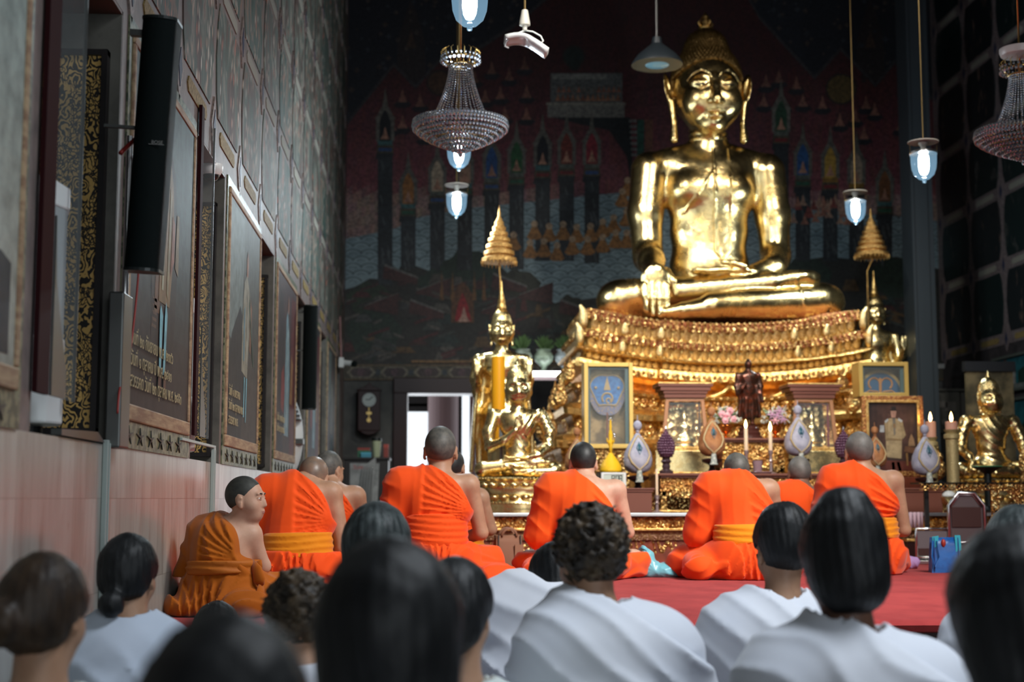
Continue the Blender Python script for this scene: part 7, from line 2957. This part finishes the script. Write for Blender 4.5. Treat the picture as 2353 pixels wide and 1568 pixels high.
b.lathe([(.05, 0), (.06, .03), (.04, .06), (.065, .12), (.06, .20), (.03, .26), (0, .27)], (.30, .1, hh + .012), 16)
b.build('gilt_urn', G_carve, t, smooth='auto')

# metal framed lectern-like screen with brown panels
Y = 10.12
t = thing('folding_screen', 'low silver framed screen with dark brown panels and a taller arched middle', 'screen', (Xp(2214, Y), Y, ZP))
m = mpp(Y)
M_panelb = mat('dark_brown_vinyl', (.045, .016, .014), .45)
hm = at(1176, 1133, Y).z - ZP
hl = at(1176, 1217, Y).z - ZP
w2 = 43 * m
b = MB()
arch_ = [(-w2, 0), (-w2, hm - .09), (-w2 * .45, hm), (w2 * .45, hm), (w2, hm - .09), (w2, 0)]
b.tube([(x, -.01, z) for x, z in arch_], .013, 8)
b.tube([(x * .86, .0, z * .97) for x, z in arch_[1:5]], .006, 6)
b.tube([(-w2, -.01, hl * .62), (w2, -.01, hl * .62)], .006, 6)
b.build('arched_frame', M_silver, t, smooth=True)
b = MB()
b.prism([(-w2, .03), (-w2, hm - .09), (-w2 * .45, hm - .005), (w2 * .45, hm - .005), (w2, hm - .09), (w2, .03)], (0, .006, 0), (1, 0, 0), (0, 0, 1), (0, .012, 0))
b.build('centre_panel', mat('grey_brown_vinyl', (.10, .075, .08), .35), t)
b = MB()
b.box((-w2 * .82, -.004, hl + .01), (w2 * .82, .004, hm - .10))
b.build('inset', M_panelb, t, bevel=.004)
for s, xa, xb in ((-1, Xp(2098, Y), -w2), (1, w2, Xp(2345, Y))):
    xa_ = xa - t.location.x if s < 0 else w2
    xb_ = -w2 if s < 0 else xb - t.location.x
    b = MB()
    b.tube([(xa_, 0, 0), (xa_, 0, hl), (xb_, 0, hl)] if s < 0 else [(xa_, 0, hl), (xb_, 0, hl), (xb_, 0, 0)], .011, 8)
    b.tube([(xa_, 0, .05), (xb_, 0, .05)], .011, 8)
    b.build('side_frame', M_silver, t, smooth=True)
    b = MB()
    b.box((xa_ + .01, .004, hl * .45), (xb_ - .01, .016, hl - .012))
    b.build('grey_panel', mat('grey_mauve_vinyl%d' % s, (.13, .11, .12), .4), t)
    b = MB()
    b.box((xa_ + .01, .004, .055), (xb_ - .01, .016, hl * .45))
    b.build('brown_panel', M_panelb, t)
b = MB()
b.box((Xp(2098, Y) - t.location.x, -.03, 0), (Xp(2345, Y) - t.location.x, .03, .03))
b.build('foot', M_silver, t, bevel=.006)

# cloths by the rightmost monk
Y = 10.6
b = MB()
for k in range(7):
    b.tube([(Xp(2086 + 4.5 * k, Y), Y + .02 * (k % 2), at(1176, 1178, Y).z), (Xp(2086 + 4.5 * k, Y), Y + .02 * (k % 2), at(1176, 1214, Y).z)], .009, 6)
tag(b.build('pink_cloth', mat('pink_cotton', (.52, .36, .42), .8), None, smooth=True), 'pale pink cloth hanging on the altar edge beside the rightmost monk', 'cloth')
t = thing('low_step', 'low dark brown step against the altar, right of the rightmost monk', 'step', (Xp(2125, 10.68), 10.68, ZP))
b = MB()
b.box((-.16, 0, 0), (.16, .09, .145))
b.build('riser', M_darkwood, t)
b = MB()
b.box((-.17, -.01, .145), (.17, .1, .165))
b.build('tread', M_mold if 'M_mold' in globals() else G_mold, t, bevel=.004)
Y = 10.2
f = SDF((-.10, -.08, -.01), (.10, .08, .10), .006)
f.ell((0, 0, .04), (.07, .05, .045), 0)
x, y, z = f.grid()
f.D = (f.D - .008 * ridge(x * 60 + z * 40)).astype(np.float32)
f.D = np.maximum(f.D, -z).astype(np.float32)
o = f.mesh('lilac_cloth', mat('lilac_cotton', (.42, .25, .50), .8), None)
o.location = (Xp(2080, 9.5), 9.5, ZP)
tag(o, 'small crumpled lilac cloth at the elbow of the rightmost monk', 'cloth')

# ================================================================== bags and cloth on the carpet
def tote(loc, w_, d, h, m_, m2, label, handles=True, rz_=0):
    t = thing('tote_bag', label, 'bag', loc, R(rz_))
    b = MB()
    n = 8
    vs = []
    for j in range(6):
        v = j / 5
        k = 1 - .10 * v
        for (x, y) in ((-w_ / 2, -d / 2), (0, -d / 2 - .012 * math.sin(PI * v)), (w_ / 2, -d / 2), (w_ / 2 - .02 * v, 0), (w_ / 2, d / 2), (0, d / 2), (-w_ / 2, d / 2), (-w_ / 2 + .02 * v, 0)):
            vs.append((x * k, y * (1 - .45 * v), h * v + .006 * math.sin(9 * x + 5 * v)))
    fs = [tuple(reversed(range(8)))] + [(j * 8 + i, j * 8 + (i + 1) % 8, (j + 1) * 8 + (i + 1) % 8, (j + 1) * 8 + i) for j in range(5) for i in range(8)]
    b.add(vs, fs)
    o = b.build('body', m_, t, smooth='auto')
    so = o.modifiers.new('s', 'SOLIDIFY')
    so.thickness = .003
    b = MB()
    for s in (-1, 1):
        x = s * w_ * .42
        b.tube([(x * .98, -d * .5 - .004, h * .04), (x * .93, -d * .35 - .004, h * .98)], .004, 6)
    b.build('piping', m2, t)
    if handles:
        for y in (-d * .3, d * .28):
            b = MB()
            pts = [(w_ * .28 * math.cos(a) , y - .012 * math.sin(a), h * .93 + h * .24 * math.sin(a)) for a in [PI * k / 10 for k in range(11)]]
            b.tube(pts, .012, 6, flat=.25)
            b.build('handle', m_, t, smooth=True)
    return t


Y = 9.35
c = Xp(1167, Y)
bag = tote((c, Y, ZP + .002), .19, .10, .235, mat('brown_paper_cloth', (.26, .115, .065), .7), M_greymetal, 'brown tote bag with looped handles standing beside the tall monk', True, 14)
b = MB()
b.box((.03, -.058, .02), (.09, -.050, .17))
b.build('pocket', mat('brown_pocket', (.30, .14, .08), .7), bag)
b = MB()
b.prism([(.02, .16), (.07, .17), (.055, .245), (.015, .225)], (0, -.02, 0), (1, 0, 0), (0, 0, 1), (0, .01, 0))
b.build('lining', mat('beige_lining', (.36, .31, .22), .7), bag)
Y = 9.0
bag = tote((Xp(2162, Y), Y, ZP + .002), .19, .11, .225, mat('blue_nylon', (.008, .10, .36), .4, var=(12, (.006, .06, .24), .4, .6), bump=('noise', 25, .4, .006)), mat('navy_binding', (.01, .04, .18), .5), 'bright blue shopping bag standing on the red carpet at the right', False, -8)
b = MB()
b.tube([(-.085, -.06, .20), (-.095, -.075, .10), (-.08, -.07, .03), (-.05, -.066, .10), (-.06, -.058, .20)], .011, 6, flat=.25)
b.build('strap', mat('blue_strap', (.012, .09, .30), .5), bag, smooth=True)
b = MB()
b.prism([(.06, .13), (.096, .14), (.09, .235), (.055, .235)], (0, -.045, 0), (1, 0, 0), (0, 0, 1), (0, .008, 0))
b.prism([(-.08, .15), (-.05, .17), (-.045, .232), (-.085, .225)], (0, -.045, 0), (1, 0, 0), (0, 0, 1), (0, .008, 0))
b.build('turquoise_lining', mat('turquoise_lining', (.02, .32, .42), .5), bag)
b = MB()
b.ball((-.015, -.038, .185), .016, 8, 6, (1, 1, 1.7))
b.build('red_contents', mat('red_foil', (.3, .03, .02), .3), bag, smooth=True)

# pale blue satin bag
Y = 8.6
t = thing('satin_bag', 'crumpled pale turquoise satin bag lying at the knee of the monk by the clock', 'cloth bag', (Xp(1512, Y), Y, ZP))
f = SDF((-.16, -.13, -.01), (.17, .15, .21), .0065)
f.ell((.04, .0, .035), (.115, .085, .05), 0)
f.ell((-.07, 0, .06), (.05, .07, .075), .04)
f.chain([(-.085, .0, .06), (-.075, -.01, .13), (-.095, .0, .165)], [.05, .032, .02], .02)
x, y, z = f.grid()
r_ = np.sqrt((x + .03)**2 + (z - .03)**2)
f.D = (f.D - .005 * ridge(np.arctan2(z - .03, x + .03) * 7 + r_ * 10) * np.clip(r_ * 14, 0, 1) - .003 * ridge(x * 60 + z * 50 + y * 40)).astype(np.float32)
f.D = np.maximum(f.D, -z).astype(np.float32)
f.mesh('body', mat('turquoise_satin', (.14, .42, .50), .32, sheen=.3, spec=.7), t)
b = MB()
b.tube([(-.12, -.02, .05), (-.145, -.02, .12), (-.12, -.02, .175), (-.085, -.03, .16), (-.07, -.05, .10)], [.010] * 5, 6, flat=.3)
b.build('strap', mat('dull_blue_strap', (.06, .14, .22), .5), t, smooth=True)

# orange corner of cloth on the left knee of that monk is part of his robe; small held candle stick in front
Y = 3.95
t = thing('incense_candle', 'thin yellow candle stick held up between two white clothed worshippers', 'candle', (Xp(1328, Y), Y, at(1176, 1412, Y).z))
b = MB()
b.cyl((0, 0, 0), (.003, 0, .062), .0055, None, 10)
b.build('wax', mat('ivory_yellow_wax', (.62, .45, .16), .5), t, smooth='auto')

# ================================================================== back wall furniture
Y = 17.9
m = mpp(Y)
zc = at(1176, 945, Y).z
t = thing('wall_clock', 'dark wooden pendulum clock with a white dial on the back wall, left of the doorway', 'clock', (Xp(848, Y), Y, zc))
b = MB()
w2, h2 = 25 * m, 55 * m
b.box((-w2, -.10, -h2 * .85), (w2, 0, h2 * .80))
b.prism([(-w2 * 1.15, h2 * .80), (w2 * 1.15, h2 * .80), (w2 * 1.0, h2 * .88), (w2 * .5, h2 * .95), (w2 * .25, h2 * 1.02), (0, h2 * 1.16), (-w2 * .25, h2 * 1.02), (-w2 * .5, h2 * .95), (-w2 * 1.0, h2 * .88)], (0, -.12, 0), (1, 0, 0), (0, 0, 1), (0, .12, 0))
b.prism([(-w2 * .9, -h2 * .85), (w2 * .9, -h2 * .85), (w2 * .5, -h2 * .98), (0, -h2 * 1.04), (-w2 * .5, -h2 * .98)], (0, -.10, 0), (1, 0, 0), (0, 0, 1), (0, .10, 0))
b.build('case', M_darkwood, t, bevel=.006)
b = MB()
b.cyl((0, -.104, h2 * .42), (0, -.112, h2 * .42), 15.5 * m, None, 32)
dial = b.build('dial', mat('dial_white', (.42, .47, .45), .3), t, smooth='auto')
b = MB()
for a, L in ((R(90 - 274), 8), (R(90 - 48), 12)):
    b.tube([(0, -.115, h2 * .42), (L * m * math.cos(a), -.115, h2 * .42 + L * m * math.sin(a))], .006, 5)
for k in range(12):
    a = k * PI / 6
    b.tube([(12.2 * m * math.cos(a), -.114, h2 * .42 + 12.2 * m * math.sin(a)), (14 * m * math.cos(a), -.114, h2 * .42 + 14 * m * math.sin(a))], .004, 4)
b.build('hands', M_black, dial)
b = MB()
b.cyl((0, -.105, -h2 * .42), (0, -.112, -h2 * .42), 5 * m, None, 16)
b.box((-.005, -.11, -h2 * .4), (.005, -.104, h2 * .1))
b.box((-6 * m, -.108, -h2 * .18), (6 * m, -.102, -h2 * .08))
b.build('pendulum', M_brass, t, smooth='auto')

Y = 16.7
x0, x1 = Xp(792, Y), Xp(893, Y)
zt = at(1176, 1052, Y).z
t = thing('cabinet', 'black wooden cabinet with plastic sheeted papers in the back left corner', 'cabinet', ((x0 + x1) / 2, Y, 0))
w2 = (x1 - x0) / 2
b = MB()
b.box((-w2, 0, 0), (w2, .5, zt - .03))
b.box((-w2 - .02, -.03, zt - .03), (w2 + .02, .52, zt))
b.build('body', M_blackwood, t, bevel=.006)
b = MB()
p0, p1 = at(803, 1172, Y), at(868, 1065, Y)
b.prism([(p0.x - t.location.x, p0.z), (p1.x - t.location.x, p0.z), (p1.x - t.location.x + .02, p1.z), (p0.x - t.location.x, p1.z)], (0, -.02, 0), (1, 0, 0), (0, 0, 1), (0, .012, 0))
pp = b.build('paper_sheet', mat('grey_paper', (.30, .31, .31), .6, var=(8, (.18, .19, .19), .4, .6)), t)
b = MB()
for k in range(5):
    b.tube([(p0.x - t.location.x + .10 + .035 * k, -.04, p0.z + .02), (p0.x - t.location.x + .16 + .03 * k, -.06, p1.z - .05), (p1.x - t.location.x - .02, -.03, p1.z + .06 - .02 * k)], .012, 6, flat=.4)
b.build('plastic_wrap', mat('clear_plastic_wrap', (.35, .36, .36), .15, spec=.8), t, smooth=True)
text_mesh('heading', 'วันพระ', .07, mat('red_print', (.35, .05, .05), .5), pp, (p0.x - t.location.x + .03, -.022, p1.z - .07), (R(90), 0, 0))
for px0, px1, pt, lab, c, nm, cat in ((822, 850, 1030, 'green box with a red top on the black corner cabinet', (.02, .12, .06), 'green_box', 'box'), (830, 853, 1041, 'light blue box in front of the green one on the corner cabinet', (.05, .25, .35), 'blue_box', 'box'), (886, 910, 1022, 'small red packet at the right end of the corner cabinet', (.22, .03, .02), 'red_packet', 'packet')):
    dy = .05 if nm == 'green_box' else -.0
    x0_, x1_ = Xp(px0, Y), Xp(px1, Y)
    if nm == 'red_packet': x0_, x1_ = Xp(874, Y) + .04, Xp(893, Y) + .0
    t = thing(nm, lab, cat, ((x0_ + x1_) / 2, Y + dy, zt))
    w2 = (x1_ - x0_) / 2
    hq = at(1176, pt, Y).z - zt
    b = MB()
    b.box((-w2, 0, 0), (w2, .045, hq * .75))
    b.build('carton', mat(nm + '_card', c, .5), t, bevel=.002)
    b = MB()
    b.box((-w2 - .002, -.002, hq * .75), (w2 + .002, .047, hq))
    b.build('lid', mat(nm + '_lid', (.25, .03, .02) if nm == 'green_box' else tuple(min(1, q * 1.6) for q in c), .5), t)
t = thing('tumbler', 'pale yellow green tumbler with a dark lid on the corner cabinet', 'cup', (Xp(869, Y) - .02, Y + .06, zt))
hq = at(1176, 1008, Y).z - zt
b = MB()
b.lathe([(.035, 0), (.04, .01), (.055, hq * .85), (.056, hq * .88)], (0, 0, 0), 20)
b.build('cup', mat('pale_lime_plastic', (.42, .46, .30), .4), t, smooth='auto')
b = MB()
b.lathe([(.058, hq * .86), (.058, hq), (0, hq)], (0, 0, 0), 20)
b.build('lid', M_black, t, smooth='auto')

# camera on the left wall near the corner
Y = 16.9
c = at(797, 834, Y)
t = thing('bullet_camera', 'white bullet security camera high in the back left corner', 'security camera', (XL + .001, Y, c.z))
b = MB()
b.box((0, -.05, -.06), (.06, .05, .06))
b.build('mount', M_white, t, bevel=.006)
b = MB()
b.cyl((.05, 0, 0), (.18, -.08, -.02), .035, None, 16)
cb_ = b.build('barrel', M_white, t, smooth='auto')
b = MB()
b.cyl((.17, -.075, -.02), (.20, -.094, -.024), .037, None, 16)
b.build('lens', M_black, t, smooth='auto')
cable('camera_cable', 'white and red cable rising from the corner security camera', [(XL + .03, Y - .02, c.z + .05), (XL + .02, Y - .02, c.z + .25), (XL + .012, Y - .05, c.z + .55)], .008, mat('pinkish_cable', (.4, .2, .2), .5))

# fluorescent tube on a shelf with vases of greenery
Y = 16.2
x0, x1 = Xp(1150, Y), Xp(1322, Y)
zt = at(1176, 851, Y).z
t = thing('shelf', 'dark shelf carrying vases behind the left standing statue', 'shelf', ((x0 + x1) / 2, Y, zt - .05))
b = MB()
b.box((x0 - (x0 + x1) / 2, 0, 0.012), ((x1 - x0) / 2, .3, .042))
b.build('board', M_blackwood, t)
b = MB()
for s in (-1, 1): b.box((s * (x1 - x0) / 2 - .03, .05, -(zt - .05 - ZP)), (s * (x1 - x0) / 2 + .0, .25, .012))
b.build('support', M_blackwood, t)
t = thing('fluorescent_lamp', 'lit white fluorescent tube under the shelf behind the small seated Buddha', 'lamp', ((Xp(1213, Y) + x1) / 2, Y - .05, at(1176, 860, Y).z))
w2 = (x1 - Xp(1213, Y)) / 2
b = MB()
b.cyl((-w2, 0, 0), (w2, 0, 0), .030, None, 16)
b.build('tube', mat('glowing_tube', (1, 1, 1), .5, emit=(.95, .97, 1.0), es=7), t, smooth='auto')
b = MB()
b.box((-w2 - .02, .03, -.07), (w2 + .02, .06, -.036))
b.build('batten', mat('mauve_grey_batten', (.25, .19, .2), .5), t)
for k, (px, col, lab) in enumerate(((1203, (.35, .42, .36), 'pale vase with sprigs, leftmost on the shelf'), (1252, (.36, .46, .36), 'white and green vase with leaves, middle of the shelf'), (1300, (.42, .48, .50), 'white vase with a gold band, rightmost on the shelf'))):
    t = thing('vase', lab, 'vase', (Xp(px, Y), Y + .12, zt - .008), group='vases on the back shelf')
    b = MB()
    b.lathe([(.045, 0), (.05, .01), (.025, .03), (.04, .06), (.10, .12), (.115, .18), (.08, .24), (.09, .26)], (0, 0, 0), 24)
    b.build('body', mat('vase_glaze_%d' % k, col, .15, var=(14, tuple(q * .5 for q in col), .45, .6)), t, smooth='auto')
    rr = random.Random(k)
    b = MB()
    for q in range(26):
        a, e = rr.uniform(0, 2 * PI), rr.uniform(.2, 1.4)
        p = Vector((math.cos(a) * math.cos(e) * .15, math.sin(a) * math.cos(e) * .15, .24 + math.sin(e) * .2))
        b.tube([(0, 0, .22), p * .7 + Vector((0, 0, .08)), p], [.003, .018, .002], 5, flat=.3)
    b.build('foliage', M_leaf, t)
# flat black panel painted for the darkness inside a second doorway
b = MB()
b.box((Xp(1205, 17.95), 17.9, 0), (Xp(1335, 17.95), 17.97, at(1176, 878, 17.95).z))
struct(b.build('door_2', M_darkpaint))

# electrical cabinet, second camera, blue paintings on the right
Y = 16.6
t = thing('electrical_cabinet', 'grey electrical cabinet with switches and an open door behind the framed portrait', 'cabinet', (Xp(2168, Y), Y, at(1176, 985, Y).z))
b = MB()
w2 = 42 * mpp(Y)
hq = at(1176, 895, Y).z - at(1176, 985, Y).z
b.box((-w2, 0, 0), (w2, .3, hq))
b.box((-w2 - .04, -.03, hq), (w2 * 2.6, .3, hq + .03))
b.box((-w2 - .02, -.01, -.04), (w2 * 2.3, .3, 0))
b.build('body', mat('dark_beige_metal', (.085, .085, .075), .5), t, bevel=.006)
b = MB()
for q in ((-.10, .26, .06, .34), (.03, .22, .16, .33), (-.13, .14, -.09, .18), (-.02, .05, .05, .12), (.06, .05, .14, .09)):
    b.box((q[0], -.012, q[1]), (q[2], 0, q[3]))
b.build('switches', mat('switch_grey', (.16, .15, .14), .4), t, bevel=.003)
b = MB()
b.prism([(w2, .02), (w2 + .36, .04), (w2 + .36, hq + .02), (w2, hq - .02)], (0, -.02, 0), (1, -.1, 0), (0, 0, 1), (0, .02, 0))
b.build('open_door', mat('cabinet_door_metal', (.07, .068, .062), .5), t)
b = MB()
b.box((-w2 - .03, .02, -(t.location.z)), (w2 * 2.3, .28, -.04))
for k in range(4): b.box((-w2, .01, -.35 - .28 * k), (w2 * 2.2, .02, -.15 - .28 * k))
b.build('lower_rack', mat('dark_rack', (.03, .03, .03), .5), t)
c = at(2150, 842, 16.9)
t = thing('bullet_camera', 'small white security camera above the electrical cabinet', 'security camera', (c.x, 16.9, c.z))
b = MB()
b.box((-.10, -.04, -.03), (.10, .04, .03))
b.build('barrel', M_white, t, bevel=.01)
b = MB()
b.box((.02, .04, -.03), (.06, .6, .0))
b.box((-.02, -.02, -.10), (.04, .03, -.03))
b.box((.025, .56, -c.z), (.055, .6, 0))
b.build('bracket', M_greymetal, t)
for z0, z1, lab in ((at(2335, 905, 16.05).z, at(2335, 822, 16.05).z, 'blue painting of a white chapel on the right wall, upper of two'), (at(2335, 1060, 16.05).z, at(2335, 920, 16.05).z, 'blue green painting on the right wall, lower of two')):
    t = thing('wall_painting', lab, 'painting', (XR - .004, 14.9, z0), group='blue paintings on the right wall')
    hq = z1 - z0
    b = MB()
    for q in ((0, 0, 1.35, .03), (0, hq - .03, 1.35, hq), (0, .03, .03, hq - .03), (1.32, .03, 1.35, hq - .03)):
        b.box((-.05, q[0], q[1]), (0, q[2], q[3]))
    b.build('frame', mat('grey_green_frame', (.07, .08, .07), .5), t)
    b = MB()

    def W_(pts, c, k=0):
        b.col = c
        b.add([(-.02 - .002 * k, u * 1.35, v * hq) for u, v in pts], [tuple(range(len(pts)))])
    for k in range(6): W_([(.02, k / 6), (.98, k / 6), (.98, (k + 1) / 6), (.02, (k + 1) / 6)], lerp((.02, .16, .18), (.01, .085, .11), k / 5))
    W_([(.02, .03), (.98, .03), (.98, .2), (.02, .2)], (.14, .16, .15), 1)
    W_([(.55, .2), (.95, .2), (.95, .5), (.85, .62), (.75, .8), (.70, .6), (.55, .5)], (.30, .28, .26), 2)
    W_([(.52, .5), (.62, .62), (.75, .92), (.88, .62), (.98, .5), (.85, .55), (.75, .82), (.64, .55)], (.14, .05, .03), 3)
    W_([(.3, .2), (.5, .2), (.5, .5), (.4, .62), (.3, .5)], (.01, .035, .025), 2)
    b.build('canvas', mat('blue_painting_%d' % int(z0 * 10), (1, 1, 1), .5, attr=True, var=(12, (.6, .6, .6), .4, .6)), t)
t = thing('leaning_board', 'dim ochre carved board standing behind the far right Buddha', 'board', (Xp(2275, 14.0), 14.0, ZP))
b = MB()
b.box((-.22, 0, 0), (.26, .05, at(1176, 848, 14.0).z - ZP))
b.build('board', mat('dim_ochre_board', (.16, .12, .06), .6, var=(5, (.05, .04, .02), .4, .6)), t)
b = MB()
b.box((-.24, -.02, at(1176, 848, 14.0).z - ZP - .0), (.28, .06, at(1176, 825, 14.0).z - ZP))
b.build('top_rail', M_darkpaint, t)
# ================================================================== light and camera
cam = bpy.data.cameras.new('camera')
co_ = bpy.data.objects.new('camera', cam)
link(co_)
co_.location = EYE
co_.rotation_euler = Euler((PI / 2 + PITCH, 0, -YAW), 'XYZ')
cam.sensor_width = 36
cam.lens = 36 * F / W
cam.clip_end = 200
cam.dof.use_dof = True
cam.dof.focus_distance = 6.3
cam.dof.aperture_fstop = 2.5
sc = bpy.context.scene
sc.camera = co_
sc.view_settings.view_transform = 'Standard'
sc.view_settings.look = 'None'
sc.view_settings.exposure = 0.0
sc.view_settings.gamma = 1
sc.view_settings.use_curve_mapping = False
w = bpy.data.worlds.new('sky')
sc.world = w
w.use_nodes = True
w.node_tree.nodes['Background'].inputs[0].default_value = (.86, .93, 1.0, 1)
w.node_tree.nodes['Background'].inputs[1].default_value = 1.4


def area(name, loc, to, size, energy, col=(1, 1, 1), sy=None, spread=180):
    l = bpy.data.lights.new(name, 'AREA')
    l.energy = energy
    l.size = size
    l.color = col
    l.spread = R(spread)
    if sy:
        l.shape = 'RECTANGLE'
        l.size_y = sy
    o = bpy.data.objects.new(name, l)
    link(o)
    o.location = loc
    d = Vector(to) - Vector(loc)
    o.rotation_euler = d.to_track_quat('-Z', 'Y').to_euler()
    return o


def spot(name, loc, to, energy, ang, col=(1, 1, 1), blend=.6, rad=.15):
    l = bpy.data.lights.new(name, 'SPOT')
    l.energy = energy
    l.spot_size = R(ang)
    l.spot_blend = blend
    l.shadow_soft_size = rad
    l.color = col
    o = bpy.data.objects.new(name, l)
    link(o)
    o.location = loc
    d = Vector(to) - Vector(loc)
    o.rotation_euler = d.to_track_quat('-Z', 'Y').to_euler()
    return o


# daylight of the entrance behind the photographer
area('entrance_daylight', (2.7, -3.9, 2.0), (2.7, 6, 1.6), 4.0, 85, (.86, .95, 1.0), 3.6)
# overhead light on the monks' backs, and an added one over the worshippers
area('unseen_overhead_light', (3.6, 4.6, 4.6), (1.4, 8.2, .5), 1.6, 130, (1, .97, .92), 1.6, 84)
area('unseen_overhead_light', (2.2, 3.0, 4.4), (.9, 3.6, .4), 1.4, 66, (.86, .93, 1.0), 1.4, 110)  # added to brighten the white clothed rows, no fixture stands there
# spotlights on the altar
area('altar_light', (1.2, 6.5, 5.6), (2.2, 12.2, 1.2), .8, 38, (1, .94, .82), .8, 55)
area('altar_light', (4.6, 7.2, 7.4), (2.8, 14.0, 2.6), .45, 34, (1, .94, .84), .45, 46)
area('altar_light', (-.2, 8.5, 6.8), (2.9, 14.4, 2.8), .4, 22, (1, .96, .88), .4, 46)
# daylight coming in at the back door
area('door_daylight', (.1, 18.9, 1.3), (.1, 10, .9), 1.0, 22, (.9, .95, 1.0), 2.2)
sc.cycles.use_denoising = True
sc.cycles.max_bounces = 7
sc.cycles.diffuse_bounces = 3
sc.cycles.glossy_bounces = 4
sc.cycles.transmission_bounces = 6
sc.cycles.transparent_max_bounces = 10
sc.cycles.sample_clamp_indirect = 6
sc.cycles.caustics_refractive = False
sc.cycles.caustics_reflective = False
